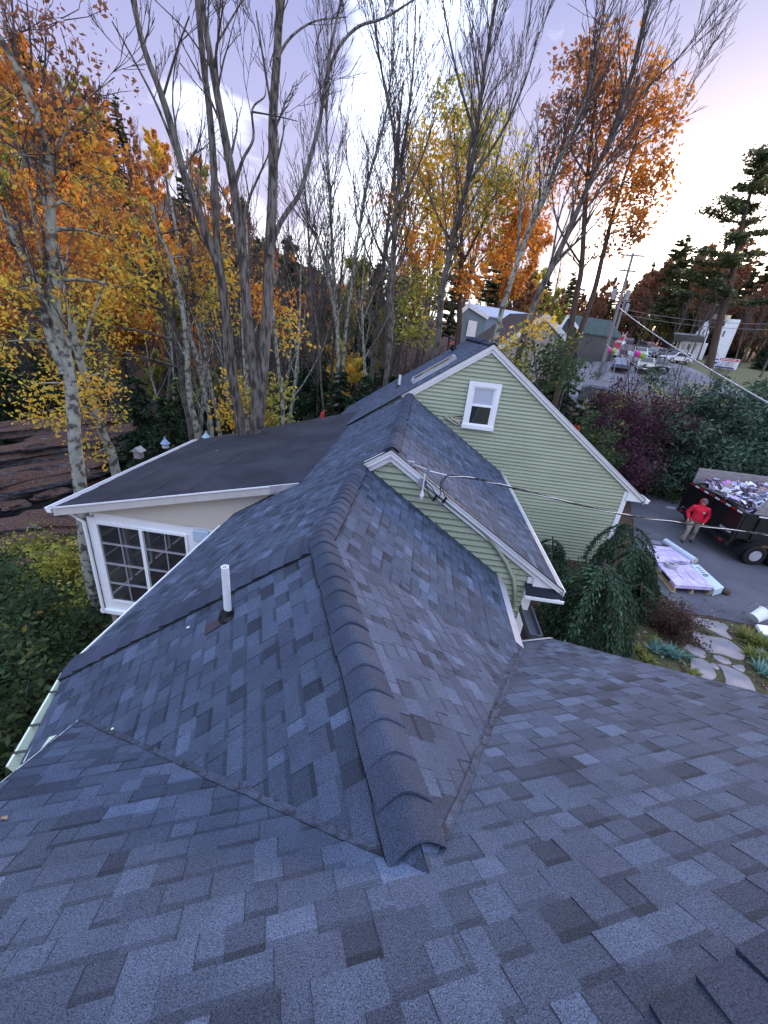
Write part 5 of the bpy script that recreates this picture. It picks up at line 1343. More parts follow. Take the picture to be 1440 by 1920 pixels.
# golden maple behind the upper gable
traced('maple_tree', 'golden yellow maple glowing behind the upper gable, brown trunk below', 'tree', 29,
    [([(858, 640), (862, 560), (866, 480), (862, 400), (855, 300), (850, 220)], 0.22, 0.04), ([(864, 500), (905, 420), (940, 340)], 0.10, 0.03), ([(862, 470), (815, 400), (800, 300)], 0.10, 0.03), ([(862, 540), (900, 490), (950, 440)], 0.07, 0.02)],
    M_brown, sprout=(8, 2.2, 0), seed=141, leaf=0.115, sig=0.24,
    blobs=[(860, 220, 45, OL, 630), (830, 270, 50, YE, 780), (900, 260, 45, OL, 630), (800, 340, 50, YE, 840), (860, 330, 55, YE, 780), (930, 320, 50, OL, 720), (960, 360, 50, YE, 780), (790, 410, 48, YE, 840), (850, 400, 50, YE, 690), (910, 400, 50, OL, 690), (970, 420, 42, OR, 630), (990, 400, 30, OR, 360), (780, 470, 40, OR, 510), (840, 470, 45, YE, 540), (900, 470, 42, OR, 510), (960, 480, 36, OR, 390), (1000, 440, 28, OR, 300), (800, 520, 36, OL, 360), (880, 520, 30, OR, 270), (770, 560, 40, OL, 510), (740, 380, 30, OR, 240), (780, 620, 40, OL, 480)])
traced('maple_tree', 'small yellow-green tree with broad leaves in front of the tan shed', 'tree', 19,
    [([(1010, 760), (1005, 700), (1000, 640), (995, 600)], 0.06, 0.02)], M_bark, sprout=(4, 0.9, 0), seed=142, leaf=0.085, sig=0.2,
    blobs=[(985, 640, 40, OL, 189), (1015, 610, 28, YE, 190), (950, 640, 28, YE, 150), (1020, 680, 45, MG, 496), (975, 690, 35, OL, 180), (1060, 660, 35, MG, 336), (1045, 700, 40, MG, 336), (1000, 730, 35, MG, 240), (1080, 700, 25, MG, 128)])
for (px, py, d, s_, w_) in ((1090, 760, 24, 0.55, 'right of the yellow-green tree, beside the purple maple'), (1040, 760, 27, 0.75, 'in the shade behind the yellow-green tree'), (1118, 770, 30, 0.5, 'left of the parked dark van')):
    p = far(px, py, d); plant('hem2' if s_ < 0.6 else 'hem1', p[0], p[1], s_ * 0.9, w_, None)
# dark hemlocks beyond the low roof and beside the river
for (px, d, k, s_, w_) in ((560, 17, 'hem2', 0.55, 'behind the far corner of the low roof'), (640, 23, 'hem1', 0.66, 'at the feet of the three pale trees'), (690, 22, 'hem2', 0.80, 'right of the three pale trees'), (740, 24, 'hem1', 0.60, 'under the dark fanned-out bare tree'), (790, 26, 'hem2', 0.75, 'left of the golden maple trunk'), (600, 27, 'hem2', 0.85, 'behind the thin leaning sapling, close to the roof'),
                           (300, 27, 'hem1', 0.75, 'close behind the slanting golden maple'), (250, 34, 'hem2', 0.95, 'across the river above the ledges'), (340, 33, 'hem1', 0.8, 'close behind the birch clump'), (20, 40, 'hem2', 0.85, 'at the far left edge above the water'), (80, 41, 'hem1', 0.7, 'at the left above the rock ledges'), (420, 30, 'hem2', 0.8, 'behind the second grey trunk, close to the roof')):
    r_ = ray(px, 700); h_ = math.hypot(r_[0], r_[1]); plant(k, r_[0] / h_ * d, r_[1] / h_ * d, s_, w_, None)
# tall pine at the right edge
RNG = np.random.default_rng(150); T = Trace(1335, 660, 46); tb = TB()
P = spline([T.at(*q) for q in ((1330, 690), (1350, 600), (1368, 540), (1383, 460), (1402, 380), (1420, 320), (1432, 285))], 4); tb.tube(P, np.linspace(0.30, 0.04, len(P)), 8)
Cn = []
for k in range(34):
    t_ = 0.26 + 0.74 * k / 34; i = min(int(t_ * (len(P) - 1)), len(P) - 2); p = P[i]; a = RNG.random() * 6.28; ln = 4.6 * (1.05 - t_) ** 0.6 * RNG.uniform(0.5, 1.2)
    dd = nv(T.side * math.cos(a) * 1.2 + T.n * math.sin(a) + (0, 0, 0.05)); pts = [p]; 
    for j in range(4): dd = nv(dd + (0, 0, 0.07) + rvec(0.07)); pts.append(pts[-1] + dd * ln / 4)
    tb.tube(pts, [0.07, 0.05, 0.04, 0.03, 0.02], 4); PP = np.array(pts); m = int(150 * ln)
    tt = RNG.uniform(0.8, 4.0, m); ii = np.minimum(tt.astype(int), 3); ff = (tt - ii)[:, None]; c = PP[ii] * (1 - ff) + PP[ii + 1] * ff
    Cn.append(c + RNG.normal(size=(m, 3)) * (0.36, 0.36, 0.09))
b0 = P[0].copy(); tb.V = [v - b0 for v in tb.V]
make_tree('pine_tree', tb, leaf_mesh('crown', np.concatenate(Cn) - b0, 0.12, PI_, flat=0.4, elong=1.3), b0, 'tall pine with layered boughs at the right edge of the sky', 'pine tree', bark=M_brown, leafmat=M_needle)

# ------------------------------------------------ shrubs and low plants
def shrub(name, label, cat, c, r, h, pal, n, leaf, seed, mat=None, group=None, bark=M_brown, stems=14, sig=0.12, shape='dome', elong=1.0, droop=0.0, flat=0.0):
    """c: foot on the ground; a many-stemmed bush"""
    global RNG; RNG = np.random.default_rng(seed); tb = TB(); c = np.array(c, float); tips = []
    for i in range(stems):
        a = RNG.random() * 6.28; e = RNG.random() ** 0.5
        tgt = np.array([math.cos(a) * r * e, math.sin(a) * r * e, h * (1 - 0.55 * e * e) * RNG.uniform(0.7, 1.05)])
        P = spline([np.zeros(3) + (math.cos(a) * 0.08, math.sin(a) * 0.08, -0.1), tgt * (0.35, 0.35, 0.55), tgt], 3); tb.tube(P, np.linspace(0.03 * h / 2 + 0.008, 0.008, len(P)), 4)
        for j in range(5):
            p = P[RNG.integers(2, len(P))]; q = p + rvec(0.26) * (r, r, h * 0.6); q[2] = max(q[2], 0.1); tb.tube([p, (p + q) / 2 + rvec(0.03), q], [0.010, 0.007, 0.004], 3); tips.append(q)
        tips.append(tgt)
    tips = np.array(tips); cc2 = tips[RNG.integers(0, len(tips), n)] + RNG.normal(size=(n, 3)) * sig * np.array([1, 1, 0.8]); cc2[:, 2] = np.abs(cc2[:, 2])
    return make_tree(name, tb, leaf_mesh('foliage', cc2, leaf, pal, elong=elong, droop=droop, flat=flat), c, label, cat, group, bark=bark, leafmat=mat or M_leaf)
def gz(x, y): return (x, y, terr(x, y))
pc = far(1205, 800, 26.5); shrub('japanese_maple', 'dark purple-leaved Japanese maple beyond the right slope of the upper gable', 'tree', gz(pc[0], pc[1]), 3.2, 4.3, PU, 26000, 0.07, 201, stems=26, sig=0.30)
pc = far(1155, 850, 22.5); shrub('japanese_maple', 'lower dark purple bush touching the gable slope', 'shrub', gz(pc[0], pc[1]), 1.9, 2.4, PU, 9000, 0.07, 202, stems=16, sig=0.24)
pc = far(1375, 790, 28); shrub('juniper', 'large blue-green evergreen at the right edge behind the trailer', 'evergreen', gz(pc[0], pc[1]), 4.2, 5.2, JU, 60000, 0.075, 203, M_needle, stems=44, sig=0.34, elong=1.6)
pc = far(1305, 830, 26.5); shrub('juniper', 'blue-green evergreen between the purple maple and the trailer', 'evergreen', gz(pc[0], pc[1]), 2.4, 2.8, JU, 28000, 0.07, 204, M_needle, stems=26, sig=0.28, elong=1.6)
pc = far(1250, 870, 24.3); shrub('garden_shrub', 'low dark green shrub under the purple maple', 'shrub', gz(pc[0], pc[1]), 1.5, 1.3, GR, 3800, 0.07, 205, stems=16, sig=0.18)
pc = far(1108, 800, 20.5); shrub('rhododendron', 'grey-green bush behind the orange ladder tops', 'shrub', gz(pc[0], pc[1]), 1.5, 3.4, MG, 3800, 0.08, 206, stems=14, sig=0.2)
for i, (px, py, d, r_, h_, pl_) in enumerate(((1230, 745, 38, 3.2, 2.4, OL), (1290, 730, 40, 3.4, 2.0, OL), (1330, 715, 44, 2.6, 1.8, OL), (1140, 740, 36, 2.0, 2.0, OL), (1190, 735, 37, 1.8, 2.2, RU))):
    pc = far(px, py, d); shrub('roadside_bush', ('thin twiggy bush in front of the road behind the purple maple', 'thin olive bush on the verge below the wires', 'thin olive bush left of the roadside sign board', 'twiggy bush beside the dark van', 'bare twiggy bush in front of the banner')[i], 'bush', gz(pc[0], pc[1]), r_, h_, pl_, 420 + 200 * (i in (1,)), 0.10, 210 + i, stems=34, sig=0.25, bark=M_lichen)
for i, (px, py, d) in enumerate(((1130, 735, 33), (1165, 728, 38), (1195, 722, 42), (1228, 715, 44), (1262, 722, 42), (1300, 712, 46), (1322, 735, 38), (1120, 700, 45), (1345, 705, 52), (1275, 690, 56))):
    pc = far(px, py, d); o = plant('brush1' if i % 2 else 'brush2', pc[0], pc[1], 0.55 + 0.12 * (i % 3), ('left of the dark van', 'in front of the dark van', 'right of the dark van', 'before the pale gold SUV', 'before the small dark hatchback', 'between road and sign board', 'above the blue-green evergreen', 'beside the low shed wall', 'at the foot of the right-hand pine', 'on the verge near the white porch')[i], None)
# bare saplings in front of the road
for i, (pts, d, ds) in enumerate((([(1150, 800), (1165, 740), (1185, 680), (1210, 600), (1235, 560)], 34, 'thin bare sapling crossing the view of the dark van'), ([(1215, 800), (1230, 720), (1262, 640), (1290, 575)], 34, 'thin bare sapling in front of the parked cars'), ([(1262, 780), (1275, 700), (1300, 640), (1340, 590)], 38, 'leaning grey sapling left of the roadside sign board'), ([(1040, 800), (1055, 740), (1075, 690), (1100, 640)], 21, 'pale twiggy sapling right of the yellow-green tree'), ([(1175, 780), (1178, 700), (1172, 640)], 30, 'straight bare sapling in front of the banner'))):
    traced('bare_sapling', ds, 'sapling', d, [(pts, 0.05, 0.012)], M_lichen, sprout=(16, 2.0, 0), seed=230 + i, start=0.15, rmin=0.007, ang=0.6, twl=1)
# leafy bank below the gutter at lower left
for i, (px, py, d, r_, h_, pl_, n, ds) in enumerate((
    (95, 1180, 8.2, 1.7, 3.0, MG, 8000, 'green maple bush below the sunroom corner'), (30, 1260, 6.4, 1.5, 2.6, MG, 8000, 'green maple bush at the lower left edge below the gutter'), (30, 1120, 9.2, 1.8, 2.4, MG, 7000, 'green maple bush with a few yellow leaves at the left edge'), (120, 1080, 10.2, 1.5, 2.6, OL, 6000, 'yellowing bush beside the leaning pale trunk'), (60, 1040, 11.4, 1.3, 1.8, OL, 2200, 'thin yellow-green bush in front of the river rocks'), (20, 1380, 5.0, 1.3, 2.2, GR, 7000, 'dark bush at the lowest left corner under the gutter'), (175, 1130, 8.6, 1.0, 2.2, OL, 2600, 'olive bush under the sunroom floor'), (90, 1300, 5.9, 1.3, 1.6, GR, 3600, 'low dark bush tucked close under the gutter'), (215, 1190, 7.6, 1.0, 1.6, GR, 2200, 'small dark bush between the sunroom and the wing roof'))):
    q = None
    for dd in np.arange(3, 40, 0.25):
        p = far(px, py, dd)
        if p[2] < terr(p[0], p[1]) + h_ * 0.55: q = p; break
    d_ = min(d, math.hypot(q[0], q[1])) if q is not None else d
    p = far(px, py, d_ if q is None else math.hypot(q[0], q[1]))
    shrub('maple_bush', ds, 'bush', gz(p[0], p[1]), r_, h_, pl_, n, 0.075, 250 + i, stems=20, sig=0.22, flat=0.3)
# every scattered tree is told apart by the landmark it stands behind and its order in depth
MARKS = [(60, 'behind the pale left maple'), (150, 'right of the pale left maple'), (240, 'above the leaning birch'), (320, 'behind the slanting golden maple'), (400, 'behind the birch clump'), (455, 'behind the second grey trunk'), (505, 'behind the great forked tree'), (560, 'right of the great forked tree'), (610, 'behind the thin leaning sapling'), (660, 'behind the three pale trees'), (730, 'left of the dark fanned tree'), (790, 'right of the dark fanned tree'), (860, 'behind the golden maple'), (930, 'behind the blue-grey barn'), (1000, 'behind the tan shed'), (1070, 'left of the orange oak'), (1125, 'behind the orange oak'), (1180, 'by the utility poles'), (1240, 'above the parked cars'), (1290, 'left of the white house'), (1340, 'behind the white house'), (1400, 'behind the right-hand pine'), (1460, 'right of the right-hand pine'), (9999, 'beyond the right picture edge')]
NTH_ = 0
NTH = ['nearest', 'second', 'third', 'fourth', 'fifth', 'sixth', 'seventh', 'eighth', 'ninth', 'tenth', 'eleventh', 'twelfth', 'thirteenth', 'fourteenth', 'fifteenth', 'sixteenth', 'seventeenth', 'eighteenth', 'nineteenth', 'twentieth']
bk_ = {}
for o, ds, x, y, s_ in PLANTED:
    d_ = CRN.T @ (np.array([x, y, terr(x, y) + 5]) - CAMP); px_ = 720 + FPX * d_[0] / -d_[2]
    mk = 'beyond the left picture edge' if px_ < -20 else next(m for a_, m in MARKS if px_ < a_)
    bk_.setdefault((ds, mk), []).append((math.hypot(x, y), o))
for (ds, mk), L0_ in bk_.items():
    L0_.sort(key=lambda q: q[0])
    L0_ = L0_ if len(L0_) <= 20 else L0_
    for i, (d_, o) in enumerate(L0_):
        lab_ = f'{ds} {mk}' + ('' if len(L0_) == 1 else f', {NTH[min(i, 19)]} back'); w_ = lab_.split()
        if len(w_) > 16: lab_ = lab_.replace('with ascending twigs ', '').replace('with spreading twigs ', '').replace('with upright twigs ', '').replace('with few twigs ', '')
        o['label'] = lab_
print('build', sum(len(o.data.polygons) for o in C.objects if o.type == 'MESH'))
# ================================================================== NEIGHBOURS, ROAD AND YARD
def paint(name, col, rough=0.5, **k): return material(name, col, rough=rough, var=k.pop('var', 0.1), vscale=k.pop('vscale', 3), **k)
def w2p(P):
    d = np.array(CRN.T @ (np.array(P, float) - CAMP)); return (720 + FPX * d[0] / -d[2], 960 - FPX * d[1] / -d[2])
def gabled(name, label, d, px, az_wall, az_ridge, depth, wall_m, roof_m, group=None, over=0.3, zb=None, cat='building', e=0.2, trim=M_white, siding=True):
    """px: photo points of left eave, peak, right eave of the gable end, standing at distance d"""
    pk = far(*px[1], d); n = -dirh(az_wall)                # gable faces n
    L_, R_ = hit(*px[0], n, pk), hit(*px[2], n, pk); rd = dirh(az_ridge)
    g = min(terr(L_[0], L_[1]), terr(R_[0], R_[1]), terr(*(L_ + rd * depth)[:2]), terr(*(R_ + rd * depth)[:2])) - 0.4
    o = empty(name, (pk[0], pk[1], g), label, cat, group)
    for p_, dd in ((0, 1),):
        Lb, Rb = L_ * (1, 1, 0) + (0, 0, g), R_ * (1, 1, 0) + (0, 0, g)
        W = [Lb, Rb, R_, pk, L_]
        if siding: clapboard('wall', W, n, o, wall_m, e=e, thick=0.02)
        else: MB().add(W, [(0, 1, 2, 3, 4)]).build('wall', wall_m, o)
        B = [p + rd * depth for p in W]
        m_ = MB(); m_.add(B, [(4, 3, 2, 1, 0)]); m_.add([Lb, L_, L_ + rd * depth, Lb + rd * depth], [(0, 1, 2, 3)]); m_.add([Rb, Rb + rd * depth, R_ + rd * depth, R_], [(0, 1, 2, 3)])
        m_.build('side_wall', wall_m, o)
    m_ = MB()
    for E_ in (L_, R_):
        dn = nv(E_ - pk); a = pk - rd * over + UPZ * 0.05; b = E_ + dn * 0.35 - rd * over + UPZ * 0.05
        m_.prism([a, b, b + rd * (depth + 2 * over), a + rd * (depth + 2 * over)], (0, 0, 0.09))
    m_.build('roof', roof_m, o)
    m_ = MB()
    for E_ in (L_, R_):
        dn = nv(E_ - pk); a = pk - rd * (over + 0.03) + UPZ * 0.10; b = E_ + dn * 0.36 - rd * (over + 0.03) + UPZ * 0.10
        m_.bar(a - UPZ * 0.1, b - UPZ * 0.1, 0.05, 0.28)
    m_.build('rake_board', trim, o)
    return o, L_, pk, R_, n, rd, g
M_tan = paint('tan_siding', (0.46, 0.41, 0.36)); M_broof = paint('brown_roof', (0.10, 0.085, 0.085), rough=0.9)
o, L_, pk, R_, n_, rd_, g_ = gabled('shed', 'tan sided shed with white rake boards and brown roof behind the upper gable', 27, ((930, 652), (1018, 593), (1050, 628)), 12, -20, 3.4, M_tan, M_broof)
M_blue = paint('blue_grey_siding', (0.17, 0.23, 0.28)); M_lroof = paint('pale_metal_roof', (0.42, 0.46, 0.56), rough=0.4)
o, L_, pk, R_, n_, rd_, g_ = gabled('barn', 'blue-grey barn with pale metal roof and a white door, left of the tan shed', 36, ((866, 588), (883, 573), (913, 592)), -10, 52, 9, M_blue, M_lroof, over=0.2, e=0.3, siding=False)
q = [hit(*p, n_, L_ + n_ * 0.08) for p in ((879, 600), (895, 603), (890, 632), (873, 630))]; MB().prism(q, tuple(n_ * 0.04)).build('door', M_white, o)
o, L_, pk, R_, n_, rd_, g_ = gabled('house', 'low house with a dark green roof to the left of the utility poles', 52, ((1050, 622), (1070, 592), (1092, 622)), 5, 60, 6, paint('dark_wall', (0.07, 0.07, 0.07)), paint('green_roof', (0.055, 0.085, 0.085), rough=0.8), siding=False)
# white house with its tall front right of the road
pw = far(1290, 665, 78); gw = terr(pw[0], pw[1]) - 0.3
o = empty('white_house', (pw[0], pw[1], gw), 'white porch-fronted house with a tall narrow gabled front, right of the parked cars', 'house')
nW = -dirh(26); uW = np.array([-nW[1], nW[0], 0]); 
def WP(px, py, dep=0.0): return hit(px, py, nW, pw - nW * dep)
def wallpx(name, pts, mat, dep=0.0, th=0.3): return MB().prism([WP(*p, dep) for p in pts], tuple(-nW * th)).build(name, mat, o)
def blockw(nm, x0_, x1_, y0_, y1_, dep, mat, dz=0.0):
    a_, b_ = WP(x0_, y1_, dep), WP(x1_, y1_, dep); top = WP(x0_, y0_, dep)[2]
    return MB().prism([(a_[0], a_[1], gw), (b_[0], b_[1], gw), (b_[0], b_[1], top), (a_[0], a_[1], top)], tuple(-nW * 5)).build(nm, mat, o)
blockw('wall', 1270, 1320, 638, 664, 0, M_white)
e0, e1 = WP(1264, 640, 0.9), WP(1322, 640, 0.9); r0_, r1_ = WP(1264, 626, -2.5), WP(1322, 626, -2.5); e1[2] = e0[2]; r1_[2] = r0_[2]
MB().prism([e0, e1, r1_, r0_], (0, 0, 0.2)).build('roof', paint('grey_roof', (0.30, 0.31, 0.36)), o)
for px_ in (1272, 1284, 1297, 1310): 
    p_ = WP(px_, 640, 0.8); MB().box((p_[0], p_[1], (gw + e0[2]) / 2), (0.15, 0.15, e0[2] - gw)).build('porch_post', M_white, o)
gz0 = WP(1316, 622, 0.3)[2]
ga_, gb_, gp_ = WP(1310, 622, 0.3), WP(1330, 622, 0.3), WP(1322, 600, 0.3); gb_[2] = ga_[2]
MB().prism([(ga_[0], ga_[1], gw), (gb_[0], gb_[1], gw), gb_, (0.5 * (ga_[0] + gb_[0]), 0.5 * (ga_[1] + gb_[1]), gp_[2]), ga_], tuple(-nW * 6)).build('gable_front', M_white, o)
blockw('tower', 1340, 1366, 596, 655, 0.5, M_white)
ta, tb2 = WP(1338, 596, 0.6), WP(1368, 596, 0.6)
for k in range(4): 
    p_ = ta + (tb2 - ta) * (k + 0.5) / 4; MB().box((p_[0], p_[1], ta[2] + 0.15), (0.5, 0.5, 0.6)).build('battlement', paint('cream', (0.7, 0.62, 0.45)) if 'cream' not in bpy.data.materials else bpy.data.materials['cream'], o)
for (x_, y0_, y1_, dp_) in ((1347, 602, 612, .55), (1357, 602, 612, .55), (1347, 620, 632, .55), (1357, 620, 632, .55), (1280, 645, 656, .05), (1291, 645, 656, .05), (1303, 645, 656, .05), (1319, 618, 630, .35)):
    p_, q_ = WP(x_, y0_, dp_), WP(x_ + 4, y0_, dp_); zb2 = WP(x_, y1_, dp_)[2]
    MB().prism([(p_[0], p_[1], zb2), (q_[0], q_[1], zb2), (q_[0], q_[1], p_[2]), p_], tuple(nW * 0.05)).build('window', M_glass, o)

# utility poles and wires
def upole(label, bx, by, tx, ty, d, arms, trans, r=0.16):
    b = far(bx, by, d); g = terr(b[0], b[1]); T = Trace(bx, by, d); t_ = T.at(tx, ty)
    t_ = np.array([b[0], b[1], t_[2]]) * 0.75 + t_ * 0.25
    o = empty('utility_pole', (b[0], b[1], g), label, 'utility pole'); MB().tube([(b[0], b[1], g - 0.3), t_], [r, r * 0.65], 10).build('pole', paint('weathered_pole', (0.24, 0.22, 0.22), rough=0.9), o)
    for h_, w_ in arms:
        c = t_ * (1, 1, 0) + (0, 0, t_[2] - h_); MB().bar(c - T.side * w_, c + T.side * w_ + (0, 0, -0.05), 0.12, 0.12).build('crossarm', M_greywood, o)
        for s_ in (-0.9, -0.45, 0.5, 0.9): MB().tube([c + T.side * w_ * s_ + (0, 0, 0.06), c + T.side * w_ * s_ + (0, 0, 0.24)], [0.05, 0.03], 6).build('insulator', M_greywood, o)
    for h_, s_ in trans:
        c = t_ * (1, 1, 0) + (0, 0, t_[2] - h_) + T.side * s_; MB().tube([c - (0, 0, 0.45), c - (0, 0, 0.38), c + (0, 0, 0.38), c + (0, 0, 0.44)], [0.12, 0.2, 0.2, 0.08], 12).build('transformer', paint('grey_tank', (0.32, 0.34, 0.36)), o); MB().bar(c, t_ * (1, 1, 0) + (0, 0, c[2]), 0.06, 0.06).build('bracket', M_greywood, o)
    return t_
tp1 = upole('tall utility pole with two crossarms and grey transformers against the bright sky', 1128, 690, 1167, 474, 46, ((0.15, 0.95), (1.3, 0.65)), ((3.2, -0.55), (3.2, 0.55)))
tp2 = upole('shorter utility pole standing farther along the road', 1146, 648, 1175, 548, 62, ((0.9, 0.6),), ((1.6, 0.45),))
def wire(a, b, sag, label, r=0.022, m=M_greywood):
    a = np.array(a, float); b = np.array(b, float); o = MB(org=a).tube([a + (b - a) * t_ + (0, 0, -4 * sag * t_ * (1 - t_)) for t_ in np.linspace(0, 1, 30)], r, 5).build('overhead_wire', m, None, smooth=True); tag(o, label, 'wire')
pa = np.array([tp1[0], tp1[1], far(1150, 573, 46)[2]])
wire(pa, far(1520, 800, 17), 0.25, 'thick pale wire slanting from the tall pole down past the roadside sign board', 0.034, M_metal)
wire(tp1 * (1, 1, 0) + (0, 0, tp1[2] - 4.6), far(1520, 617, 52), 0.5, 'thin wire from the tall pole across the white house', 0.02)
wire(tp1 * (1, 1, 0) + (0, 0, tp1[2] - 4.2), far(1520, 606, 50), 0.5, 'upper thin wire crossing in front of the tall narrow white front', 0.02)
wire(pa * (1, 1, 0) + (0, 0, pa[2] - 3.2), far(1255, 716, 30), 0.15, 'pale guy wire running down toward the purple maple', 0.024, M_metal)

# ---------------------------------------------------------------- vehicles
def wheel(parent, c, r, w, ax=(0, 1, 0)):
    c = np.array(c, float); ax = np.array(ax, float)
    t_ = MB().tube([c - ax * w / 2, c - ax * w * 0.42, c + ax * w * 0.42, c + ax * w / 2], [r * 0.88, r, r, r * 0.88], 20).build('wheel', M_black, parent, world=False)
    MB().tube([c - ax * w * 0.52, c + ax * w * 0.52], r * 0.58, 14).build('rim', M_metal, t_, world=False)
    return t_
def car(name, label, cat, loc, rz, col, ln=4.6, wd=1.85, ht=1.6, kind='suv', group=None):
    o = empty(name, loc, label, cat, group, rz); o.scale = (0.84,) * 3; h = ln / 2; pt = paint('paint_' + name, col, rough=0.25, spec=0.6, var=0.03, coat=0.6)
    if kind == 'suv': up = [(-h + 0.05, 0.95), (-h + 0.35, ht - 0.08), (-h + 0.9, ht), (0.35, ht), (1.05, ht * 0.64), (h - 0.25, ht * 0.56), (h, ht * 0.42)]
    elif kind == 'van': up = [(-h + 0.05, 0.95), (-h + 0.20, ht - 0.12), (-h + 0.7, ht), (0.7, ht - 0.03), (1.55, ht * 0.62), (h - 0.2, ht * 0.50), (h, ht * 0.38)]
    elif kind == 'truck': up = [(-h, 1.05), (-0.5, 1.08), (-0.45, ht), (0.65, ht), (1.2, 1.15), (h - 0.2, 1.05), (h, 0.8)]
    else: up = [(-h, 0.8), (-h + 0.5, 0.95), (-h + 1.1, ht), (0.3, ht), (1.1, ht * 0.68), (h - 0.25, ht * 0.58), (h, ht * 0.42)]
    prof = [(h, 0.32), (-h, 0.32)] + up
    mb = MB(); n = len(prof); V = []
    for y, k in ((-wd / 2, 1), (wd / 2, 1)):
        for (x, z) in prof:
            inset = 0.17 * max(0, (z - 0.95) / (ht - 0.95)) if z > 0.95 else 0
            V.append((x, y + (inset if y < 0 else -inset), z))
    mb.add(V, [tuple(range(n)), tuple(range(2 * n - 1, n - 1, -1))] + [(i, n + i, n + (i + 1) % n, (i + 1) % n) for i in range(n)])
    b_ = mb.build('body', pt, o, world=False, bevel=0.07)
    def ins(z): return 0.17 * max(0, (z - 0.95) / (ht - 0.95))
    zt, zl_ = ht - 0.13, ht * 0.66
    cab = dict(suv=(-h + 0.45, 0.42, 0.98), van=(-h + 0.35, 0.78, 1.45), truck=(-0.35, 0.6, 1.05), sedan=(-h + 0.95, 0.3, 0.95))[kind]
    for s_ in (-1, 1):
        y0, y1 = s_ * (wd / 2 - ins(zl_) + 0.008), s_ * (wd / 2 - ins(zt) + 0.008)
        nw = 2 if kind in ('truck', 'sedan') else 3
        for i in range(nw):
            a, b = cab[0] + 0.05 + (cab[1] - cab[0]) * i / nw, cab[0] - 0.03 + (cab[1] - cab[0]) * (i + 1) / nw; b2 = b + (cab[2] - cab[1] if i == nw - 1 else 0)
            MB().add([(a, y0, zl_), (b2, y0, zl_), (b, y1, zt), (a + 0.02, y1, zt)], [(0, 1, 2, 3)]).build('side_window', M_glass, o, world=False)
    wx = [p for p in up if abs(p[0] - cab[1]) < 0.4 and p[1] > ht * 0.9][-1]; wl_ = up[up.index(wx) + 1]
    e_ = np.array([0.02, 0, 0.02]); y_ = wd / 2 - 0.24
    a, b = np.array([wx[0], 0, wx[1]]), np.array([wl_[0], 0, wl_[1]]); a2, b2 = a + (b - a) * 0.10, a + (b - a) * 0.92
    MB().add([a2 + e_ + (0, -y_ + .05, 0), a2 + e_ + (0, y_ - .05, 0), b2 + e_ + (0, y_ + .04, 0), b2 + e_ + (0, -y_ - .04, 0)], [(0, 1, 2, 3)]).build('windscreen', M_glass, o, world=False)
    for x in (-h + 0.85, h - 0.85):
        for s_ in (-1, 1): wheel(o, (x, s_ * (wd / 2 - 0.08), 0.34), 0.34, 0.24)
    hl = material('lamp_glass', (0.75, 0.75, 0.72), rough=0.15, spec=0.7) if 'lamp_glass' not in bpy.data.materials else bpy.data.materials['lamp_glass']
    rl = material('red_lamp', (0.35, 0.02, 0.02), rough=0.2) if 'red_lamp' not in bpy.data.materials else bpy.data.materials['red_lamp']
    for s_ in (-1, 1):
        MB().box((h - 0.06, s_ * (wd / 2 - 0.28), ht * 0.42 + 0.02), (0.14, 0.34, 0.14)).build('headlight', hl, o, world=False); MB().box((-h + 0.03, s_ * (wd / 2 - 0.18), 0.98), (0.08, 0.16, 0.24)).build('tail_light', rl, o, world=False)
    MB().box((h + 0.005, 0, 0.52), (0.05, wd * 0.72, 0.22)).build('grille', M_black, o, world=False); MB().box((h + 0.035, 0, 0.42), (0.02, 0.5, 0.13)).build('number_plate', M_white, o, world=False)
    return o
def place(px, py, d, hgt=0.8):
    p = far(px, py, d); return (p[0], p[1], terr(p[0], p[1]) + 0.08)
car('minivan', 'dark teal van parked in front of the white oval-ring banner', 'van', place(1150, 705, 38), rad(-18), (0.02, 0.045, 0.055), 5.0, 1.95, 1.75, 'van')
car('parked_car', 'pale gold SUV with lit-looking front, nearest on the road right of the pink balloon', 'car', place(1215, 668, 54), rad(-112), (0.50, 0.48, 0.42), 4.6, 1.9, 1.7, 'suv')
car('parked_car', 'small dark hatchback right beside the pale gold SUV', 'car', place(1243, 668, 56), rad(-105), (0.05, 0.04, 0.05), 4.2, 1.8, 1.5, 'suv')
car('parked_car', 'dark maroon SUV heading up the road beside the flag', 'car', place(1176, 648, 63), rad(70), (0.06, 0.03, 0.04), 4.6, 1.9, 1.75, 'suv')
car('parked_car', 'silver estate car between the maroon SUV and the verge', 'car', place(1204, 650, 64), rad(-110), (0.45, 0.46, 0.46), 4.6, 1.9, 1.6, 'suv')
car('pickup_truck', 'black pickup truck parked crosswise at the top of the lot', 'truck', place(1205, 634, 74), rad(-20), (0.02, 0.02, 0.028), 5.6, 1.95, 1.8, 'truck')
car('parked_car', 'black and white car left of the silver cars on the verge', 'car', place(1234, 645, 69), rad(-150), (0.10, 0.10, 0.12), 4.4, 1.8, 1.5, 'suv')
car('parked_car', 'dark sedan at the right end of the parked row by the white house', 'car', place(1258, 647, 70), rad(-170), (0.04, 0.045, 0.06), 4.6, 1.8, 1.45, 'sedan')
car('box_truck', 'white van parked left of the utility poles', 'van', place(1134, 640, 60), rad(-80), (0.70, 0.70, 0.74), 5.4, 2.1, 2.3, 'van')
car('parked_car', 'small white car far up the road beyond the white van', 'car', place(1140, 622, 84), rad(-110), (0.6, 0.6, 0.64), 4.4, 1.8, 1.5, 'suv')
car('parked_car', 'red car far up the road beside the shorter pole', 'car', place(1154, 628, 80), rad(70), (0.35, 0.04, 0.04), 4.4, 1.8, 1.5, 'suv')

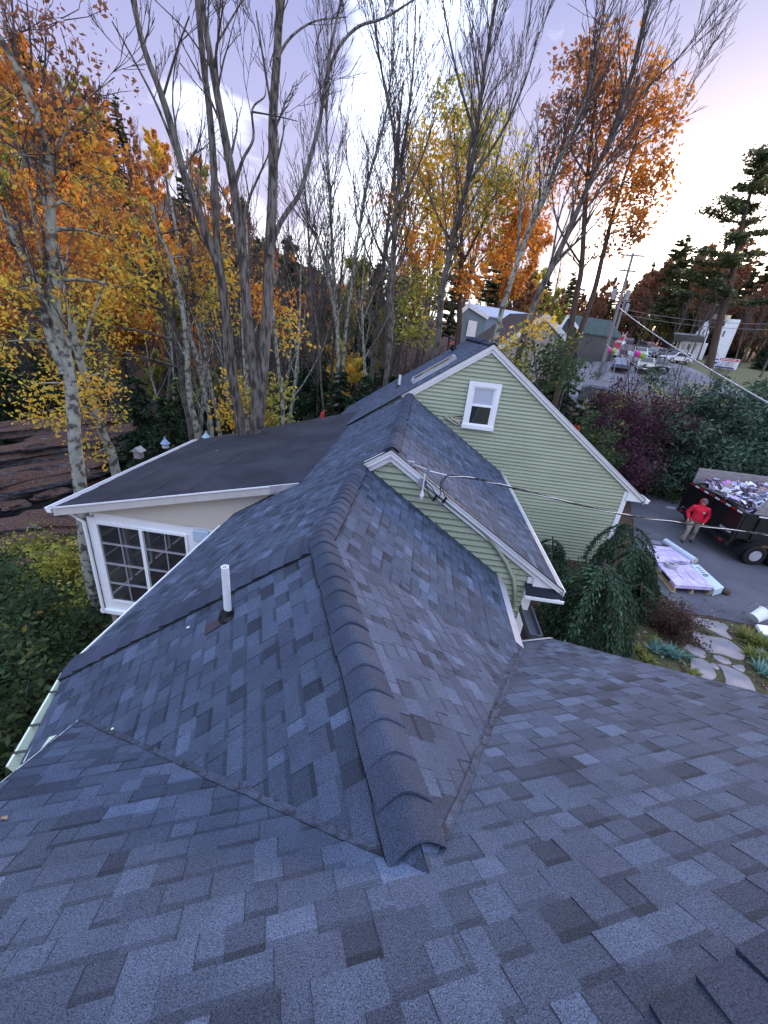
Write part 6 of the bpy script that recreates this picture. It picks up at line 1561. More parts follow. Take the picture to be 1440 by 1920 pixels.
for i, (px, py, d, rz, cl, kd, ds) in enumerate(((1190, 655, 58, 70, (0.30, 0.31, 0.33), 'suv', 'grey car following the maroon SUV up the road'), (1164, 640, 72, 68, (0.55, 0.55, 0.57), 'sedan', 'white sedan far up the road left of the maroon SUV'), (1222, 640, 78, -20, (0.40, 0.06, 0.06), 'suv', 'dark red car behind the black pickup'), (1184, 626, 88, 68, (0.05, 0.05, 0.07), 'suv', 'tiny black car at the top of the road'), (1275, 650, 66, -165, (0.5, 0.5, 0.52), 'suv', 'light grey car parked beside the white porch'), (1170, 668, 52, 65, (0.12, 0.14, 0.2), 'sedan', 'dark blue sedan nearest the feather flag'))):
    car('parked_car', ds, 'car', place(px, py, d), rad(rz), cl, 4.4, 1.8, 1.5, kd)
# signs, banner, flag and balloons
def board(name, label, cat, px, py, d, w, h, az, zc=None, tilt=0):
    p = far(px, py, d); zc = p[2] if zc is None else zc; g = terr(p[0], p[1]); o = empty(name, (p[0], p[1], g), label, cat, None, -rad(az))
    zc -= g
    MB().box((0, 0, zc), (w, 0.05, h)).build('panel', paint('sign_white', (0.72, 0.75, 0.80), var=0.04), o, world=False)
    for s_ in ((-1, 1) if w > 1.5 else (0,)): MB().box((s_ * w * 0.46, 0.06, zc / 2), (0.06, 0.06, zc + h * 0.4)).build('post', M_greywood, o, world=False)
    return o, zc
o, z_ = board('banner', 'white banner with grey and red oval rings stretched behind the dark van', 'banner', 1168, 684, 62, 3.4, 1.9, 16)
for i, (cx, cz, rx, rz_, col) in enumerate(((-0.5, 0.15, 0.55, 0.36, (0.45, 0.12, 0.12)), (0.35, 0.1, 0.62, 0.45, (0.35, 0.37, 0.42)), (0.35, 0.1, 0.35, 0.25, (0.35, 0.37, 0.42)))):
    mb = MB(); K = 22
    for k in range(K): mb.add([(cx + r_ * rx * math.cos(a), -0.03, z_ + cz + r_ * rz_ * math.sin(a)) for r_, a in ((1, 2 * PI * k / K), (1, 2 * PI * (k + 1) / K), (0.85, 2 * PI * (k + 1) / K), (0.85, 2 * PI * k / K))], [(0, 1, 2, 3)])
    mb.build('ring_emblem', paint('ring%d' % i, col), o, world=False)
mb = MB(); random.seed(8)
for r_ in range(2):
    x = -1.1
    while x < 1.1: w_ = random.uniform(0.06, 0.2); MB().box((x, -0.028, z_ - 0.48 - r_ * 0.2), (w_, 0.008, 0.09)).build('letter', paint('grey_ink', (0.3, 0.32, 0.38)) if 'grey_ink' not in bpy.data.materials else bpy.data.materials['grey_ink'], o, world=False); x += w_ + 0.06
o, z_ = board('roadside_sign', 'white real-estate board with red strip and blue balloon emblem on the grassy verge', 'sign', 1358, 681, 66, 2.7, 1.15, 29)
mb = MB(); mb.box((0.35, -0.03, z_ + 0.40), (1.8, 0.008, 0.24)); mb.build('red_strip', paint('sign_red', (0.55, 0.03, 0.05)), o, world=False)
mb = MB(); mb.box((0.15, -0.03, z_ - 0.46), (1.9, 0.008, 0.16)); mb.build('blue_strip', paint('sign_blue', (0.03, 0.07, 0.32)), o, world=False)
mb = MB(); cx, cz = -0.88, z_ + 0.05
for (r0, r1, m_) in ((0.0, 1.0, 'x'),):
    mb.add([(cx + 0.26 * math.cos(a), -0.03, cz + 0.02 + 0.26 * math.sin(a) * 1.0) for a in np.linspace(PI, 2 * PI, 14)], [tuple(range(14))]); mb.add([(cx - 0.18, -0.031, cz - 0.12), (cx, -0.031, cz - 0.36), (cx + 0.18, -0.031, cz - 0.12)], [(0, 1, 2)])
    mb.add([(cx + 0.26 * math.cos(a), -0.03, cz + 0.16 + 0.20 * math.sin(a)) for a in np.linspace(0.2, PI - 0.2, 12)], [tuple(range(12))])
mb.build('balloon_emblem', bpy.data.materials['sign_blue'], o, world=False)
mb = MB(); random.seed(9)
for r_ in range(3):
    x = -0.35
    while x < 1.15: w_ = random.uniform(0.06, 0.16); MB().box((x, -0.03, z_ + 0.16 - r_ * 0.19), (w_, 0.008, 0.07)).build('letter', bpy.data.materials['grey_ink'], o, world=False); x += w_ + 0.05
x = -0.4
while x < 1.1: MB().box((x, -0.036, z_ + 0.40), (0.09, 0.004, 0.1)).build('letter', M_white, o, world=False); x += 0.15
o, z_ = board('shop_sign', 'rounded blank white sign standing left of the utility poles', 'sign', 1118, 617, 60, 1.3, 1.3, 22)
# feather flag
p = far(1160, 668, 50); g = terr(p[0], p[1]); o = empty('feather_flag', (p[0], p[1], g), 'red and white feather flag leaning over the road by the green balloon', 'flag')
T = Trace(1160, 668, 50); P = spline([p * (1, 1, 0) + (0, 0, g), T.at(1162, 655), T.at(1170, 635), T.at(1178, 622)], 4); MB().tube(P, 0.03, 5).build('pole', M_metal, o)
mb = MB(); K = len(P) - 4
for i in range(3, len(P) - 1): 
    a, b = P[i], P[i + 1]; wa = 0.55 * math.sin(PI * min(1, (i - 2) / K + 0.12)) + 0.12; wb = 0.55 * math.sin(PI * min(1, (i - 1) / K + 0.12)) + 0.12
    mb.add([a, b, b - T.side * wb, a - T.side * wa], [(0, 1, 2, 3)], (0.5, 0.08, 0.12) if i % 3 else (0.7, 0.6, 0.66))
mb.build('sail', M_attr, o, colored=True)
for (px, py, col, lb) in ((1142, 657, (0.75, 0.03, 0.35), 'hot pink balloon left of the flag'), (1151, 658, (0.25, 0.42, 0.05), 'lime green balloon left of the flag'), (1196, 664, (0.75, 0.03, 0.35), 'hot pink balloon left of the pale gold SUV'), (1204, 667, (0.25, 0.42, 0.05), 'lime green balloon against the pale gold SUV')):
    p = far(px, py, 47); o = empty('balloon', p, lb, 'balloon'); MB().ball(p, 0.25, 12, 9, (1, 1, 1.15)).build('skin', paint('balloon_' + lb[:4], col, rough=0.25) if 'balloon_' + lb[:4] not in bpy.data.materials else bpy.data.materials['balloon_' + lb[:4]], o, smooth=True)
    MB().tube([p - (0, 0, 0.28), (p[0], p[1], terr(p[0], p[1]))], 0.008, 4).build('ribbon', M_white, o)

# ---------------------------------------------------------------- dump trailer with its load
ZT = 1.80
rl_, rr_ = on_z(1302, 905, ZT), on_z(1397, 962, ZT)
x0 = (rl_[0] + rr_[0]) / 2; y1, y0 = rl_[1], rr_[1]; zb_ = 0.85; LT = 5.2
ztf = on_y(1316, 878, y1)[2]; 
TR = empty('dump_trailer', (x0 + 2.5, (y0 + y1) / 2, 0), 'black dump trailer with wooden side boards heaped with torn pink roofing scraps', 'trailer')
def tb_(nm, c, s_, m=M_blackp, par=TR, bev=0.008): return MB().box(c, s_).build(nm, m, par, bevel=bev)
ym = (y0 + y1) / 2; wy = y1 - y0
tb_('bed_floor', (x0 + LT / 2, ym, zb_), (LT, wy - 0.1, 0.08))
tb_('frame', (x0 + LT / 2 + 0.2, ym, 0.62), (LT, 0.9, 0.16))
for y in (y0, y1): tb_('side_wall', (x0 + LT / 2, y, (zb_ + ZT) / 2), (LT, 0.06, ZT - zb_))
for y in (y0, y1):
    for k in range(6): tb_('stake', (x0 + 0.5 + k * 0.9, y + (0.06 if y == y1 else -0.06), (zb_ + ZT) / 2), (0.08, 0.06, ZT - zb_))
tb_('front_wall', (x0 + LT, ym, (zb_ + ZT) / 2 + 0.1), (0.06, wy, ZT - zb_ + 0.2))
for k, (a, b) in enumerate(((y0 + 0.03, ym - 0.02), (ym + 0.02, y1 - 0.03))):
    g_ = tb_('tailgate', (x0 - 0.02, (a + b) / 2, (zb_ + ZT) / 2 - 0.03), (0.05, b - a, ZT - zb_ + 0.06))
    tb_('rail', (x0 - 0.06, (a + b) / 2, ZT - 0.02), (0.06, b - a - 0.02, 0.10), M_blackp, g_)
    nn = 5
    for q in range(nn):
        yy = b - (b - a) * (q + 0.5) / nn
        tb_('reflector', (x0 - 0.095, yy, ZT - 0.03), (0.006, (b - a) / nn * 0.82, 0.055), paint('tape_red', (0.45, 0.02, 0.03), rough=0.3) if (q + k) % 2 else paint('tape_white', (0.75, 0.75, 0.78), rough=0.3), g_, 0)
for y in (y0, ym, y1): tb_('hinge_post', (x0 - 0.08, y, (zb_ + ZT) / 2 - 0.1), (0.09, 0.09, ZT - zb_ + 0.12))
tb_('bumper', (x0 - 0.12, ym, 0.60), (0.12, wy, 0.14))
for y in (y0 + 0.3, y1 - 0.3): tb_('tail_light', (x0 - 0.19, y, 0.60), (0.02, 0.18, 0.08), bpy.data.materials['red_lamp'])
MB().bar((x0 - 0.15, y1 + 0.1, 0.55), (x0 - 0.45, y1 + 0.25, 0.5), 0.08, 0.08).build('ramp_bracket', M_metal, TR)
tb_('label_plate', (x0 - 0.07, y0 + 0.45, zb_ + 0.12), (0.01, 0.6, 0.09), M_metal)
# wooden side boards
mbd = MB(); mbd.box((x0 + LT / 2, y1, (ZT + ztf) / 2), (LT, 0.045, ztf - ZT)); mbd.build('side_board', M_greywood, TR)
zn = on_y(1412, 929, y0)[2]; xn = on_y(1412, 929, y0)[0]; xn0 = on_y(1398, 962, y0)[0]
MB().prism([(x0 + 0.25, y0 - 0.02, ZT), (x0 + LT, y0 - 0.02, ZT), (x0 + LT, y0 - 0.02, max(zn, ZT + 0.35)), (x0 + 0.45, y0 - 0.02, max(zn, ZT + 0.35))], (0, 0.045, 0)).build('side_board', M_greywood, TR)
for k in range(5): tb_('reflector', (x0 + 0.5 + k * 0.45, y0 - 0.10, ZT - 0.04), (0.28, 0.008, 0.05), bpy.data.materials['tape_red'] if k % 2 else bpy.data.materials['tape_white'], TR, 0)
wc = on_y(1425, 1004, y0 - 0.05)
for i in range(2):
    for y in (y0 - 0.16, y1 + 0.16):
        c = np.array([wc[0] + i * 0.85, y, 0.38]); w_ = MB().tube([c - (0, .12, 0), c - (0, .1, 0), c + (0, .1, 0), c + (0, .12, 0)], [0.34, 0.38, 0.38, 0.34], 22).build('wheel', M_black, TR); MB().tube([c - (0, .13, 0), c + (0, .13, 0)], 0.2, 14).build('rim', M_metal, w_)
for y in (y0 - 0.17, y1 + 0.17):
    mb = MB(); c0 = np.array([wc[0] + 0.42, y, 0.40])
    for k in range(10):
        a, b = PI - PI * k / 10, PI - PI * (k + 1) / 10
        mb.prism([c0 + (0.95 * math.cos(a), -0.15, 0.50 * math.sin(a)), c0 + (0.95 * math.cos(b), -0.15, 0.50 * math.sin(b)), c0 + (0.95 * math.cos(b), 0.15, 0.50 * math.sin(b)), c0 + (0.95 * math.cos(a), 0.15, 0.50 * math.sin(a))], (0, 0, 0.02))
    mb.build('fender', M_blackp, TR)
# the load: torn underlayment, shingles and wrappers, nobody could count them
RNG = np.random.default_rng(77); mb = MB()
scr = [((0.62, 0.60, 0.72), 4), ((0.60, 0.36, 0.58), 4), ((0.46, 0.40, 0.58), 3), ((0.40, 0.46, 0.56), 3), ((0.14, 0.13, 0.14), 3), ((0.09, 0.08, 0.09), 2), ((0.30, 0.22, 0.15), 1.2), ((0.62, 0.18, 0.46), 1.5), ((0.70, 0.74, 0.78), 3)]
hx = lambda x, y: 0.55 + 0.42 * math.sin((x - x0) / LT * PI * 0.9 + 0.3) * math.sin((y - y0) / wy * PI)
mb.add([(x0 + 0.05 + (LT - 0.1) * i / 12, y0 + 0.06 + (wy - 0.12) * j / 6, zb_ + 0.35 + hx(x0 + LT * i / 12, y0 + wy * j / 6) + RNG.uniform(-.05, .05)) for i in range(13) for j in range(7)], [(i * 7 + j, (i + 1) * 7 + j, (i + 1) * 7 + j + 1, i * 7 + j + 1) for i in range(12) for j in range(6)], (0.10, 0.09, 0.10))
for q in range(620):
    x = x0 + RNG.uniform(0.12, LT - 0.3); y = y0 + RNG.uniform(0.12, wy - 0.15); z = zb_ + 0.40 + hx(x, y) + RNG.uniform(-0.05, 0.12)
    w_, l_ = RNG.uniform(0.12, 0.36), RNG.uniform(0.25, 0.8); M_ = Matrix.Rotation(RNG.uniform(0, 6.28), 4, 'Z') @ Matrix.Rotation(RNG.normal() * 0.28, 4, 'X') @ Matrix.Rotation(RNG.normal() * 0.28, 4, 'Y')
    cl = random.choices([s_[0] for s_ in scr], [s_[1] for s_ in scr])[0]; k_ = RNG.uniform(0.75, 1.15); cl = tuple(min(0.85, c_ * k_) for c_ in cl)
    V_ = []; amp = RNG.uniform(0.02, 0.08); ph = RNG.uniform(0, 6)
    for i in range(6):
        for j in range(3):
            v_ = M_ @ Vector((l_ * (i / 5 - .5), w_ * (j / 2 - .5) * (1 + 0.3 * math.sin(i + ph)), amp * math.sin(i * 1.7 + ph) + amp * 0.6 * math.cos(j * 2 + i + ph))); V_.append((x + v_.x, min(max(y + v_.y, y0 + 0.05), y1 - 0.05), z + v_.z))
    mb.add(V_, [(i * 3 + j, (i + 1) * 3 + j, (i + 1) * 3 + j + 1, i * 3 + j + 1) for i in range(5) for j in range(2)], cl)
mb.org = np.array([x0 + 2, ym, zb_]); o = mb.build('roofing_debris', material('scrap', attr=True, rough=0.55, var=0.15, vscale=9), None, colored=True); tag(o, 'heap of torn pink, white and grey roofing scraps filling the black trailer', 'debris', kind='stuff')

# ---------------------------------------------------------------- pallets, rolls and boxes on the driveway
M_pink = material('pink_wrap', (0.50, 0.42, 0.66), rough=0.35, spec=0.5, var=0.14, vscale=7, col2=(0.64, 0.58, 0.76), c2scale=5)
def slab(px, z, th, nm, mat, par, bev=0.01):
    P_ = [on_z(*q, z) for q in px]; return MB().prism(P_, (0, 0, -th)).build(nm, mat, par, bevel=bev), P_
def pallet(label, px, seams):
    P0 = [on_z(*q, 0.30) for q in px]; c = sum(P0) / 4
    o = empty('pallet', (c[0], c[1], 0.02), label, 'pallet')
    MB().prism(P0, (0, 0, -0.13)).build('wrapped_stack', M_pink, o, bevel=0.015)
    u_ = P0[1] - P0[0]; v_ = P0[3] - P0[0]
    mb = MB()
    for k in range(8):
        a = P0[0] + v_ * (k + 0.3) / 8; a[2] = 0.15; b = P0[1] + (P0[2] - P0[1]) * (k + 0.3) / 8; b[2] = 0.15; mb.bar(a, b, 0.09, 0.022)
    for k in (0.04, 0.5, 0.96):
        a = P0[0] + u_ * k; b = P0[3] + (P0[2] - P0[3]) * k; a[2] = b[2] = 0.085; mb.bar(a, b, 0.05, 0.10); a[2] = b[2] = 0.03; mb.bar(a, b, 0.12, 0.018)
    mb.build('deck', M_wood, o)
    mb = MB()
    for s_ in seams:
        a = P0[0] + u_ * s_[0] + v_ * s_[1]; b = P0[0] + u_ * s_[2] + v_ * s_[3]; a[2] = b[2] = 0.303; mb.bar(a, b, 0.018, 0.006)
    mb.build('wrap_fold', material('fold', (0.16, 0.12, 0.24), rough=0.5) if 'fold' not in bpy.data.materials else bpy.data.materials['fold'], o)
    mb = MB()
    a = P0[0] + v_ * 0.35; b = P0[0] + v_ * 0.75; a[2] = b[2] = 0.235; mb.bar(a - nv(u_) * 0.012, b - nv(u_) * 0.012, 0.02, 0.07)
    mb.build('label_print', M_black, o)
    return o, P0
pallet('wrapped lavender bundle on a pallet, the one nearer the black trailer', [(1211, 1021), (1271, 1027), (1296, 1052), (1233, 1053)], ((0.35, 0.25, 0.8, 0.25), (0.45, 0.85, 0.85, 0.85), (0.45, 0.92, 0.85, 0.92)))
o, P0 = pallet('wrapped lavender bundle on a pallet, the one with a grey coil lying on it', [(1232, 1055), (1295, 1060), (1340, 1101), (1267, 1096)], ((0.35, 0.3, 0.35, 0.75), (0.65, 0.3, 0.65, 0.75)))
c = on_z(1258, 1060, 0.36); cl = empty('metal_coil', (c[0], c[1], 0.30), 'small grey coil lying on the corner of the lavender bundle', 'coil')
mb = MB(); K = 18
for k in range(K):
    a, b = 2 * PI * k / K, 2 * PI * (k + 1) / K
    for (r0, r1, z0_, z1_) in ((0.19, 0.09, 0.42, 0.42), (0.19, 0.19, 0.305, 0.42), (0.09, 0.09, 0.42, 0.305)):
        mb.add([(c[0] + r0 * math.cos(a), c[1] + r0 * math.sin(a), z0_), (c[0] + r0 * math.cos(b), c[1] + r0 * math.sin(b), z0_), (c[0] + r1 * math.cos(b), c[1] + r1 * math.sin(b), z1_), (c[0] + r1 * math.cos(a), c[1] + r1 * math.sin(a), z1_)], [(0, 1, 2, 3)])
mb.build('coil', M_metal, cl)
a, b = on_z(1247, 1015, 0.32), on_z(1303, 1052, 0.32)
ro = empty('foil_roll', (*((a + b) / 2)[:2], 0.02), 'long silvery roll of underlayment lying across the lavender bundle', 'roll')
M_foil = material('silver_wrap', (0.52, 0.60, 0.70), rough=0.3, spec=0.6, metal=0.2, var=0.1)
MB().tube([a, b], 0.115, 16).build('roll', M_foil, ro); MB().tube([b, b + (b - a) * 0.01], 0.05, 12).build('core', M_wood, ro)
d_ = nv(b - a); s_ = np.cross(d_, UPZ); MB().prism([b - d_ * 0.6 + s_ * 0.02 - UPZ * 0.10, b + d_ * 0.12 + s_ * 0.02 - UPZ * 0.12, b + d_ * 0.05 + s_ * 0.38 - UPZ * 0.2, b - d_ * 0.5 + s_ * 0.3 - UPZ * 0.24], (0, 0, 0.008)).build('loose_flap', M_foil, ro)
bx = [on_z(*q, 0.26) for q in ((1296, 1059), (1310, 1058), (1358, 1101), (1341, 1106))]
bo = empty('carton', (*(sum(bx) / 4)[:2], 0.02), 'long pale blue carton with black lettering beside the lower bundle', 'box')
MB().prism(bx, (0, 0, -0.23)).build('carton_body', material('carton', (0.52, 0.62, 0.68), rough=0.5, var=0.08), bo, bevel=0.01)
mb = MB(); u_ = nv(bx[3] - bx[0]); v_ = nv(bx[1] - bx[0]); L0 = np.linalg.norm(bx[3] - bx[0]); W0 = np.linalg.norm(bx[1] - bx[0])
for i, ch_ in enumerate('||||E|'):
    mb = MB(); p_ = bx[0] + u_ * L0 * (0.12 + i * 0.075) + v_ * W0 * 0.25 + UPZ * 0.004; mb.bar(p_, p_ + v_ * W0 * 0.5, 0.03, 0.004)
    if ch_ == 'E':
        for q in (0, 0.25, 0.5): mb.bar(p_ + v_ * W0 * q, p_ + v_ * W0 * q + u_ * 0.09, 0.028, 0.005)
    mb.build('letter', M_black, bo)
q = on_z(1361, 1108, 0.12); o = empty('debris_bag', (q[0], q[1], 0.02), 'small brown crumpled bag at the end of the pale blue carton', 'bag'); MB().ball((q[0], q[1], 0.11), 0.13, 9, 7, (1, 1.1, 0.75)).build('sack', paint('bag_brown', (0.07, 0.05, 0.045), rough=0.9), o)
a, b = on_z(1216, 1018, 0.14), on_z(1262, 1026, 0.14); o = empty('bundle', (*((a + b) / 2)[:2], 0.02), 'flat grey bundle of shingles behind the upper lavender bundle', 'bundle'); MB().bar(a, b, 0.30, 0.16).build('stack', paint('bundle_grey', (0.20, 0.21, 0.27)), o, bevel=0.01)
# lumber by the trailer wheel
random.seed(4)
for i, (ax, ay, bx_, by_, z_, ds) in enumerate(((1400, 1012, 1424, 1021, .05, 'lowest left tan offcut by the trailer wheel'), (1416, 1018, 1446, 1018, .10, 'light tan board on top of the offcuts by the trailer wheel'), (1422, 1022, 1450, 1028, .06, 'middle tan board in the offcut pile by the trailer wheel'), (1419, 1028, 1436, 1034, .05, 'front tan offcut nearest the wrapped bundles'), (1432, 1008, 1450, 1016, .16, 'upright tan block at the right edge by the trailer wheel'))):
    a, b = on_z(ax, ay, z_ + 0.02), on_z(bx_, by_, z_ + 0.02); tag(MB(org=a).bar(a, b, 0.16, 0.07).build('board', M_wood, None, bevel=0.004), ds, 'board', 'offcuts of lumber by the trailer wheel')
q = on_z(1444, 1040, 0.1); o = empty('gas_can', (q[0], q[1], 0.02), 'red and white container at the right edge below the lumber', 'can'); MB().box((q[0] + 0.05, q[1], 0.16), (0.28, 0.25, 0.28)).build('can_body', paint('can_red', (0.5, 0.03, 0.05)), o, bevel=0.02); MB().box((q[0] + 0.05, q[1], 0.36), (0.24, 0.2, 0.12)).build('can_top', M_pvc, o, bevel=0.02)
# tipped black bin
q = on_z(1249, 912, 0.02); o = empty('garbage_bin', (q[0], q[1], 0.02), 'black plastic bin at the edge of the driveway under the hedge', 'bin')
MB().tube([(q[0], q[1], 0.02), (q[0] + 0.02, q[1] + 0.1, 0.80), (q[0] + 0.02, q[1] + 0.1, 0.82)], [0.30, 0.40, 0.43], 16).build('bin_body', M_blackp, o); MB().tube([(q[0] + 0.02, q[1] + 0.1, 0.83), (q[0] + 0.02, q[1] + 0.1, 0.92)], [0.44, 0.32], 16).build('lid', M_blackp, o)
# white bucket tipped by the path
q = on_z(1408, 1168, 0.05); o = empty('bucket', (q[0], q[1], 0.0), 'white plastic bucket tipped over at the corner of driveway and garden', 'bucket')
ax_ = nv((0.8, 0.25, 0.55)); MB().tube([q + (0, 0, 0.16), q + (0, 0, 0.16) + ax_ * 0.34], [0.14, 0.17], 18, cap=False).build('bucket_wall', M_pvc, o); MB().tube([q + (0, 0, 0.16), q + (0, 0, 0.16) + ax_ * 0.01], [0.14, 0.14], 18).build('bucket_base', M_pvc, o); MB().tube([q + (0, 0, 0.16) + ax_ * 0.32, q + (0, 0, 0.16) + ax_ * 0.345], [0.18, 0.18], 18).build('lid', M_pvc, o)
q = on_z(1437, 1186, 0.05); o = empty('paint_tray', (q[0], q[1], 0.0), 'flat white plastic tray at the right edge beside the bucket', 'tray'); MB().box((q[0], q[1], 0.10), (0.45, 0.3, 0.10), Matrix.Rotation(0.3, 3, 'X')).build('tray', M_pvc, o, bevel=0.02)

# flagstone path
M_stone = material('flagstone', (0.215, 0.205, 0.225), rough=0.85, var=0.22, vscale=2.5, col2=(0.28, 0.24, 0.24), c2scale=1.5, bump=0.25, bscale=14)
FS = (([(540, 840), (700, 870), (980, 930), (1040, 980), (1000, 1010), (1085, 1110), (960, 1060), (760, 960), (600, 880)], 'long flagstone along the driveway edge'),
      ([(660, 1010), (790, 1060), (1000, 1090), (1100, 1150), (1210, 1240), (1195, 1310), (1130, 1310), (960, 1250), (820, 1230), (700, 1130), (640, 1050)], 'largest flagstone, in the middle of the path'),
      ([(590, 1150), (660, 1160), (790, 1220), (800, 1290), (740, 1290), (640, 1240), (570, 1190)], 'small flagstone touching the teal plants'),
      ([(860, 1260), (960, 1270), (1080, 1350), (1000, 1360), (900, 1310)], 'slim wedge flagstone below the largest one'),
      ([(640, 1290), (760, 1300), (850, 1360), (915, 1480), (870, 1520), (740, 1520), (660, 1480), (635, 1350)], 'left flagstone at the roof edge'),
      ([(900, 1350), (1000, 1370), (1120, 1420), (1240, 1490), (1300, 1590), (1330, 1680), (1150, 1680), (1000, 1600), (1000, 1500), (960, 1400)], 'big flagstone at the roof edge, right side of the path'),
      ([(830, 1345), (890, 1345), (940, 1400), (930, 1415), (880, 1400)], 'smallest flagstone, squeezed between bigger ones'),
      ([(1050, 1370), (1180, 1360), (1210, 1410), (1190, 1440), (1120, 1415)], 'small flagstone at the right border by the grasses'))
for pts, ds in FS:
    P_ = [on_z(1180 + x / 5.54, 1000 + y / 5.54, 0.045) for x, y in pts]; K_ = []
    for i in range(len(P_)):
        a, b, c2 = P_[i - 1], P_[i], P_[(i + 1) % len(P_)]; K_ += [b + (a - b) * 0.18, b + (c2 - b) * 0.18]
    o = MB(org=sum(K_) / len(K_)); tag(o.prism(K_, (0, 0, -0.08)).build('flagstone', M_stone, None, bevel=0.01), ds, 'flagstone', 'flagstones of the garden path')
# bed soil with fallen leaves, moss between the stones
M_mulch = material('mulch', (0.035, 0.024, 0.018), rough=0.95, var=0.4, vscale=30, col2=(0.10, 0.07, 0.045), c2scale=45, c2lo=0.55, c2hi=0.66, bump=0.8, bscale=40)
M_moss = material('garden_ground', (0.07, 0.075, 0.03), rough=0.95, var=0.3, vscale=14, col2=(0.05, 0.035, 0.022), c2scale=5, bump=0.8, bscale=30)
mb = MB(); cs = [on_z(*p, 0.0) for p in ((1205, 1062), (1232, 1108), (1257, 1132), (1285, 1154), (1330, 1160), (1385, 1172), (1440, 1182), (1560, 1200), (1560, 1500), (1250, 1500), (1120, 1300), (1150, 1180))]
cs = [np.array([p[0], p[1], 0.010]) for p in cs]; bm = bmesh.new(); f_ = bm.faces.new([bm.verts.new(p) for p in cs]); bmesh.ops.triangulate(bm, faces=[f_]); bmesh.ops.recalc_face_normals(bm, faces=bm.faces[:]); me = bpy.data.meshes.new('garden_bed'); bm.to_mesh(me); bm.free(); tag(link('garden_bed', me, M_moss), None, None, kind='structure')
mb = MB(); mb.add([(xBe - 1, 4.0, 0.006), (7.6, 4.0, 0.006), (7.6, yD, 0.006), (xBe - 1, yD, 0.006)], [(0, 1, 2, 3)]); tag(mb.build('garden_soil', M_mulch), None, None, kind='structure')
# leaf litter scattered over beds: countless
RNG = np.random.default_rng(88); n = 2600
X = RNG.uniform(1.5, 11, n); Y = RNG.uniform(4.5, 12.5, n); cpts = np.stack([X, Y, np.full(n, 0.03)], 1); cpts = cpts[(X < 7.6) | (Y < 11.0)]
lf = leaf_mesh('leaf_litter', cpts, 0.035, [((0.42, 0.30, 0.20), 2), ((0.30, 0.18, 0.10), 2), ((0.50, 0.42, 0.36), 1), ((0.14, 0.09, 0.06), 2)], flat=0.9); tag(link('leaf_litter', lf, M_leaf), 'pale fallen leaves strewn over the garden beds', 'leaf litter', kind='stuff')
n = 900; X = RNG.uniform(-5.6, 18, n); Y = RNG.uniform(11.5, 24, n)
k_ = (X > 8.5); cpts = np.stack([X, Y, np.full(n, 0.026)], 1)[k_][:70]; lf = leaf_mesh('driveway_leaves', cpts, 0.03, [((0.35, 0.25, 0.15), 2), ((0.5, 0.45, 0.2), 1)], flat=0.9); tag(link('driveway_leaves', lf, M_leaf), 'a few stray leaves blown over the asphalt driveway', 'leaves', kind='stuff')

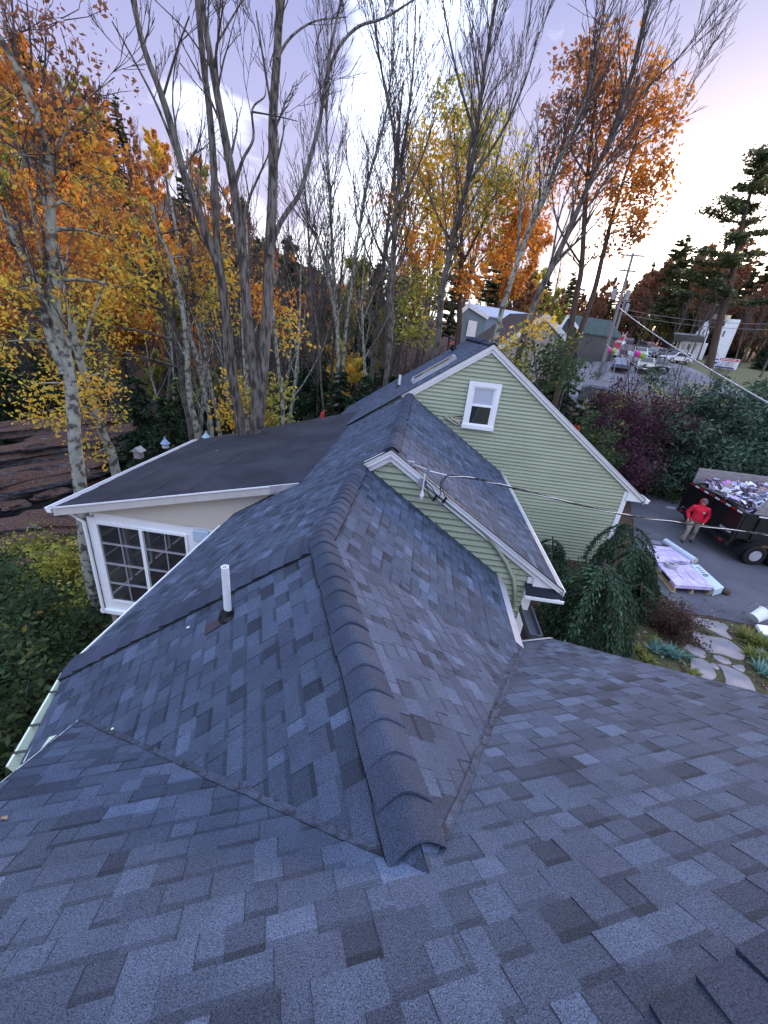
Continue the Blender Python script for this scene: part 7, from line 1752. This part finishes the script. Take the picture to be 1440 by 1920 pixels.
# weeping spruces by the gable
def weeper(label, foot, top, r, seed, n=34, trunkpx=None):
    global RNG; RNG = np.random.default_rng(seed); foot = np.array(foot, float); top = np.array(top, float); h = top[2] - foot[2]; tb = TB()
    sp_ = spline([foot - (0, 0, 0.1), foot + (0.05, 0, h * 0.35), foot * 0.4 + top * 0.6 + (0, 0, -h * 0.02), top], 4); tb.tube(sp_, np.linspace(0.07, 0.02, len(sp_)), 7)
    C_ = []; D_ = []; BR_ = []
    for k in range(n):
        t_ = 0.25 + 0.75 * (k / n) ** 0.8; i = min(int(t_ * (len(sp_) - 1)), len(sp_) - 2); p = sp_[i]; a = RNG.random() * 6.28; rr = r * (1.1 - 0.65 * t_) * RNG.uniform(0.55, 1.1)
        d = np.array([math.cos(a), math.sin(a), 0.25]); P_ = [p]; z = p[2]
        segs = 9; ln = rr + (p[2] - foot[2]) * RNG.uniform(0.55, 0.95)
        for j in range(segs):
            d = nv(d + (0, 0, -0.42) * np.array([1, 1, 1.0]) + rvec(0.05)); q = P_[-1] + d * ln / segs
            if q[2] < foot[2] + 0.05: break
            P_.append(q)
        if len(P_) < 3: continue
        PP = np.array(P_); tb.tube(PP, np.linspace(0.009, 0.004, len(PP)), 4); m = int(len(PP) * ln / segs * 330)
        tt = RNG.uniform(0.2, len(PP) - 1.01, m); ii = tt.astype(int); ff = (tt - ii)[:, None]; dirs = PP[ii + 1] - PP[ii]; dirs /= np.linalg.norm(dirs, axis=1)[:, None]
        sd = np.cross(dirs, np.array([0, 0, 1.0]) + RNG.normal(size=(m, 3)) * 0.2); sd /= np.linalg.norm(sd, axis=1)[:, None]
        off = RNG.normal(size=(m, 1)) * 0.085; BR_.append(np.full(m, RNG.uniform(0.55, 1.55))); C_.append(PP[ii] * (1 - ff) + PP[ii + 1] * ff + sd * off + dirs * np.abs(off) * 0.9 - np.array([0, 0, 1]) * np.abs(off) * 0.5); D_.append(dirs * 1.0 + sd * np.sign(off) * 0.5)
    C_ = np.concatenate(C_); D_ = np.concatenate(D_); D_ /= np.linalg.norm(D_, axis=1)[:, None]; n_ = len(C_)
    b_ = np.cross(D_, RNG.normal(size=(n_, 3))); b_ /= np.linalg.norm(b_, axis=1)[:, None]; s_ = (0.045 * RNG.uniform(0.6, 1.4, n_))[:, None]
    V_ = np.stack([C_ - D_ * s_, C_ + b_ * s_ * 0.32, C_ + D_ * s_, C_ - b_ * s_ * 0.32], 1).reshape(-1, 3) - foot
    pal_ = np.array([(0.030, 0.062, 0.034), (0.048, 0.092, 0.050), (0.075, 0.125, 0.070), (0.11, 0.12, 0.065), (0.018, 0.036, 0.022)]); cl_ = pal_[RNG.choice(5, n_, p=[.32, .34, .16, .04, .14])] * RNG.uniform(0.8, 1.2, (n_, 1)) * np.concatenate(BR_)[:, None]
    tb.V = [v - foot for v in tb.V]
    return make_tree('weeping_spruce', tb, mesh_np('crown', V_, np.arange(n_ * 4), np.arange(n_) * 4, np.full(n_, 4), cl_), foot, label, 'evergreen', 'weeping spruces in the bed by the gable', bark=M_brown, leafmat=M_needle)
def at_h(px, py, ref):   # point on the sight line above a ground spot's distance
    return far(px, py, math.hypot(ref[0], ref[1]))
f1 = on_z(1112, 1222, 0.0); weeper('big weeping spruce nearest the foreground roof, bare pale trunk showing', f1, at_h(1135, 1048, f1), 0.88, 301, 60)
f2 = on_z(1196, 1135, 0.0); weeper('tall columnar weeping spruce between the house corner and the bundles', f2, at_h(1187, 972, f2), 0.62, 302, 44)
f3 = on_z(1048, 1092, 0.0); f3 = np.array([f3[0], min(f3[1], yD - 0.8), 0]); weeper('small narrow weeping spruce against the green gable wall', f3, at_h(1036, 1006, f3), 0.5, 303, 30)
f4 = on_z(1205, 1160, 0.0); weeper('low mounding weeping spruce next to the lavender bundles', f4, at_h(1203, 1092, f4), 0.75, 304, 34)
f5 = on_z(1070, 1175, 0.0); weeper('squat dark weeping spruce in the shade of the lower gable return', f5, at_h(1085, 1110, f5), 0.8, 305, 34)
q = on_z(1250, 1185, 0.0); shrub('dwarf_maple', 'low reddish-brown lace-leaf maple with pale bare twigs beside the path', 'shrub', q, 0.75, 0.75, [((0.06, 0.03, 0.03), 3), ((0.10, 0.05, 0.045), 2), ((0.16, 0.10, 0.07), 1)], 3600, 0.03, 311, stems=26, sig=0.09, bark=M_birch)
def spiky(label, q, r, seed, pal=[((0.16, 0.30, 0.26), 2), ((0.22, 0.38, 0.33), 2), ((0.10, 0.20, 0.17), 1)], n=46):
    rg = np.random.default_rng(seed); mb = MB(); q = np.array(q, float)
    for k in range(n):
        a = rg.random() * 6.28; e = rg.uniform(0.3, 1.0); l_ = r * rg.uniform(0.6, 1.1); c = pal[rg.integers(0, len(pal))][0]; base = q + np.array([math.cos(a + 1) * r * 0.4 * rg.random(), math.sin(a + 1) * r * 0.4 * rg.random(), 0])
        d = np.array([math.cos(a) * e, math.sin(a) * e, 1 - e * 0.6]); d = nv(d); sd = nv(np.cross(d, UPZ)); m1 = base + d * l_ * 0.5; tp_ = base + d * l_ - UPZ * l_ * 0.2 * e
        w_ = 0.022; mb.add([base - sd * w_ * .5, base + sd * w_ * .5, m1 + sd * w_, m1 - sd * w_], [(0, 1, 2, 3)], c); mb.add([m1 - sd * w_, m1 + sd * w_, tp_], [(0, 1, 2)], c)
    mb.org = q; o = mb.build('garden_perennial', M_leaf, None, colored=True); tag(o, label, 'plant'); return o
spiky('teal strappy plant left of the path, nearer the big spruce', on_z(1233, 1222, 0.02), 0.36, 321); spiky('teal strappy plant left of the path, touching the small flagstone', on_z(1270, 1232, 0.02), 0.40, 322); spiky('teal strappy plant between the other two by the path', on_z(1252, 1226, 0.02), 0.28, 325)
spiky('grey-green strappy plant at the right edge above the roof', on_z(1432, 1262, 0.02), 0.42, 323); spiky('silvery strappy plant right of the path by the grasses', on_z(1436, 1238, 0.02), 0.34, 324, [((0.20, 0.26, 0.20), 1), ((0.30, 0.34, 0.28), 1)])
GRP = [((0.16, 0.20, 0.05), 2), ((0.24, 0.26, 0.07), 2), ((0.30, 0.27, 0.10), 1)]
spiky('yellow-green grass clump at the corner below the white bucket', on_z(1402, 1200, 0.02), 0.42, 331, GRP, 130); spiky('second yellow-green grass clump at the right picture edge', on_z(1432, 1212, 0.02), 0.40, 332, GRP, 120); spiky('low olive grass clump below the yellow-green ones', on_z(1412, 1232, 0.02), 0.34, 333, GRP, 90)
for i, (px, py) in enumerate(((1215, 1240), (1198, 1222), (1300, 1268), (1228, 1205))): spiky(('tuft of grass under the big spruce', 'tuft of grass at the left bed edge', 'tuft of grass at the roof edge', 'tuft of grass behind the teal plants')[i], on_z(px, py, 0.02), 0.22, 340 + i, GRP, 50)

# open trough where the lower wing's eave meets the main roof
a, b = on_z(985, 1140, ZE - 0.35), on_z(1004, 1196, ZE - 0.35); mb = MB(); d_ = nv(b - a); s_ = np.cross(d_, UPZ)
for o_, h_ in ((-0.09, 0), (0.09, 0)): mb.bar(a + s_ * o_, b + s_ * o_, 0.02, 0.12)
mb.bar(a - UPZ * 0.05, b - UPZ * 0.05, 0.18, 0.02); mb.bar(b - s_ * 0.1, b + s_ * 0.1, 0.02, 0.12); mb.build('box_gutter', paint('dark_gutter', (0.07, 0.075, 0.09)), HOUSE)

# ladder tops over the eaves
M_orange = paint('orange_fibreglass', (0.75, 0.07, 0.02), rough=0.4); M_alu = paint('aluminium', (0.6, 0.62, 0.66), rough=0.35, metal=0.4)
def ladder(label, foot, top, side, w=0.42, m=M_orange, tipm=None):
    foot = np.array(foot, float); top = np.array(top, float); side = nv(side); o = empty('ladder', foot, label, 'ladder'); up_ = nv(top - foot)
    for s_ in (-1, 1):
        MB().bar(foot + side * s_ * w / 2, top + side * s_ * w / 2, 0.035, 0.085, tuple(side)).build('rail', m, o)
        if tipm: MB().bar(top + side * s_ * w / 2 - up_ * 0.22, top + side * s_ * w / 2 + up_ * 0.03, 0.06, 0.12, tuple(side)).build('end_cap', tipm, o)
    L_ = np.linalg.norm(top - foot)
    for k in range(int(L_ / 0.3)): 
        c = foot + up_ * (0.2 + k * 0.3); MB().tube([c - side * w / 2, c + side * w / 2], 0.017, 6).build('rung', M_alu, o)
yl = 15.2
for y_ in np.arange(13, 19.8, 0.1):
    if abs(w2p((xDe + 0.05, y_, zDe + 0.55))[0] - 1072) < 8: yl = y_; break
tl = Vector((xDe + 0.05, yl, zDe + 0.75)); ladder('ladder with orange tips leaning on the right eave of the upper roof', (xDe + 1.3, yl, 0.0), tl, (0, 1, 0), 0.36, M_alu, M_orange)
yl2 = 17.0
for y_ in np.arange(12, 19.8, 0.1):
    if abs(w2p((xLe, y_, ZE + 0.4))[0] - 610) < 6: yl2 = y_; break
ladder('red ladder top poking above the left eave behind the low roof', (xLe - 1.4, yl2, terr(xLe - 1.4, yl2)), (xLe + 0.02, yl2, ZE + 0.75), (0, 1, 0), 0.40, paint('red_fibreglass', (0.7, 0.04, 0.05), rough=0.4))
# small tool on the upper ridge
q = hit(852, 657, *P_DL); o = empty('work_light', q + P_DL[0] * 0.02, 'small black and red tool resting on the upper roof by the skylight', 'tool'); MB().tube([q + P_DL[0] * 0.03 + (0, -0.1, 0), q + P_DL[0] * 0.12 + (0, -0.12, 0), q + P_DL[0] * 0.12 + (0, 0.12, 0), q + P_DL[0] * 0.03 + (0, 0.1, 0)], [0.10, 0.13, 0.13, 0.10], 10).build('tool_body', M_blackp, o); MB().bar(q + P_DL[0] * 0.26 + (-0.06, -0.1, 0), q + P_DL[0] * 0.30 + (0.10, 0.1, 0.02), 0.05, 0.05).build('handle', paint('tool_red', (0.65, 0.04, 0.06)), o)
# bird feeders beyond the low roof
def feeder(label, px, py, d, col, kind):
    p = far(px, py, d); g = terr(p[0], p[1]); o = empty('bird_feeder', (p[0], p[1], g), label, 'bird feeder'); MB().tube([(p[0], p[1], g), (p[0], p[1], p[2] - 0.1)], 0.02, 6).build('post', M_black, o); m = paint('feeder_' + kind, col, rough=0.4)
    if kind == 'dome': MB().tube([p - (0, 0, .12), p - (0, 0, .1), p + (0, 0, 0.05)], [0.10, 0.13, 0.10], 10).build('seed_tube', M_frost, o); MB().tube([p + (0, 0, .05), p + (0, 0, .10), p + (0, 0, .2), p + (0, 0, 0.3)], [0.17, 0.13, 0.05, 0.015], 10).build('cap', m, o)
    else: MB().box(p, (0.22, 0.22, 0.24)).build('box', m, o); MB().prism([p + (-0.19, -0.16, 0.12), p + (0.19, -0.16, 0.12), p + (0, -0.16, 0.27)], (0, 0.32, 0)).build('cap', m, o)
feeder('blue domed bird feeder on a post beyond the low roof corner', 310, 834, 16.5, (0.22, 0.32, 0.50), 'dome'); feeder('weathered wooden bird house on a post left of the blue feeder', 260, 852, 15.5, (0.34, 0.33, 0.32), 'house'); feeder('light blue feeder cap just showing above the low roof edge', 387, 822, 17, (0.35, 0.5, 0.62), 'dome')
# river ledges and boulders
M_rock = material('rock', (0.040, 0.038, 0.041), rough=0.9, var=0.4, vscale=3, col2=(0.10, 0.097, 0.105), c2scale=2.2, stretch=(1, 1, 4), bump=1.0, bscale=7)
t = M_rock.node_tree; b = t.nodes['Principled BSDF']; src = b.inputs['Base Color'].links[0].from_socket     # fallen leaves lie on the flat tops
ge = tn(t, 'ShaderNodeNewGeometry'); sp2 = tn(t, 'ShaderNodeSeparateXYZ'); t.links.new(ge.outputs['Normal'], sp2.inputs[0]); ob2 = tn(t, 'ShaderNodeTexCoord').outputs['Object']
ml = tn(t, 'ShaderNodeMath', operation='MULTIPLY_ADD'); t.links.new(tnoise(t, ob2, 1.3, 6), ml.inputs[0]); ml.inputs[1].default_value = 1.6; ml.inputs[2].default_value = -0.85
ma = tn(t, 'ShaderNodeMath', operation='ADD'); t.links.new(sp2.outputs['Z'], ma.inputs[0]); t.links.new(ml.outputs[0], ma.inputs[1])
mg2 = tn(t, 'ShaderNodeMapRange'); mg2.inputs['From Min'].default_value = 0.50; mg2.inputs['From Max'].default_value = 0.70; t.links.new(ma.outputs[0], mg2.inputs[0])
lf2 = tramp(t, tnoise(t, ob2, 12, 9, 0.9), [(0.40, (0.010, 0.007, 0.007)), (0.50, (0.065, 0.032, 0.024)), (0.62, (0.21, 0.125, 0.085))])
t.links.new(tmix(t, mg2.outputs[0], src, lf2), b.inputs['Base Color'])
def boulder(label, c, sz, seed, rz=0.0):
    rg = np.random.default_rng(seed); mb = MB(org=c); n, m = 40, 26; vs = []; ph = rg.uniform(0, 6, 9)
    def P_(a, b):
        d = np.array([math.sin(b) * math.cos(a), math.sin(b) * math.sin(a), math.cos(b)]); r_ = 1 + 0.13 * math.sin(3 * a + ph[0] + 2 * b) + 0.08 * math.sin(5 * a + ph[1]) * math.sin(4 * b + ph[2]) + 0.05 * math.sin(9 * d[0] + ph[3]) * math.cos(8 * d[1] + ph[4])
        v = np.sign(d) * np.abs(d) ** 0.6 * r_; lay = math.floor(v[2] * 3.2 + 0.4 * math.sin(2 * a + ph[6])); v[:2] *= 1 + 0.10 * math.sin(lay * 2.3 + ph[7]) + 0.05 * math.sin(11 * a + lay); x, y = v[0] * sz[0], v[1] * sz[1]; return (c[0] + x * math.cos(rz) - y * math.sin(rz), c[1] + x * math.sin(rz) + y * math.cos(rz), c[2] + v[2] * sz[2])
    for j in range(m + 1):
        for i in range(n): vs.append(P_(2 * PI * i / n, PI * j / m + 1e-4))
    mb.add(vs, [(j * n + i, (j + 1) * n + i, (j + 1) * n + (i + 1) % n, j * n + (i + 1) % n) for j in range(m) for i in range(n)])
    tag(mb.build('boulder', M_rock, None), label, 'rock', 'rock ledges along the river')
for i, (px, py, z, sz, rz, ds) in enumerate((((110, 985, -4.6, (2.6, 1.2, 0.5), 0.5, 'flat pale slab of rock below the sunroom gutter')), (60, 1010, -4.9, (1.8, 1.1, 0.5), 0.3, 'grey rock at the near water edge, far left'), (170, 960, -4.7, (1.6, 1.0, 0.4), 0.7, 'rock slab hidden half behind the sunroom gutter'), (90, 1065, -4.0, (1.2, 0.8, 0.4), 0.2, 'small rock among the yellow-green bushes'),
        (60, 905, -4.9, (5.0, 1.3, 0.8), 1.15, 'long dark ledge at the far water edge'), (170, 862, -4.9, (5.5, 1.2, 0.8), 1.25, 'dark ledge across the water behind the pale trunk'), (20, 860, -4.0, (4.5, 1.2, 0.7), 1.1, 'upper leaf-strewn ledge at the far left'), (160, 825, -3.6, (5.0, 1.3, 0.6), 1.2, 'upper rust-brown ledge behind the leaning birch'), (280, 815, -4.4, (3.5, 1.1, 0.7), 1.4, 'ledge end near the bird houses'), (90, 800, -2.8, (5.0, 1.2, 0.5), 1.1, 'topmost ledge below the dark hemlocks'))):
    c = on_z(px, py, z); boulder(ds, c, sz, 400 + i, rz)
RNG = np.random.default_rng(91)
for i in range(26):
    c = np.array([RNG.uniform(-34, -21), RNG.uniform(10, 40), 0.0]); c[2] = terr(c[0], c[1]) + 0.05
    boulder(f'{["small", "broken", "flat", "mossy", "tilted"][i % 5]} stone on the ledge slope, {NTH[i % 20]} along the far bank' + (' up high' if i >= 20 else ''), c, (RNG.uniform(0.5, 1.6), RNG.uniform(0.4, 0.9), RNG.uniform(0.2, 0.45)), 500 + i, RNG.uniform(0.8, 1.6))
# chips and leaves lying on the roofs
def roofbit(label, px, py, pl_, s, col, name='fallen_leaf'):
    q = hit(px, py, *pl_); n_ = pl_[0]; u_ = nv(np.cross(n_, (0.3, 1, 0.1))); v_ = np.cross(n_, u_); c = q + n_ * 0.016; mb = MB(org=c)
    mb.add([c - u_ * s, c - v_ * s * 0.5 + n_ * 0.004, c + u_ * s, c + v_ * s * 0.6 + n_ * 0.006], [(0, 1, 2), (0, 2, 3)]); tag(mb.build(name, paint('bit_%d_%d' % (px, py), col), None), label, 'leaf' if 'leaf' in name else 'chip')
P_FL = pl(P_F[0], P_F[1] + np.array([0, 0, 0.035]))
roofbit('cream chip lying on the left wing roof near the valley', 214, 1368, P_AL, 0.022, (0.7, 0.68, 0.55), 'paint_chip'); roofbit('thin pale splinter on the left wing roof below the hip', 355, 1178, P_AL, 0.03, (0.6, 0.6, 0.6), 'wood_splinter'); roofbit('white chip on the lower end of the ridge cap, left one', 704, 1487, P_AL, 0.012, (0.8, 0.8, 0.8), 'paint_chip')
roofbit('orange leaf in the middle of the low black roof', 407, 846, P_FL, 0.05, (0.55, 0.28, 0.12)); roofbit('pale leaf near the left edge of the low black roof', 228, 892, P_FL, 0.035, (0.6, 0.5, 0.35)); roofbit('pink leaf near the far edge of the low black roof', 325, 836, P_FL, 0.05, (0.6, 0.35, 0.3)); roofbit('tiny pale leaf near the top of the low black roof', 368, 840, P_FL, 0.03, (0.6, 0.55, 0.4)); roofbit('dry brown leaf at the left picture edge on the main roof', 8, 1540, P_E, 0.03, (0.30, 0.20, 0.14))
# ================================================================== THE WORKER
def remeshed(mb, name, mat, parent, vox=0.012, smooth=6):
    o = mb.build(name, mat, parent, world=False)
    m = o.modifiers.new('remesh', 'REMESH'); m.mode = 'VOXEL'; m.voxel_size = vox; m.use_smooth_shade = True
    s_ = o.modifiers.new('smooth', 'SMOOTH'); s_.factor = 0.5; s_.iterations = smooth
    return o
M_skin = material('skin', (0.52, 0.33, 0.26), rough=0.55, var=0.05, vscale=20); M_red = material('red_hoodie', (0.62, 0.015, 0.045), rough=0.85, var=0.12, vscale=7, bump=0.5, bscale=9)
M_khaki = material('worn_khaki', (0.30, 0.27, 0.23), rough=0.9, var=0.2, vscale=5, col2=(0.12, 0.10, 0.09), c2scale=7, c2lo=0.53, c2hi=0.65, bump=0.5, bscale=10); M_shoe = material('dark_shoe', (0.03, 0.03, 0.035), rough=0.7)
ft = on_z(1286, 1016, 0.0)
WK = empty('person', (ft[0], ft[1], 0.022), 'worker in a red hooded sweatshirt, cap and stained khaki trousers walking beside the trailer', 'person', None, math.atan2(-ft[0] * 0.55, ft[1]) * 0.9)
# local frame: faces -Y, x to his left... stands about 1.76 m
H0 = 1.76
body = MB()
body.ball((0, -0.01, 1.64), 0.105, 16, 12, (0.78, 0.94, 1.12)); body.tube([(0, 0.01, 1.42), (0, 0, 1.58)], [0.062, 0.055], 10)
body.ball((0, -0.105, 1.635), 0.018, 8, 6, (0.8, 1.2, 1.3)); body.ball((0, -0.085, 1.575), 0.035, 8, 6, (1, 0.8, 0.7))
for s_ in (-1, 1): body.ball((s_ * 0.083, 0.0, 1.635), 0.024, 8, 6, (0.4, 0.8, 1.2)); body.ball((s_ * 0.03, -0.088, 1.652), 0.014, 6, 5)
body.tube([(0, 0.01, 0.95), (0, 0.0, 1.15), (0, 0.0, 1.38), (0, 0.005, 1.45)], [0.13, 0.12, 0.15, 0.07], 12)
sh = {-1: (-0.20, 0.0, 1.40), 1: (0.20, 0.0, 1.40)}; el = {-1: (-0.33, 0.04, 1.14), 1: (0.32, 0.05, 1.13)}; wr = {-1: (-0.27, -0.10, 0.93), 1: (0.22, -0.12, 0.90)}
for s_ in (-1, 1): body.tube([sh[s_], el[s_], wr[s_]], [0.048, 0.040, 0.027], 10)
def hand(mb, w_, d, s_):
    w_ = Vector(w_); d = Vector(d).normalized(); sd = Vector((0, 1, 0)).cross(d).normalized() * s_; pn = d.cross(sd)
    mb.tube([w_, w_ + d * 0.045, w_ + d * 0.09], [0.026, 0.036, 0.034], 8)
    fw = Vector((0, -1, 0))
    for k, (o_, l_) in enumerate(((-0.027, 0.075), (-0.009, 0.085), (0.010, 0.080), (0.028, 0.062))):
        b_ = w_ + d * 0.085 + Vector((0, -1, 0)).cross(d).normalized() * o_ * 0 + fw * o_ * 0.9; c_ = (d + sd * -0.35).normalized(); e_ = (d * 0.55 + sd * -0.8).normalized()
        mb.tube([b_, b_ + c_ * l_ * 0.5, b_ + c_ * l_ * 0.5 + e_ * l_ * 0.5], [0.0105, 0.0095, 0.008], 6)
    t0 = w_ + d * 0.03 + fw * 0.028; mb.tube([t0, t0 + fw * 0.03 + d * 0.03, t0 + fw * 0.034 + d * 0.065], [0.012, 0.011, 0.009], 6)
hand(body, wr[-1], (0.06, -0.25, -0.95), -1); hand(body, wr[1], (-0.1, -0.3, -0.95), 1)
hip = {-1: (-0.10, 0.01, 0.93), 1: (0.10, 0.0, 0.93)}; kn = {-1: (-0.14, -0.14, 0.51), 1: (0.13, 0.0, 0.50)}; an = {-1: (-0.17, -0.10, 0.09), 1: (0.16, 0.16, 0.10)}
for s_ in (-1, 1): body.tube([hip[s_], kn[s_], an[s_]], [0.085, 0.058, 0.042], 10)
remeshed(body, 'body', M_skin, WK, 0.008, 3)
hd = MB()
hd.tube([(0, 0.0, 0.90), (0, 0.0, 0.98), (0, 0.0, 1.15), (0, 0.0, 1.33), (0, 0.01, 1.43), (0, 0.015, 1.47)], [0.175, 0.185, 0.185, 0.20, 0.145, 0.09], 18)
for s_ in (-1, 1): hd.tube([(s_ * 0.15, 0.0, 1.39), sh[s_], tuple(np.array(sh[s_]) * 0.5 + np.array(el[s_]) * 0.5 + (s_ * 0.01, 0, 0)), el[s_], tuple(np.array(wr[s_]) * 0.85 + np.array(el[s_]) * 0.15), wr[s_]], [0.10, 0.098, 0.082, 0.076, 0.06, 0.048], 12)
hd.tube([(0, 0.02, 1.44), (0, 0.035, 1.52)], [0.13, 0.115], 14)
o = remeshed(hd, 'hoodie', M_red, WK, 0.012, 5)
hh = MB()   # hood pulled up, open at the face
K = 16; rg_ = []
for j, (yy, rx, rz_, cz) in enumerate(((-0.055, 0.108, 0.135, 1.63), (-0.02, 0.122, 0.150, 1.63), (0.04, 0.128, 0.150, 1.625), (0.09, 0.105, 0.125, 1.61), (0.125, 0.05, 0.07, 1.60), (0.13, 0.004, 0.004, 1.60))):
    rg_.append([(rx * math.cos(2 * PI * k / K), yy + (0.03 if math.sin(2 * PI * k / K) > 0.6 else 0), cz + rz_ * math.sin(2 * PI * k / K)) for k in range(K)])
hh.add([p for r_ in rg_ for p in r_], [(j * K + k, j * K + (k + 1) % K, (j + 1) * K + (k + 1) % K, (j + 1) * K + k) for j in range(5) for k in range(K)])
ho = hh.build('hood', M_red, WK, world=False, smooth=True); m_ = ho.modifiers.new('solid', 'SOLIDIFY'); m_.thickness = 0.015; m_.offset = 1
MB().box((0.085, -0.185, 1.30), (0.085, 0.008, 0.022), None).build('chest_print', M_white, WK, world=False)
MB().tube([(0, -0.01, 1.675), (0, -0.01, 1.72), (0, 0.0, 1.765), (0, 0.0, 1.78)], [0.100, 0.098, 0.065, 0.01], 16).build('cap', paint('cap_grey', (0.10, 0.09, 0.09)), WK, world=False)
MB().prism([(-0.075, -0.09, 1.68), (0.075, -0.09, 1.68), (0.06, -0.165, 1.665), (0, -0.18, 1.662), (-0.06, -0.165, 1.665)], (0, 0, 0.008)).build('cap_peak', bpy.data.materials['cap_grey'], WK, world=False)
tr_ = MB(); tr_.tube([(0, 0.005, 1.0), (0, 0.005, 0.90), (0, 0.01, 0.85)], [0.155, 0.165, 0.12], 14)
for s_ in (-1, 1): tr_.tube([hip[s_], tuple(np.array(hip[s_]) * .5 + np.array(kn[s_]) * .5), kn[s_], tuple(np.array(kn[s_]) * .4 + np.array(an[s_]) * .6), (an[s_][0], an[s_][1], an[s_][2] - 0.02)], [0.108, 0.098, 0.080, 0.078, 0.080], 12)
remeshed(tr_, 'trousers', M_khaki, WK, 0.012, 4)
for s_ in (-1, 1):
    a = np.array(an[s_]); b_ = MB(); b_.tube([a + (0, 0.07, -0.05), a + (0, 0.0, -0.045), a + (0, -0.10, -0.055), a + (0, -0.19, -0.062)], [0.042, 0.048, 0.043, 0.030], 10); b_.tube([a + (0, 0.02, 0.02), a + (0, 0.01, -0.04)], [0.048, 0.05], 10)
    remeshed(b_, 'shoe', M_shoe, WK, 0.01, 2)
MB().tube([(-0.30, -0.13, 0.84), (-0.30, -0.20, 0.84)], 0.012, 8).build('held_tool', M_metal, WK, world=False) if False else None
